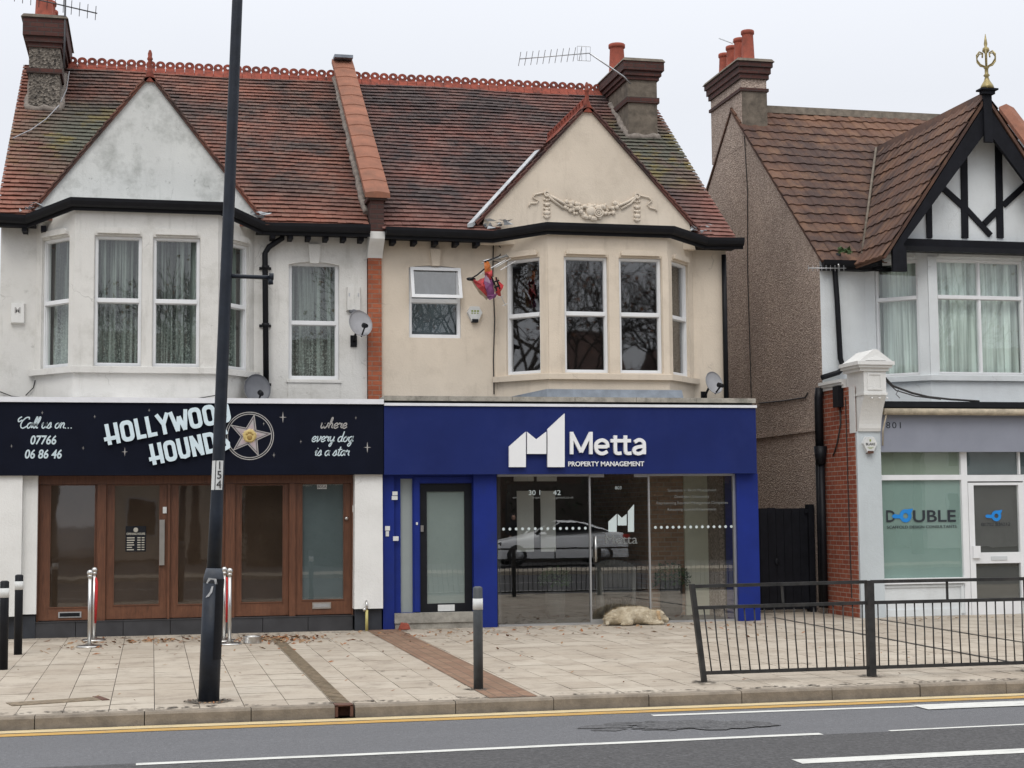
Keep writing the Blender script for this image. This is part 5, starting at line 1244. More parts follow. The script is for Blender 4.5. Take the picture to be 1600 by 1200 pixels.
for sgn in (-1, 1):
    m = MB(); m.M = Matrix.Translation((gx_, yb0, 0)); wv = .34; xb_ = (gz-5.9)/gs
    P = [(0, gz-.02), (sgn*xb_, 5.9-.02), (sgn*xb_, 5.52), (sgn*(xb_-.24), 5.52), (sgn*(xb_-.24), 5.84), (sgn*(xb_-.19), 5.97), (sgn*.0, gz-.02-.47)]
    m.prism(P, -.0, .07); m.M = None; m.build('bargeboard', 'black_timber', TH)
m = MB(); zz = onY(1540, 223, yb0).z; m.box(gx_-.075, gx_+.075, yb0-.05, yb0-.001, zz, gz+.10); m.box(gx_-.11, gx_+.11, yb0-.10, yb0+.02, gz+.10, gz+.16); m.box(gx_-.15, gx_+.15, yb0-.14, yb0+.06, gz+.161, gz+.19)
for k in (-1, 1):
    pass
m.build('pendant_post', 'black_timber', TH)
zf = gz+.19; m = MB(); m.lathe([(.12, 0), (.10, .06), (.05, .14), (.03, .2), (.055, .23), (.03, .26), (.03, .34), (.05, .36), (.02, .39), (.02, .60), (.06, .64), (.05, .69), (.02, .71), (.03, .76), (.004, .93)], (gx_, yb0-.04, zf), 10)
for k in range(6):
    a = k*math.pi/3; c_, s_ = math.cos(a), math.sin(a); m.tube([(gx_+r_*c_, yb0-.04+r_*s_, zf+h) for r_, h in ((.03, .38), (.11, .41), (.165, .48), (.17, .56), (.12, .62), (.06, .60), (.07, .54))], .013, 5)
m.build('gilded_finial', 'gold_paint', TH)
m = MB(); sweep(m, [(X2-.02, e2y+.02, e2z-.02), (wl+.1, e2y+.02, e2z-.02), (wl+.16, 24.3, e2z-.01)], [(0, -.15), (.02, -.15), (.03, -.10), (.08, -.10), (.12, -.06), (.13, 0), (0, 0)]); m.box(X2+.0, X3, e2y+.02, Y2, e2z-.17, e2z-.10); m.build('gutter', 'black_plastic', TH)
m = MB()
for _ in range(60):
    p = onY(1322+random.uniform(-12, 8), 391+random.uniform(-4, 4), e2y-.1); r_ = random.uniform(.02, .05); m.poly([p+Vector((random.uniform(-r_, r_), random.uniform(-r_, r_), random.uniform(-r_, r_))) for _ in range(4)])
m.build('gutter_moss', 'plant_green', TH)
m = MB(); m.tube(pxpath([(1310, 396), (1309, 408), (1304, 416), (1308, 470), (1313, 560), (1318, 575), (1310, 582), (1284, 590)], Y2-.09), .045, 10); m.build('downpipe', 'black_plastic', TH)
m = MB(); XP = X2-.07; yd = 24.72
m.tube([(XP, yd-.1, 3.72), (XP-.02, yd-.1, 3.55), (XP-.02, yd-.1, 2.65)], .07, 10); m.tube([(XP-.03, yd-.15, 2.75), (XP-.03, yd-.15, 2.45)], [.11, .08], 10); m.tube([(XP-.02, yd-.15, 2.5), (XP-.02, yd-.15, .1)], .055, 10); m.tube([(XP-.02, yd-.03, 2.5), (XP-.02, yd-.03, .1)], .05, 10)
m.build('soil_pipe', 'black_plastic', TH)
m = MB(); a_ = onX(1314, 620, X2); m.box(X2-.10, X2, a_.y-.10, a_.y+.10, a_.z-.17, a_.z+.17); m.build('meter_box', 'black_plastic', TH)
m = MB(); m.tube([(X2-.02, a_.y, a_.z-.17), (X2-.03, a_.y-.02, a_.z-.45), (X2-.02, a_.y+.15, a_.z-.75), (X2-.02, a_.y+.32, a_.z-.95)], .012, 6); m.tube([(X2-.015, a_.y-.2, 3.5), (X2-.015, a_.y-.21, 2.0), (X2-.015, a_.y-.24, .3)], .008, 5); m.build('cable', 'cable', TH)
# chimney
zt_ = onX(1158, 92, X2).z; chx = onY(1198, 160, 28.05).x
o = chimney(TH, X2-.004, chx, 28.05, 29.75, 8.6, zt_, 'pebbledash', [(.16, .06, .10), (.28, .16, .07), (.38, .28, .04), (.62, .56, .035)], [(X2+.22, 28.05+.2+k*.42, .125, .62-.03*k) for k in range(4)], fil=False)
bx('rendered_face', 'old_render', o, X2-.001, chx+.003, 28.04, 28.0499, 8.6, zt_-.63)
# console, pilaster, shop front
Y3 = 23.40; F3 = front(Y3); XPL, XPR = X2+.01, F3.uw(1379, 800)[0]
cb = F3.uw(1360, 674)[1]; cm = F3.uw(1355, 620)[1]; cu = F3.uw(1355, 582)[1]; ca = F3.uw(1352, 549)[1]
m = MB(); m.box(XPL, XPR, Y3, Y3+.35, 0, cb); m.build('pilaster', 'pale_grey_paint', TH)
m = MB(); pr = [(Y3+.35, cb), (Y3-.03, cb), (Y3-.05, cb+.05)] + [(Y3-.05-.22*(k/8)**1.6, cb+.05+(cm-cb-.05)*k/8) for k in range(1, 9)] + [(Y3-.27, cu), (Y3+.35, cu)]
m.hexa([(XPL+.02, y, z) for y, z in pr], [(XPR-.01, y, z) for y, z in pr])
yb_ = Y3-.27
m.box(XPL+.005, XPR+.005, yb_-.015, Y3+.3, cm+.01, cm+.05)
for a, c, d, e_ in ((XPL+.08, XPR-.08, cm+.09, cm+.12), (XPL+.08, XPR-.08, cu-.06, cu-.03), (XPL+.08, XPL+.11, cm+.12, cu-.06), (XPR-.11, XPR-.08, cm+.12, cu-.06)): m.box(a, c, yb_-.014, yb_+.01, d, e_)
for k in range(3): m.ball((XPL+.15+k*.13, Y3-.27, cm-.04), .018, 6)
for k, (o_, h0, h1) in enumerate(((.03, 0, .05), (.07, .05, .09), (.10, .09, .15))): m.box(XPL-.02-o_, XPR+o_, yb_-o_, Y3+.35, cu+h0+.001*k, cu+h1)
hx = (XPL+XPR)/2; m.hexa([(XPL-.09, yb_-.08, cu+.151), (XPR+.07, yb_-.08, cu+.151), (XPR+.07, Y3+.3, cu+.151), (XPL-.09, Y3+.3, cu+.151)], [(hx-.03, yb_-.06, ca), (hx+.03, yb_-.06, ca), (hx+.03, Y3+.3, ca), (hx-.03, Y3+.3, ca)])
m.hexa([(XPL+.02, yb_-.095, cu+.16), (XPR-.04, yb_-.095, cu+.16), (hx, yb_-.075, ca-.10)], [(XPL+.02, yb_-.07, cu+.16), (XPR-.04, yb_-.07, cu+.16), (hx, yb_-.05, ca-.10)])
m.build('console_bracket', 'fresh_white', TH)
m = MB()
for o_, h0, h1 in ((.03, 0, .05), (.06, .05, .09), (.09, .09, .14)): m.box(X2-o_, X2+.3, Y3+.36, Y2-.03, 3.66+h0, 3.66+h1)
m.box(X2-.006, X2+.0, Y3+.0, Y3+.22, cb-.02, 3.66); m.build('cornice', 'fresh_white', TH)
bx('flat_roof', 'lead_dark', TH, X2+.25, X3, Y3+.2, Y2-.01, 3.30, 3.36)
z1 = [F3.uw(1450, y)[1] for y in (628, 637, 646, 652, 706)]
bx('awning_box', 'black_paint', TH, XPR+.002, X3, Y3-.10, Y3+.3, z1[1], z1[0])
bx('fascia_back', 'pale_white', TH, XPR+.002, X3, Y3+.2, Y3+.3, z1[0], 3.30)
m = MB(); m.tube([(XPR+.02, Y3-.10, z1[2]+.02), (X3, Y3-.10, z1[2]+.02)], .055, 10); m.tube([(XPR+.06, Y3-.12, z1[2]), (XPR+.02, Y3-.05, z1[2]-.28), (XPR+.02, Y3-.03, z1[4]+.1)], .012, 6); m.build('awning_roll', 'canvas_roll', TH)
GF = bx('fascia', 'grey_fascia', TH, XPR+.001, X3, Y3+.01, Y3+.2, z1[4], z1[2]-.005)
fit('801', 1385, 1408, 669, 10, 'decal_ink', GF, Y3+.008, .004, F3, spacing=1.25)
YS = 23.52; F4 = front(YS)
zz = [F4.uw(1450, y)[1] for y in (706, 697+2, 743, 749, 903, 910)]
xs4 = [F4.uw(x, 800)[0] for x in (1376, 1503.5, 1513, 1594, 1600)]
zt0, zt1 = F4.uw(1440, 742)[1], F4.uw(1440, 700)[1]; zm0, zm1 = F4.uw(1445, 903)[1], F4.uw(1445, 750)[1]
step_z = F4.uw(1520, 962)[1]; zst = F4.uw(1440, 912)[1]
m = MB()
m.box(XPR, X3, YS, YS+.1, zt1, z1[4]+.02); m.box(XPR, xs4[1], YS+.001, YS+.1, zm1, zt0); m.box(xs4[1], xs4[2], YS-.002, YS+.1, step_z, zt1)
m.box(XPR, xs4[0]+.012, YS+.002, YS+.1, zm0, zm1); m.box(XPR, xs4[0]+.012, YS+.002, YS+.1, zt0, zt1)
m.box(xs4[2], X3, YS+.001, YS+.1, F4.uw(1550, 752)[1], F4.uw(1550, 742)[1])
m.box(XPR, xs4[1], YS-.05, YS+.1, zst, zm0); m.build('shop_frame', 'upvc', TH)
m = MB(); sb = .0; m.box(XPR, xs4[1], YS+.01, YS+.1, 0, zst); m.box(XPR+.03, XPR+.06, YS-.012, YS+.02, .12, zst-.02); m.box(xs4[1]-.07, xs4[1]-.02, YS-.014, YS+.02, .03, zst-.02); m.box(XPR+.06, xs4[1]-.07, YS-.012, YS+.02, zst-.055, zst-.02); m.box(XPR, xs4[1]-.07, YS-.012, YS+.02, .0, .11); m.build('stall_riser', 'pale_white', TH)
bx('step', 'concrete', TH, xs4[1]+.0, X3, YS-.02, YS+.3, 0, step_z-.01)
def pane2(name, x0, x1, z0, z1_, backmat, y=YS+.05):
    g = MB(); g.poly([(x0, y, z0), (x1, y, z0), (x1, y, z1_), (x0, y, z1_)]); o = g.build(name, 'glass', TH)
    if backmat: bx('frosted_panel', backmat, o, x0, x1, y+.006, y+.01, z0, z1_)
    return o
pane2('top_light', xs4[0], xs4[1], zt0, zt1, 'frost_pale'); pane2('top_light', xs4[2], xs4[3], zt0, zt1, 'frost_dark')
bx('shop_frame', 'upvc', TH, xs4[3], xs4[3]+.03, YS, YS+.1, zt0, zt1); pane2('top_light', xs4[3]+.03, X3-.3, zt0, zt1, 'frost_dark')
sw_ = pane2('shop_window', xs4[0]+.012, xs4[1], zm0, zm1, 'frost_mint')
fit('D', 1387, 1401, 815.5, 19, 'decal_ink', sw_, YS+.046, .002, F4, bold=.004, name='decal_lettering'); fit('UBLE', 1429, 1496, 815.5, 19, 'decal_ink', sw_, YS+.046, .002, F4, bold=.004, name='decal_lettering')
fit('SCAFFOLD DESIGN CONSULTANTS', 1388, 1497, 826, 4.6, 'decal_ink', sw_, YS+.046, .002, F4, name='decal_lettering')
def coupler(cx, cy, k, par):
    m = MB(); c = F4.uw(cx, cy); R_ = F4.uw(cx+9*k, cy)[0]-c[0]
    n = 28; m.M = Matrix.Translation((c[0], YS+.045, c[1]))
    m.ring([(R_*math.cos(2*math.pi*j/n), R_*math.sin(2*math.pi*j/n)) for j in range(n)], [(R_*.42*math.cos(2*math.pi*j/n), R_*.42*math.sin(2*math.pi*j/n)) for j in range(n)], 0, -.001)
    m.prism([(R_*.1, R_*.96), (R_*1.25, R_*1.1), (R_*1.0, R_*.45), (R_*.8, R_*.5)], -.0012, 0); m.prism([(-R_*2.3, -R_*.02), (-R_*1.9, R_*.3), (-R_*.9, R_*.15), (-R_*.9, -R_*.4), (-R_*2.0, -R_*.35)], -.0014, 0)
    m.build('blue_emblem', 'decal_blue', par)
coupler(1417, 806, 1.05, sw_)
DR = MB(); dx0, dx1 = xs4[2], X3-.9; dtop = F4.uw(1556, 754)[1]
pb_ = [F4.uw(1522, 806)[0], F4.uw(1592, 806)[0]]; pz = [F4.uw(1556, y)[1] for y in (863, 758, 935, 880)]
dr = pb_[1]+.10
DR.box(dx0+.005, pb_[0], YS-.012, YS+.06, step_z, dtop); DR.box(pb_[1], dr, YS-.012, YS+.06, step_z, dtop); DR.box(pb_[0], pb_[1], YS-.01, YS+.06, pz[1], dtop); DR.box(pb_[0], pb_[1], YS-.01, YS+.06, pz[3], pz[0]); DR.box(pb_[0], pb_[1], YS-.01, YS+.06, step_z, pz[2])
DR = DR.build('door', 'upvc', TH)
def dpane(z0, z1_):
    g = MB(); g.poly([(pb_[0], YS+.03, z0), (pb_[1], YS+.03, z0), (pb_[1], YS+.03, z1_), (pb_[0], YS+.03, z1_)]); o = g.build('pane', 'glass', DR); bx('backing', 'room_dark', DR, pb_[0], pb_[1], YS+.05, YS+.055, z0, z1_); return o
p_ = dpane(pz[0], pz[1]); dpane(pz[2], pz[3]); YS_ = YS; YS -= .02
coupler(1558, 806, .85, DR); fit('01702 826212', 1535, 1580, 822, 5.5, 'decal_ink', DR, YS+.044, .001, F4, name='decal_lettering'); YS = YS_
q0 = F4.rect(1519, 853, 1530, 872); m = MB(); m.box(q0[0], q0[1], YS-.05, YS-.011, q0[2], q0[3]); m.build('handle', 'upvc', DR)
q0 = F4.rect(1548, 869, 1573, 875); bx('letter_plate', 'upvc_grey', DR, q0[0], q0[1], YS-.02, YS-.008, q0[2], q0[3])
bx('shop_window', 'frost_mint', TH, dr+.05, X3-.2, YS+.04, YS+.06, .5, dtop); bx('shop_frame', 'upvc', TH, dr, dr+.05, YS-.004, YS+.1, 0, zt0)
bx('shop_interior', 'interior_dark', TH, X2+.25, X3-.2, YS+.9, YS+1.0, 0, 3.25)
m = MB(); m.tube(pxpath([(1381, 588), (1395, 603), (1425, 614), (1450, 620), (1485, 624), (1530, 627)], Y3-.02), .018, 6); m.tube(pxpath([(1381, 592), (1400, 610), (1430, 619), (1470, 624)], Y3-.03), .010, 5); m.tube(pxpath([(1404, 609), (1400, 616), (1406, 622)], Y3-.03), .006, 5); m.build('cable', 'cable', TH)

# next house along, seen only as the parapet and roof edge on the right
NH = thing('neighbouring_house', 'house with orange coped parapet just showing behind the black timbered gable', 'house', (19, 24, 0))
m = MB(); m.box(X3+.01, 22, 24.6, 33, 0, 6.0); m.build('wall', 'far_brick', NH)
m = MB(); m.tint = .4; m.hexa([(X3+.3, 24.4, 6.0), (22, 24.4, 6.0), (22, 28.6, 9.5), (X3+.3, 28.6, 9.5)], [(X3+.3, 33, 6.0), (22, 33, 6.0), (22, 28.7, 9.5), (X3+.3, 28.7, 9.5)]); m.build('roof', 'concrete_tiles', NH, tint=True)
pA, pB = onX(1574, 172, 16.0), onX(1604, 212, 16.0)
m = MB(); d_ = (pB-pA); pB2 = pA+d_*3.2; pA2 = pA-d_*.05
sec = [(-.16, -.05), (-.16, .05), (0, .12), (.16, .05), (.16, -.05)]
m.hexa([(16.0+a, pB2.y, pB2.z+c-.02) for a, c in sec], [(16.0+a, pA2.y, pA2.z+c-.02) for a, c in sec]); m.build('coping', 'clay_orange', NH)
m = MB(); m.hexa([(15.93, pB2.y, pB2.z-.9), (16.07, pB2.y, pB2.z-.9), (16.07, pA2.y, pA2.z-.9), (15.93, pA2.y, pA2.z-.9)], [(15.93, pB2.y, pB2.z-.06), (16.07, pB2.y, pB2.z-.06), (16.07, pA2.y, pA2.z-.06), (15.93, pA2.y, pA2.z-.06)]); m.build('parapet', 'lead', NH)

# =========================== alley gate
GT = thing('alley_gate', 'black boarded timber gate closing the alley beside the pebbledashed wall', 'gate', (10.0, 25.1, 0))
m = MB(); g0, g1 = 9.18, 10.74; gh = onY(1230, 793, 25.1).z; n = 11
for k in range(n): a = g0+(g1-g0)*k/n; m.box(a+.003, a+(g1-g0)/n-.003, 25.1, 25.13, .05, gh-random.uniform(0, .015))
m.build('boards', 'black_timber', GT)
m = MB(); m.box(g0, g1, 25.13, 25.17, .3, .42); m.box(g0, g1, 25.13, 25.17, gh-.35, gh-.23); m.box(g1, g1+.1, 25.05, 25.2, 0, gh+.05); m.box(g1-.06, g1+.02, 25.07, 25.1, gh-.10, gh-.03); m.build('frame', 'black_timber', GT)
m = MB(); p = onY(1214, 878, 25.09); m.ball(p, .05, 8, (.8, .3, 1.2)); m.build('handle', 'black_paint', GT)
w = thing('alley_wall', 'dim brick wall behind the black alley gate', 'wall', (10, 31, 0)); m = MB(); m.box(9.13, X2-.001, 31, 31.2, 0, 3.2); m.build('brickwork', 'far_brick', w)
w = tag(MB.build((lambda q_: (q_.lathe([(.10, 0), (.10, .06), (.13, .2), (.12, .42), (.09, .55), (.06, .6)], (9.32, 24.6, 1.10), 12), q_)[1])(MB()), 'pipe_hopper', 'bollard_paint', None, loc=(9.32, 24.6, 1.1)), 'grey rounded fitting poking out behind the right blue pier by the alley', 'pipe')

# =========================== street furniture
def place(px, py, Z=0): return onZ(px, py, Z)
# lamp post, leaning slightly to the right
b0 = place(326, 1096); LP = thing('lamp_post', 'tall dark blue lamp post numbered 154 leaning slightly at the kerb', 'lamp post', b0)
lean = Vector((.0345, 0, 1))
def lpz(py, px=None):
    k = 0
    for k in range(0, 2000):
        P = b0+lean*(k*.005)
        d = P-CP; yy = 600-CF*d.dot(UP)/d.dot(FW)
        if yy <= py: return k*.005
    return k*.005
h1, h2 = lpz(908), lpz(888)
m = MB(); m.tube([b0+lean*h for h in (-.02, h1)], [.096, .094], 20); m.build('base_column', 'lamp_paint', LP)
m = MB(); m.tube([b0+lean*h for h in (h1-.02, h1+.03, h1+.06, h2)], [.095, .093, .086, .071], 20); m.build('shoulder', 'lamp_worn', LP)
m = MB(); m.tube([b0+lean*h for h in (h2-.01, lpz(800), lpz(768), 3.4, 6.5, 8.2)], [.068, .061, .0575, .0565, .050, .045], 20); m.tube([b0+lean*8.2, b0+lean*8.5+Vector((0, -.3, 0)), b0+lean*8.7+Vector((0, -1.2, .1))], .035, 10); m.build('shaft', 'lamp_paint', LP)
m = MB(); q_ = b0+lean*8.7; m.hexa([q_+Vector(p) for p in ((-.15, -1.2, 0), (.15, -1.2, 0), (.13, -1.9, .03), (-.13, -1.9, .03))], [q_+Vector(p) for p in ((-.12, -1.2, .16), (.12, -1.2, .16), (.1, -1.85, .13), (-.1, -1.85, .13))]); m.build('lamp_head', 'lamp_paint', LP)
ha = lpz(431); m = MB(); pa_ = b0+lean*ha; m.tube([pa_, pa_+Vector((.42, -.02, -.01))], .02, 8); m.tube([pa_+Vector((.40, -.02, .0)), pa_+Vector((.44, -.02, .0))], .035, 8); m.tube([pa_+Vector((.41, -.02, -.02)), pa_+Vector((.415, -.02, -.075))], .024, 8); m.build('banner_arm', 'lamp_paint', LP)
hA, hB = lpz(766), lpz(720)
def wrap(a0, a1, h0, h1, r, mat, name, par, n=6):
    m = MB(); rows = []
    for h in (h0, h1): rows.append([m.av(b0+lean*h+Vector((r*math.sin(a0+(a1-a0)*k/n), -r*math.cos(a0+(a1-a0)*k/n), 0))) for k in range(n+1)])
    for k in range(n): m.af((rows[0][k], rows[0][k+1], rows[1][k+1], rows[1][k]))
    return m.build(name, mat, par)
rr = .0600
pl_ = wrap(-.35, .80, hA, hB, rr, 'plate_white', 'number_plate', LP); wrap(-1.25, -.5, hA, hB+.0, rr, 'plate_white', 'number_plate', LP)
for j, ch in enumerate('154'):
    hh_ = hB-(hB-hA)*(j+.90)/3.08; c_ = b0+lean*hh_+Vector((.012, -rr-.004, 0)); o = text(ch, c_.x, c_.z, .105, 'plate_ink', pl_, c_.y, .002)
h_ = lpz(760)
wrap(.2, 1.3, lpz(1030), lpz(905), .1005, 'black_plastic', 'access_door', LP)
m = MB()
for pts in ([(-.07, -.02), (-.04, -.012), (-.012, .03), (-.004, .085), (-.02, .08), (-.035, .03)],):
    for k in range(1): m.poly([b0+lean*(lpz(930)+z_)+Vector((x_, -math.sqrt(max(.0001, .0995**2-x_*x_))-.002, 0)) for x_, z_ in pts])
m.poly([b0+lean*(h1+z_)+Vector((x_, -math.sqrt(max(.0001, .0985**2-x_*x_))-.004, 0)) for x_, z_ in ((-.07, -.02), (.03, -.03), (.02, .02), (-.05, .03))]); m.build('torn_sticker', 'sticker_silver', LP)

# bollards
def bollard(name, label, cat, p, h, r, bands, base, sq, group=None):
    T = thing(name, label, cat, p, group)
    m = MB()
    if sq: m.box(p.x-r, p.x+r, p.y-r, p.y+r, -.02, p.z+h)
    else: m.lathe([(r, -.02), (r, h-.012), (r-.008, h-.002), (r*.5, h+.004)], (p.x, p.y, 0), 20)
    m.build('post', base, T)
    for z0, z1_ in bands:
        m = MB()
        if sq: m.box(p.x-r-.003, p.x+r+.003, p.y-r-.003, p.y+r+.003, z0, z1_)
        else: m.lathe([(r+.0025, z0), (r+.0025, z1_)], (p.x, p.y, 0), 20)
        m.build('reflective_band', 'plate_white', T)
    return T
p = place(747.5, 1077); bollard('bollard', 'grey round steel bollard with white band standing on the brick strip', 'bollard', p, .985, .047, [(.765, .872)], 'bollard_paint', False)
p = place(5, 1046); bollard('bollard', 'black bollard with white band cut off by the left picture edge, nearer of the pair', 'bollard', p, .985, .05, [(.80, .905)], 'black_paint', False, 'black bollards by the left edge')
p = place(28, 1023); bollard('bollard', 'black bollard with white band, the farther of the pair by the white pillar', 'bollard', p, .985, .05, [(.80, .905)], 'black_paint', False, 'black bollards by the left edge')

# pedestrian guard rail
GRY = 15.25; GR = thing('guard_rail', 'black steel pedestrian guard rail along the kerb with bent left end', 'railing', (7.2, GRY, 0))
px_ = [place(1098, 1065).x, place(1367, 1058).x]; pw = px_[1]-px_[0]
ztop, zmid, zbot = 1.04, .83, .12
FRl = front(GRY); ztop = FRl.uw(1366, 907)[1]; zmid = FRl.uw(1300, 943)[1]; zbot = FRl.uw(1300, 1045)[1]
xl_ = FRl.uw(1081, 912)[0]
posts = [px_[0]+pw*k for k in range(0, 5)]
def top_x(x, z):   # the first panel has been knocked over to the left
    if x < px_[1]-.02: f = (px_[1]-x)/pw; return x+(xl_-px_[0])*f*(z/ztop)
    return x
def qbar(name, x, z0, z1_, w):
    m = MB(); a, c = top_x(x, z0), top_x(x, z1_); ben = random.uniform(-.008, .008)
    if z1_-z0 > .5 and w < .03: m.tube([(a, GRY, z0), ((a+c)/2+ben, GRY+random.uniform(-.006, .006), (z0+z1_)/2), (c, GRY, z1_)], w/2, 6)
    else: m.hexa([(a-w/2, GRY-w/2, z0), (a+w/2, GRY-w/2, z0), (a+w/2, GRY+w/2, z0), (a-w/2, GRY+w/2, z0)], [(c-w/2, GRY-w/2, z1_), (c+w/2, GRY-w/2, z1_), (c+w/2, GRY+w/2, z1_), (c-w/2, GRY+w/2, z1_)])
    m.build(name, 'rail_paint', GR)
for i, x_ in enumerate(posts): qbar('post', x_, -.03, ztop+.0, .05 if i == 0 else .075)
for i in range(len(posts)-1):
    a, c = posts[i], posts[i+1]; ins = .045
    for nm, z_, w in (('top_rail', ztop-.012, .034), ('middle_rail', zmid, .034), ('bottom_rail', zbot, .034)):
        m = MB(); xa_, xb_ = top_x(a, z_)+.02, c-.03; zd = -.012 if (i == 0 and z_ > .2) else 0
        m.hexa([(xa_, GRY-w/2, z_-w/2+zd), (xa_, GRY+w/2, z_-w/2+zd), (xa_, GRY+w/2, z_+w/2+zd), (xa_, GRY-w/2, z_+w/2+zd)], [(xb_, GRY-w/2, z_-w/2), (xb_, GRY+w/2, z_-w/2), (xb_, GRY+w/2, z_+w/2), (xb_, GRY-w/2, z_+w/2)]); m.build(nm, 'rail_paint', GR)
    nb = 17
    for k in range(nb):
        x_ = a+.09+(c-a-.17)*k/(nb-1); qbar('bar', x_, zbot+.015, zmid-.015, .015)
    x_ = (a+c)/2+(-.03 if i else .0); qbar('stay', x_, zmid+.017, ztop-.03, .02)

# rope barrier posts
def stanchion(p, label, h=.95):
    T = thing('rope_barrier_post', label, 'barrier post', p, 'chrome rope barrier posts outside the timber shop front')
    m = MB(); m.lathe([(.165, 0), (.165, .012), (.15, .022), (.06, .034), (.03, .05)], p, 28); m.build('base', 'steel', T)
    m = MB(); m.tube([p+Vector((0, 0, .04)), p+Vector((0, 0, h-.09))], .024, 14); m.lathe([(.03, 0), (.034, .02), (.028, .04)], p+Vector((0, 0, h-.10)), 14); m.build('pole', 'steel', T)
    m = MB(); m.ball(p+Vector((0, 0, h-.035)), .042, 10); m.build('ball_top', 'steel', T)
    return T
pA_ = place(139.5, 1011); pB_ = place(146.5, 1001); pC_ = place(350, 1002); pD_ = place(358.5, 1007)
stanchion(pA_, 'chrome rope barrier post left of the door, the nearer of its pair', 1.0); stanchion(pB_, 'chrome rope barrier post left of the door, the farther of its pair', 1.0)
stanchion(pC_, 'chrome rope barrier post half hidden behind the lamp post', 1.0); stanchion(pD_, 'chrome rope barrier post right of the lamp post beside the dog bowl', 1.0)
def rope(p, q_, label, z1_):
    m = MB(); a = p+Vector((.02, -.02, .86)); m.tube([a, a+Vector((.012, -.03, -.06)), a+Vector((.008, -.03, -.3)), a+Vector((.0, -.03, z1_))], [.012, .02, .022, .014], 8)
    T = tag(m.build('barrier_rope', 'rope_red', None, loc=p), label, 'rope', 'red barrier ropes')
rope(pB_+Vector((.0, -.01, 0)), 0, 'red rope hanging from the barrier post left of the shop door', -.62)
rope(pC_+Vector((.008, -.02, 0)), 0, 'red rope hanging from the barrier post behind the lamp post', -.60)
# dog bowl
p = place(394, 1005); m = MB(); m.lathe([(.125, 0), (.125, .01), (.115, .085), (.12, .095), (.112, .095), (.10, .03), (.0, .025)], p, 24); tag(m.build('dog_bowl', 'steel', None, loc=p), 'steel dog bowl on the paving right of the lamp post', 'bowl')
# gas riser
p = onY(573, 984, YF+.02); p.z = 0; G = thing('gas_riser', 'short pale yellow gas pipe with tap at the foot of the white pillar', 'pipe', p)
m = MB(); m.tube([p, p+Vector((0, 0, .30))], .022, 10); m.build('pipe', 'pipe_yellow', G); m = MB(); m.tube([p+Vector((0, 0, .30)), p+Vector((0, 0, .40)), p+Vector((0, .04, .43))], .018, 8); m.ball(p+Vector((-.035, -.01, .31)), .03, 6); m.build('tap', 'steel', G)
p = onY(632, 977, YP-.16); p.z = -.02; m = MB(); m.hexa([p+Vector(q_) for q_ in ((-.09, 0, .03), (.09, 0, .03), (.08, .1, .03), (-.08, .1, .03))], [p+Vector(q_) for q_ in ((-.05, .02, .12), (.07, .02, .10), (.05, .08, .12), (-.04, .08, .13))]); tag(m.build('brick_lump', 'clay_red', None, loc=p), 'broken lump of red brick below the blue door step', 'brick')
# drainage channel
D = thing('drain_channel', 'rusty brown drainage channel crossing the paving and opening through the kerb', 'drain', (1.69, 18.4, 0))
m = MB(); m.box(dX0+.012, dX1-.012, KY+.16, 22.5, .001, .006)
for k in range(70): m.box(dX0+.02, dX1-.02, KY+.2+k*.115, KY+.26+k*.115, .006, .012)
m.build('grate', 'drain_grate', D); m = MB(); m.box(dX0+.004, dX0+.03, KY-.0, KY+.16, -.10, .0); m.box(dX1-.03, dX1-.004, KY, KY+.16, -.10, 0); m.box(dX0+.004, dX1-.004, KY, KY+.159, -.006, .006); m.box(dX0+.03, dX1-.03, KY+.1, KY+.15, -.10, -.006); m.build('outlet', 'rust', D)
p0_, p1_ = place(14, 1101), place(152, 1092)
D = thing('slot_drain', 'long narrow metal drain cover set in the paving at lower left', 'drain', (p0_+p1_)/2)
m = MB(); dv = (p1_-p0_); nn = Vector((-dv.y, dv.x, 0)).normalized()*.13; m.hexa([p0_-nn, p1_-nn, p1_+nn, p0_+nn], [q_+Vector((0, 0, .006)) for q_ in (p0_-nn, p1_-nn, p1_+nn, p0_+nn)]); m.build('cover', 'drain_grate', D)
m = MB(); e0 = p1_; e1 = p1_+dv.normalized()*.07; m.hexa([e0-nn*1.3, e1-nn*1.3, e1+nn*1.3, e0+nn*1.3], [q_+Vector((0, 0, .008)) for q_ in (e0-nn*1.3, e1-nn*1.3, e1+nn*1.3, e0+nn*1.3)]); m.build('end_plate', 'rust', D)

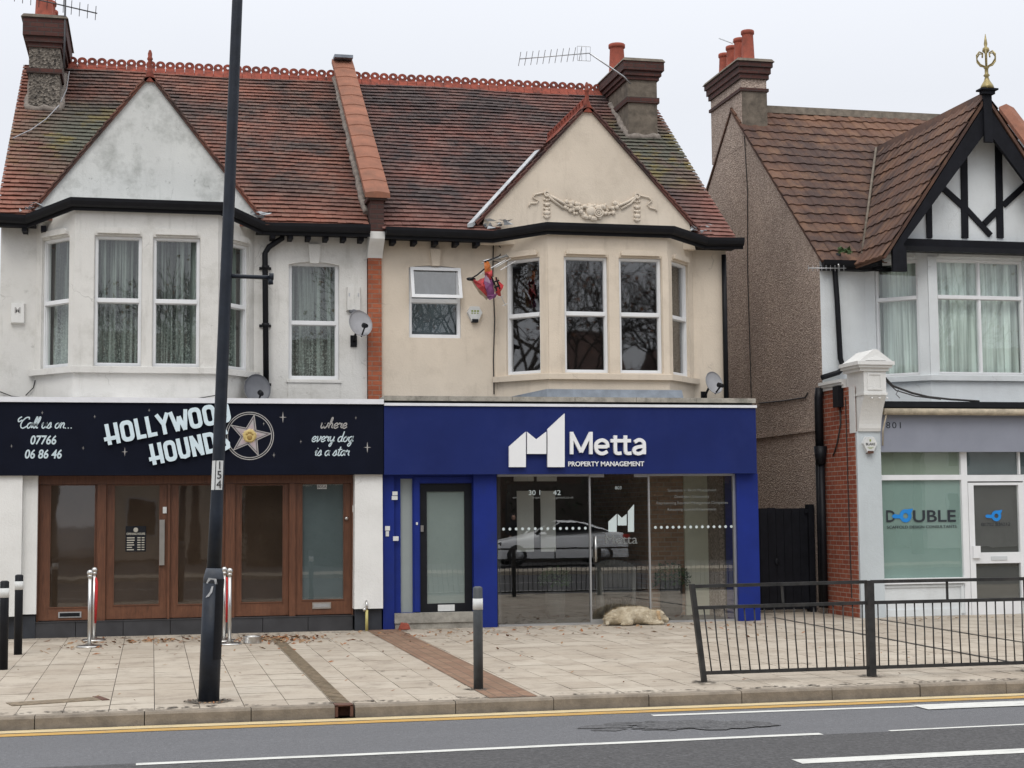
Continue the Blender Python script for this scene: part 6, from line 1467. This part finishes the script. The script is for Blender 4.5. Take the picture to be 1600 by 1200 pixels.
# =========================== satellite dishes
def dish(name, label, c, r, wallY, mat, az, el=.35, group=None):
    c = Vector(c); d = Vector((math.sin(az)*math.cos(el), -math.cos(az)*math.cos(el), math.sin(el))); A = d.to_track_quat('Z', 'Y').to_matrix()
    wp = Vector((c.x-.06, wallY, c.z-r*1.15)); T = thing(name, label, 'satellite dish', wp, group)
    m = MB(); m.lathe([(.01, -.012)]+[(r*k/6, .22*r*(k/6)**2-.012) for k in range(1, 7)]+[(r*1.03, .22*r), (r, .22*r+.004)]+[(r*k/6, .22*r*(k/6)**2) for k in range(6, 0, -1)]+[(.01, 0)], c, 26, A @ Matrix.Diagonal((.92, 1.06, 1))); m.build('reflector', mat, T)
    m = MB(); m.tube([c-d*.01, c-d*.08, wp+Vector((0, -.10, .04)), wp+Vector((0, -.02, 0))], .018, 8); m.box(wp.x-.05, wp.x+.05, wallY-.02, wallY, wp.z-.09, wp.z+.09); m.build('bracket', 'black_plastic', T)
    dn = A @ Vector((0, -1, 0));  dn = dn if dn.z < 0 else -dn
    f = c+d*r*1.05+dn*r*.62
    m = MB(); m.tube([c+dn*r*1.02, f], .014, 6); m.build('feed_arm', 'black_plastic', T); m = MB(); m.tube([f-(c-f).normalized()*.05, f+(c-f).normalized()*.06], [.03, .042], 10); m.build('receiver', 'black_plastic', T)
c = onY(562, 507, YWs-.28); dish('satellite_dish', 'pale grey satellite dish fixed beside the brick pier', c, .20, YWs, 'dish_grey', .24)
c = onY(401, 609, YWs-.3); dish('satellite_dish', 'dark grey satellite dish behind the lamp post at the foot of the white wall', c, .215, YWs, 'dish_dark', .2, .25)
c = onY(1114, 599, YWs-.28); dish('satellite_dish', 'pale grey satellite dish low on the right end of the cream wall', c, .175, YWs, 'dish_grey', .30, .3)
# =========================== alarm boxes
def hexbox(c, w, h, wallY, T, nm='case', mat='plate_white'):
    m = MB(); P = [(-.28*w, h/2), (.28*w, h/2), (.5*w, .08*h), (.22*w, -.5*h), (-.22*w, -.5*h), (-.5*w, .08*h)]
    m.hexa([(c.x+a, wallY, c.z+b_) for a, b_ in P], [(c.x+a*.93, wallY-.07, c.z+b_*.93) for a, b_ in P]); return m.build(nm, mat, T)
c = onY(741, 491, YWs); T = thing('alarm_box', 'white hexagonal alarm box with green marks on the cream wall', 'alarm', c); hexbox(c, .25, .25, YWs, T)
m = MB(); m.box(c.x-.05, c.x+.05, YWs-.077, YWs-.0, c.z-.135, c.z-.085); m.build('strobe', 'black_paint', T); m = MB()
for k in range(3): m.box(c.x-.06+k*.045, c.x-.03+k*.045, YWs-.074, YWs-.068, c.z+.03, c.z+.055); m.box(c.x-.06+k*.045, c.x-.035+k*.045, YWs-.074, YWs-.068, c.z-.0, c.z+.015)
m.build('printed_mark', 'alarm_green', T)
c = onY(1357, 695, Y3-.0); T = thing('alarm_box', 'white hexagonal alarm box reading BLAKE on the grey pilaster', 'alarm', c); hexbox(c, .25, .26, Y3, T); text('BLAKE', c.x, c.z-.01, .055, 'plate_ink', T, Y3-.072, .002, bold=.001); m = MB(); m.box(c.x-.05, c.x+.05, Y3-.075, Y3, c.z-.14, c.z-.10); m.build('strobe', 'rust', T)
m = MB(); m.box(c.x-.012, c.x+.012, Y3-.074, Y3-.069, c.z+.05, c.z+.085); m.box(c.x-.05, c.x+.05, Y3-.073, Y3-.069, c.z-.045, c.z-.038); m.box(c.x-.03, c.x+.03, Y3-.073, Y3-.069, c.z-.065, c.z-.058); m.build('printed_mark', 'alarm_green', T)
c = onY(28, 490, YWs); T = thing('alarm_box', 'cream square alarm box marked M at the left end of the white house', 'alarm', c); m = MB(); m.hexa([(c.x-.10, YWs, c.z-.155), (c.x+.10, YWs, c.z-.155), (c.x+.10, YWs, c.z+.155), (c.x-.10, YWs, c.z+.155)], [(c.x-.09, YWs-.07, c.z-.14), (c.x+.09, YWs-.07, c.z-.14), (c.x+.09, YWs-.07, c.z+.145), (c.x-.09, YWs-.07, c.z+.145)]); m.build('case', 'fresh_white', T); text('M', c.x, c.z+.0, .12, 'sign_silver', T, YWs-.072, .003, bold=.003)
c = onY(552, 468, YWs); T = thing('alarm_box', 'weathered white box above the pale satellite dish', 'alarm', c); m = MB(); m.hexa([(c.x-.11, YWs, c.z-.19), (c.x+.11, YWs, c.z-.19), (c.x+.11, YWs, c.z+.19), (c.x-.11, YWs, c.z+.19)], [(c.x-.10, YWs-.07, c.z-.17), (c.x+.10, YWs-.07, c.z-.17), (c.x+.095, YWs-.07, c.z+.18), (c.x-.095, YWs-.07, c.z+.18)]); m.build('case', 'white_render', T)
m = MB(); m.box(c.x-.08, c.x-.06, YWs-.074, YWs-.068, c.z+.04, c.z+.09); m.box(c.x+.06, c.x+.08, YWs-.074, YWs-.068, c.z+.04, c.z+.09); m.build('vent', 'alu', T); m = MB(); m.ball((c.x, YWs-.05, c.z-.19), .06, 8, (1.3, .5, .7)); m.build('lamp_cover', 'dish_dark', T)

# =========================== television aerials
def aerial(label, mast, boom, els, r=.010, group=None, mat='alu'):
    T = thing('tv_aerial', label, 'aerial', mast[0], group)
    m = MB(); m.tube(mast, r*1.5, 8); m.build('mast', mat, T); m = MB(); m.tube(boom, r, 6); m.build('boom', mat, T)
    for a, c in els: m = MB(); m.tube([a, c], r*.55, 5); m.build('element', mat, T)
    return T
Yc = 26.9
bo = [onY(812, 92, Yc), onY(921, 83, Yc-.1)]; els = []
for k in range(11): p = bo[0].lerp(bo[1], k/11.5); hgt = .10+.0*k; els.append((p+Vector((0, .10, -hgt)), p+Vector((0, -.10, hgt))))
p = bo[0].lerp(bo[1], .92)
for dx in (-.12, -.04, .04, .12): els.append((p+Vector((dx, 0, -.13)), p+Vector((dx, 0, .13))))
els += [(p+Vector((-.12, 0, .13)), p+Vector((.12, 0, .13))), (p+Vector((-.12, 0, -.13)), p+Vector((.12, 0, -.13)))]
aerial('long television aerial on a slanting mast at the cream house chimney', [onY(985, 131, Yc+.1), onY(975, 120, Yc), onY(921, 83, Yc-.1)], bo, els)
bo = [onY(10, -12, 27), onY(152, 21, 27)]; els = []
for k in range(12): p = bo[0].lerp(bo[1], k/11.2); els.append((p+Vector((-.01, .1, -.09)), p+Vector((.01, -.1, .09))))
aerial('television aerial on an upright mast clamped to the left chimney', [onY(100, 107, 27), onY(101, 60, 27), onY(103, -60, 27)], bo, els, .011, mat='aerial_dark')
bo = [onX(1124, 60, 11.2), onX(1146, 68, 11.2)]
aerial('small stub aerial among the four chimney pots of the right house', [onX(1145, 100, 11.2), onX(1146, 64, 11.2)], bo, [], .014)
bo = [onY(1263, 419, Y2-.25), onY(1322, 419, Y2-.25)]; els = []
for k in range(9): p = bo[0].lerp(bo[1], k/8.5); els.append((p+Vector((0, 0, -.05)), p+Vector((0, 0, .05))))
aerial('small wall aerial strapped to the downpipe of the right house', [onY(1310, 425, Y2-.1), onY(1310, 413, Y2-.25)], bo, els, .008)
bo = [onY(752, 412, YWs-.5), onY(792, 398, YWs-.35)]; els = []
for k, (x, y) in enumerate(((760, 425), (768, 420), (776, 416), (784, 414), (792, 418))): els.append((onY(x-10, y+4, YWs-.45), onY(x+14, y-10, YWs-.4)))
els += [(onY(x-4, y+2, YWs-.45), onY(x+4, y-2, YWs-.45)) for x, y in ((783, 464), (789, 476))]; els.append((onY(781, 459, YWs-.45), onY(790, 478, YWs-.45)))
aerial('bent wall aerial tangled with the torn red kite on the cream wall', [onY(796, 402, YWs), onY(792, 400, YWs-.35), onY(755, 408, YWs-.5)], bo, els, .010)
K = thing('torn_kite', 'torn red and purple kite caught on the wall aerial', 'kite', onY(762, 440, YWs-.35))
YK = YWs-.5
def kp(x, y, d=0): return onY(x, y, YK+d)
def sheet(pts, mat, nm='sail'):
    m = MB(); c = sum((Vector(p) for p in pts), Vector())/len(pts)+Vector((0, -.06, 0))
    m.smooth = False
    for a, c2 in zip(pts, pts[1:]+pts[:1]):
        q_ = (Vector(a)+Vector(c2))/2+Vector((0, random.uniform(-.05, .05), random.uniform(-.02, .02))); m.poly([a, q_, c]); m.poly([q_, c2, c])
    m.build(nm, mat, K)
sheet([kp(756, 407), kp(764, 409), kp(767, 420, .05), kp(768, 426), kp(757, 426)], 'foil_orange')
sheet([kp(757, 424), kp(769, 422), kp(769, 436), kp(759, 436, .06)], 'foil_red')
sheet([kp(734, 434), kp(746, 439, .05), kp(757, 434), kp(760, 446), kp(765, 464), kp(760, 463, .05), kp(747, 450)], 'foil_red')
sheet([kp(755, 438), kp(760, 424, .05), kp(770, 434), kp(774, 442), kp(772, 462), kp(762, 464)], 'foil_purple')
sheet([kp(736, 438, .1), kp(744, 444, .08), kp(763, 464, .06), kp(760, 469, .1), kp(750, 460, .1)], 'foil_tan')
sheet([kp(760, 462), kp(778, 457, .05), kp(774, 465), kp(765, 469)], 'foil_purple')
sheet([kp(774, 432), kp(787, 446, .06), kp(782, 456), kp(783, 463, .05), kp(774, 457)], 'foil_red')
sheet([kp(767, 432), kp(779, 433, .06), kp(782, 450), kp(774, 457), kp(770, 450)], 'foil_tan')
m = MB()
for pts in ([(733, 437), (745, 430), (757, 420)], [(768, 432), (774, 447), (776, 455)], [(775, 433), (781, 452)], [(770, 441), (780, 438)], [(772, 449), (781, 446)], [(757, 409), (779, 401)]): m.tube([kp(x, y, -.03) for x, y in pts], .012, 5)
m.ball(kp(736, 436), .05, 6, (1.5, .5, .6)); m.build('spars', 'black_paint', K)

# =========================== the sleeping dog
p = place(985, 971); p.y = YG-.30; k_ = onY(985, 960, p.y); x0, x1 = onY(946, 960, p.y).x, onY(1040, 960, p.y).x; Ld = x1-x0
DG = thing('dog', 'shaggy golden dog asleep against the glass door of the blue shop', 'dog', (x0+Ld/2, p.y, 0))
B = []
def dgp(t, h, dy=0): return Vector((x0+Ld*t, p.y+dy, h))
for t, h, r_, sy in ((.10, .10, .10, 1.2), (.18, .12, .125, 1.25), (.28, .135, .14, 1.25), (.38, .14, .14, 1.2), (.48, .14, .14, 1.2), (.57, .14, .14, 1.2), (.65, .135, .13, 1.2), (.71, .125, .11, 1.1), (.77, .115, .09, 1)): B.append((dgp(t, h), r_, (1, sy, .98)))
B += limb(dgp(.22, .10, -.10), dgp(.36, .05, -.17), .09, .05, 5)+limb(dgp(.36, .045, -.17), dgp(.22, .035, -.22), .045, .035, 5)
B += limb(dgp(.64, .10, -.10), dgp(.70, .05, -.16), .075, .05, 4)+limb(dgp(.70, .045, -.16), dgp(.88, .033, -.17), .045, .035, 5)
B += limb(dgp(.05, .07, .02), dgp(-.01, .03, -.12), .05, .03, 4)
hd = dgp(.85, .125, -.06); B += [(hd, .105, (1.05, .95, .98)), (hd+Vector((-.06, .02, .0)), .10, (1, 1, 1))] + limb(hd+Vector((.05, -.01, -.02)), hd+Vector((.125, -.02, -.055)), .066, .046, 4)
bo_ = blob('body', B, 'dog_fur', DG, .017, 4, disp=.005)
for dy in (-.085, .075): blob('ear', limb(hd+Vector((-.02, dy*.85, .055)), hd+Vector((-.005, dy*1.15, -.035)), .038, .030, 4), 'dog_ear', DG, .013, 3, disp=.003)
m = MB(); m.ball(hd+Vector((.168, -.02, -.05)), .021, 7); m.build('nose', 'black_paint', DG)
m = MB(); m.ball(hd+Vector((.078, -.066, .03)), .012, 6, (1.4, 1, .6)); m.ball(hd+Vector((.068, .035, .03)), .010, 6, (1.4, 1, .6)); m.build('eyes', 'black_paint', DG)
m = MB()
for q_ in limb(hd+Vector((.06, -.066, -.06)), hd+Vector((.15, -.045, -.072)), .006, .005, 5): m.ball(q_[0], q_[1], 5)
m.build('mouth', 'black_paint', DG)
# short fur tufts
m = MB(); me = bo_.data; o_ = org(DG); vs = [v for v in me.vertices if v.co.z > .03]
for v in random.sample(list(vs), min(2600, len(vs))):
    n_ = (v.normal*.5+Vector((-.8, 0, -.25))).normalized(); sidev = v.normal.cross(n_).normalized()*.007; q_ = v.co+o_; tip = q_+n_*random.uniform(.02, .045)+v.normal*.012
    m.poly([q_-sidev, q_+sidev, tip])
m.build('fur', 'dog_fur', DG)['kind'] = 'stuff'

# =========================== things standing in the blue shop
def bush(c, r, label, n=700, pot=True):
    T = thing('potted_bush', label, 'plant', (c[0], c[1], 0)); m = MB()
    for _ in range(n):
        a, b_ = random.random()*6.283, math.acos(random.uniform(-.5, 1)); rr_ = r*random.uniform(.7, 1.05); q_ = Vector((c[0]+rr_*math.sin(b_)*math.cos(a), c[1]+rr_*math.sin(b_)*math.sin(a), c[2]+rr_*math.cos(b_)*.8)); s_ = .035
        m.poly([q_+Vector((random.uniform(-s_, s_), random.uniform(-s_, s_), random.uniform(-s_, s_))) for _ in range(3)])
    m.build('foliage', 'plant_green', T); m = MB(); m.lathe([(r*.45, 0), (r*.6, .06), (r*.62, c[2]-.08), (r*.5, c[2]-.05)], (c[0], c[1], .01), 14); m.build('pot', 'interior_dark', T)
bush((*onY(867, 884, 24.9)[:2], .62), .26, 'leafy bush in dark planter behind the left shop window of the blue shop'); bush((*onY(1048, 884, 24.9)[:2], .62), .30, 'domed bush in dark planter in front of the brick wall inside the shop')
c = onY(962, 890, 25.0); T = thing('armchair', 'pale round-backed armchair behind the glass door of the blue shop', 'chair', (c.x, 25.0, 0)); m = MB()
for k in range(18): a = math.radians(-20+k*220/17); m.tube([(c.x+.28*math.cos(a), 25.0+.25*math.sin(a), .05), (c.x+.30*math.cos(a), 25.0+.27*math.sin(a), .80+.12*math.sin(a))], .045, 6)
m.build('shell', 'interior_wall', T); m = MB(); m.lathe([(.2, .3), (.26, .34), (.26, .45), (.2, .48)], (c.x, 25.0, 0), 16); m.build('seat', 'interior_dark', T); m = MB()
for k in range(4): a = math.pi/4+k*math.pi/2; m.tube([(c.x+.15*math.cos(a), 25+.15*math.sin(a), .3), (c.x+.2*math.cos(a), 25+.2*math.sin(a), .009)], .02, 6)
m.build('legs', 'black_paint', T)

# =========================== across the road, behind the camera: what the glass reflects
CARP = Vector((12.9, -4.0, 0))
CAR = thing('parked_car', 'white saloon car on the far side of the road, seen reflected in the shop window', 'car', CARP)
def car():
    st = [(-2.35, .45, .62, .62, .62), (-2.25, .72, .70, .70, .55), (-1.9, .84, .78, .78, .5), (-1.2, .90, .90, .90, .5), (-.75, .91, .96, 1.05, .6), (.0, .92, .97, 1.42, .55), (.6, .92, .98, 1.44, .55), (1.2, .92, .99, 1.32, .54), (1.75, .90, 1.0, 1.10, .5), (2.1, .86, 1.0, 1.02, .5), (2.32, .75, .85, .85, .5)]
    N_ = 16
    m = MB(); m.smooth = True; rings = []
    for x, hw, belt, roof, th in st:
        P = [(-hw*.96, .22), (-hw, .45), (-hw*.99, belt-.1), (-hw*.93, belt)]
        if roof > belt+.03: P += [(-th-.05, belt+(roof-belt)*.7), (-th+.1, roof-.03)]
        else: P += [(-hw*.7, belt+.015), (-hw*.4, belt+.03)]
        P += [(0, max(roof, belt+.035))]; P = P+[(-a, c) for a, c in P[-2::-1]]
        rings.append([m.av((CARP.x+x, CARP.y+a, c)) for a, c in P])
    for A, B_ in zip(rings, rings[1:]):
        for j in range(len(A)-1): m.af((A[j], A[j+1], B_[j+1], B_[j]))
    m.af(rings[0]); m.af(rings[-1]); m.build('body', 'car_white', CAR)
    for s_ in (-1, 1):
        m = MB(); hw = .915*s_; m.hexa([(CARP.x+a, CARP.y+hw*.955, c) for a, c in ((-.72, .98), (1.7, 1.03), (.62, 1.36), (.0, 1.35))], [(CARP.x+a, CARP.y+s_*(.72 if c > 1.1 else .9), c+.0) for a, c in ((-.72, .985), (1.7, 1.035), (.62, 1.37), (.0, 1.36))]); m.build('side_window', 'car_glass', CAR)
        for wx in (-1.45, 1.42):
            A = Matrix(((1, 0, 0), (0, 0, 1), (0, -1, 0))); c = Vector((CARP.x+wx, CARP.y+s_*.80, .33))
            m = MB(); m.lathe([(.20, -.1), (.33, -.1), (.335, 0), (.33, .1), (.20, .11)], c, 22, A); w_ = m.build('wheel', 'tyre', CAR); m = MB(); m.lathe([(.05, -.115), (.22, -.12), (.22, .12), (.05, .115)], c, 14, A); m.build('rim', 'alu', w_)
        m = MB(); m.box(CARP.x+2.12, CARP.x+2.34, CARP.y+s_*.55, CARP.y+s_*.86, .80, .95); m.build('tail_light', 'lamp_red', CAR)
        m = MB(); m.hexa([(CARP.x-2.33, CARP.y+s_*.5, .60), (CARP.x-1.95, CARP.y+s_*.83, .64), (CARP.x-1.95, CARP.y+s_*.84, .76), (CARP.x-2.3, CARP.y+s_*.5, .68)], [(CARP.x-2.2, CARP.y+s_*.4, .60), (CARP.x-1.9, CARP.y+s_*.7, .64), (CARP.x-1.9, CARP.y+s_*.7, .77), (CARP.x-2.2, CARP.y+s_*.4, .69)]); m.build('headlight', 'car_glass', CAR)
        m = MB(); m.ball((CARP.x-.62, CARP.y+s_*1.0, 1.02), .11, 8, (1.1, .8, .6)); m.build('wing_mirror', 'car_white', CAR)
    m = MB(); m.hexa([(CARP.x-.80, CARP.y-.78, 1.0), (CARP.x-.80, CARP.y+.78, 1.0), (CARP.x-.06, CARP.y+.52, 1.40), (CARP.x-.06, CARP.y-.52, 1.40)], [(CARP.x-.74, CARP.y-.76, .97), (CARP.x-.74, CARP.y+.76, .97), (CARP.x, CARP.y+.5, 1.38), (CARP.x, CARP.y-.5, 1.38)]); m.build('windscreen', 'car_glass', CAR)
car()
pp = Vector((11.9, -5.6, 0)); PS = thing('person', 'person in dark hooded coat beyond the white car, seen reflected in the shop window', 'person', pp)
B = []
for s_ in (-1, 1):
    B += limb(pp+Vector((s_*.10, 0, .85)), pp+Vector((s_*.11, .02, .45)), .095, .065)+limb(pp+Vector((s_*.11, .02, .45)), pp+Vector((s_*.12, 0, .08)), .062, .042)+[(pp+Vector((s_*.12, .06, .045)), .05, (.9, 2, .8))]
    B += limb(pp+Vector((s_*.20, 0, 1.32)), pp+Vector((s_*.27, .04, 1.05)), .06, .05)+limb(pp+Vector((s_*.27, .04, 1.05)), pp+Vector((s_*.18, .16, .92)), .048, .04)
B += [(pp+Vector((0, 0, .92)), .16, (1.05, .75, 1)), (pp+Vector((0, 0, 1.1)), .165, (1.05, .72, 1.2)), (pp+Vector((0, 0, 1.27)), .165, (1.2, .7, .9)), (pp+Vector((0, 0, 1.42)), .07, (1, 1, 1)), (pp+Vector((0, -.02, 1.53)), .115, (.95, 1.05, 1.2))]
blob('body', B, 'dark_cloth', PS, .025, 4)
m = MB(); m.ball(pp+Vector((0, .06, 1.53)), .078, 10, (.85, .75, 1.2)); m.ball(pp+Vector((0, .125, 1.52)), .016, 6, (.8, 1, 1.3)); m.build('face', 'skin', PS)
m = MB(); m.ball(pp+Vector((-.028, .115, 1.545)), .009, 5); m.ball(pp+Vector((.028, .115, 1.545)), .009, 5); m.build('eyes', 'black_paint', PS)
for s_ in (-1, 1):
    h0 = pp+Vector((s_*.17, .18, .91)); Bq = [(h0, .032, (.8, 1.2, .7))]
    for k in range(4): Bq += limb(h0+Vector((-s_*.02+s_*.013*k, .02, 0)), h0+Vector((-s_*.02+s_*.013*k, .075-.008*abs(k-1.5), -.03)), .009, .007, 4)
    Bq += limb(h0+Vector((-s_*.025, -.01, 0)), h0+Vector((-s_*.05, .035, -.01)), .010, .008, 3); blob('hand', Bq, 'skin', PS, .006, 2)
for i, (xa, w_, mat) in enumerate(((-13, 9, 'far_brick'), (-2, 10, 'cream_render'), (9.5, 10.5, 'far_brick'), (22, 9.5, 'far_brick'), (33, 10, 'white_render'), (44, 10, 'far_brick'))):
    yy = -17; T = thing('opposite_house', ('red brick house across the road at the far west end', 'cream house across the road behind the viewer', 'red brick house behind the parked white car', 'red brick house across the road, east of the parked car', 'white house across the road to the east', 'last red brick house across the road to the east')[i], 'house', (xa+w_/2, yy, 0))
    hE, hR = 5.6+.3*(i % 2), 9.0+.4*(i % 3)
    m = MB(); m.box(xa, xa+w_, yy-8, yy, 0, hE); m.build('wall', mat, T)
    m = MB(); m.hexa([(xa-.2, yy+.3, hE), (xa+w_+.2, yy+.3, hE), (xa+w_+.2, yy-4, hR), (xa-.2, yy-4, hR)], [(xa-.2, yy-8.3, hE), (xa+w_+.2, yy-8.3, hE), (xa+w_+.2, yy-4.05, hR), (xa-.2, yy-4.05, hR)]); rf = m.build('roof', 'far_roof', T); bx('chimney', 'far_brick', rf, xa+w_*.5-.4, xa+w_*.5+.4, yy-4.6, yy-3.6, hR-.4, hR+1.3)
    for k in range(3):
        for zz in (.9, 3.5):
            u_ = xa+1.0+k*(w_-3.2)/2; f_ = bx('window', 'upvc_grey' if mat != 'far_brick' else 'interior_dark', T, u_, u_+1.2, yy, yy+.05, zz, zz+1.5); bx('pane', 'car_glass', f_, u_+.08, u_+1.12, yy+.05, yy+.06, zz+.08, zz+1.42)
def branch(m, p, d, L_, r, depth):
    q_ = p+d*L_; mid = p.lerp(q_, .5)+Vector((random.uniform(-1, 1), random.uniform(-1, 1), 0))*L_*.05; m.tube([p, mid, q_], [r, r*.85, r*.68], 6 if depth > 2 else 4, caps=False); TW.append((q_, depth))
    if depth == 0: return
    for k in range(3 if depth > 1 else 4):
        a = d.cross(Vector((random.uniform(-1, 1), random.uniform(-1, 1), random.uniform(-1, 1)))).normalized(); nd = (d*random.uniform(.6, 1)+a*random.uniform(.35, .8)+Vector((0, 0, .12))).normalized(); branch(m, p.lerp(q_, random.uniform(.6, 1)), nd, L_*random.uniform(.62, .82), r*.6, depth-1)
TLAB = ('bare street tree across the road near the left end', 'bare street tree across the road opposite the lamp post', 'bare street tree across the road left of the parked car', 'bare street tree across the road right of the parked car', 'bare street tree across the road opposite the alley', 'bare street tree across the road at the east end', 'added bare tree beyond the left picture edge, darkening the bay reflections', 'second added tree beyond the left picture edge, darkening the bay reflections')  # last two trees added out of frame to darken the bay window reflections
for i, (tx, ty, h) in enumerate(((-7, -10, 3.8), (1.5, -12, 3.9), (10, -10.5, 4.3), (16, -11.5, 4.4), (20.5, -10.5, 4.4), (29, -10, 4.0), (-13, 19.6, 4.0), (-20, 21.5, 4.4))):
    T = thing('bare_tree', TLAB[i], 'tree', (tx, ty, 0), 'bare street trees across the road'); TW = []; m = MB(); base = Vector((tx, ty, -.05)); m.tube([base, base+Vector((.05, 0, h*.6)), base+Vector((0, .05, h))], [.24, .16, .13], 10)
    for k in range(4):
        a = k*1.57+random.random(); branch(m, base+Vector((0, 0, h*random.uniform(.85, 1))), Vector((math.cos(a)*.55, math.sin(a)*.55, 1)).normalized(), h*.75, .10, 5)
    m.build('trunk', 'bark', T); m = MB()
    for q_, d_ in TW:
        if d_ == 0 and random.random() < .35:
            for _ in range(1):
                c = q_+Vector((random.uniform(-.3, .3), random.uniform(-.3, .3), random.uniform(-.3, .2))); m.poly([c+Vector((random.uniform(-.09, .09), random.uniform(-.09, .09), random.uniform(-.09, .09))) for _ in range(4)])
    m.build('crown', 'leaf_brown', T)

for hx0, hx1, lab in ((3, 11.5, 'added dark hedge behind the parked car, darkening the shop glass, nearer the lamp post'), (12.2, 26, 'added dark hedge beyond the parked car, darkening the shop glass')):  # unseen hedges added to darken what the shop glass reflects
    T = thing('hedge', lab, 'hedge', ((hx0+hx1)/2, -8.2, 0)); m = MB(); m.box(hx0+.15, hx1-.15, -8.6, -7.8, -.06, 2.7); m.build('stems', 'bark', T); m = MB()
    for _ in range(5000):
        c = Vector((random.uniform(hx0, hx1), random.choice((-7.72, -8.68, random.uniform(-8.7, -7.7)))+random.uniform(-.1, .1), random.uniform(0, 2.85))); m.poly([c+Vector((random.uniform(-.09, .09), random.uniform(-.09, .09), random.uniform(-.09, .09))) for _ in range(3)])
    m.build('foliage', 'hedge_green', T)
# =========================== fallen leaves
m = MB()
def leaf(p, s_):
    a = random.random()*6.283; up_ = random.uniform(.0, .5); c_, t_ = math.cos(a), math.sin(a); L_ = s_*random.uniform(.8, 1.6)
    ex, ey = Vector((c_, t_, up_*.5)), Vector((-t_, c_, random.uniform(-.3, .3))); z = Vector((0, 0, .006))
    pts = [p+z-ex*L_, p+z-ey*s_*.5+Vector((0, 0, s_*.3*up_)), p+z+ex*L_+Vector((0, 0, s_*up_)), p+z+ey*s_*.5+Vector((0, 0, s_*.3))]; m.cur = random.randint(0, 1); m.poly(pts)
for _ in range(300):
    t = random.random(); leaf(place(random.uniform(60, 1180), 1000) if False else Vector((random.uniform(-1.4, 9.0), 23.2-abs(random.gauss(0, 1.6)), 0)), random.uniform(.020, .046))
for _ in range(190): leaf(Vector((1.72+random.gauss(0, .28), 22.6-abs(random.gauss(0, .55)), 0)), random.uniform(.025, .05))
for _ in range(90): leaf(Vector((.1+random.gauss(0, .45), 22.4+random.gauss(0, .22), 0)), random.uniform(.025, .05))
for _ in range(40): leaf(Vector((3.9+random.gauss(0, .5), 22.4+random.gauss(0, .4), 0)), random.uniform(.015, .032))
for _ in range(90): leaf(Vector((random.uniform(11, 16), 23.0-abs(random.gauss(0, .25)), 0)), random.uniform(.015, .034))
for _ in range(26): a = random.random()*6.283; leaf(b0+Vector((math.cos(a)*random.uniform(.1, .22), math.sin(a)*random.uniform(.1, .2), 0)), random.uniform(.01, .022))
for _ in range(60): leaf(Vector((random.uniform(-2, 9), random.uniform(15, 20), 0)), random.uniform(.012, .026))
o = m.build('fallen_leaves', ['leaf_brown', 'leaf_tan'], None); o['kind'] = 'stuff'
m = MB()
def grit_and_shade(cx, cy, r0_, r1_, n_):
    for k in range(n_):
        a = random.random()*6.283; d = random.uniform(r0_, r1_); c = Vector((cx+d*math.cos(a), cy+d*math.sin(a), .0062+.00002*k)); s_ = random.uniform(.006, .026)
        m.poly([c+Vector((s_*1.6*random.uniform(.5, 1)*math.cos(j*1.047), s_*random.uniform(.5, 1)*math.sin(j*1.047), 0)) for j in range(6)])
grit_and_shade(b0.x, b0.y, .095, .22, 150); grit_and_shade(3.09, 15.29, .045, .13, 50)  # dirt flecks that also darken the post feet in place of contact shade
for x_ in posts: grit_and_shade(x_, GRY, .02, .14, 50)
for k in range(120): grit_and_shade(random.uniform(-1.4, 9), 23.25-abs(random.gauss(0, .12)), 0, .1, 3)
for k in range(160): grit_and_shade(random.uniform(-2, 9), 14.56+abs(random.gauss(0, .06)), 0, .08, 3)
for k in range(40): grit_and_shade(random.uniform(-2, 9), random.uniform(15, 23), 0, .25, 3)
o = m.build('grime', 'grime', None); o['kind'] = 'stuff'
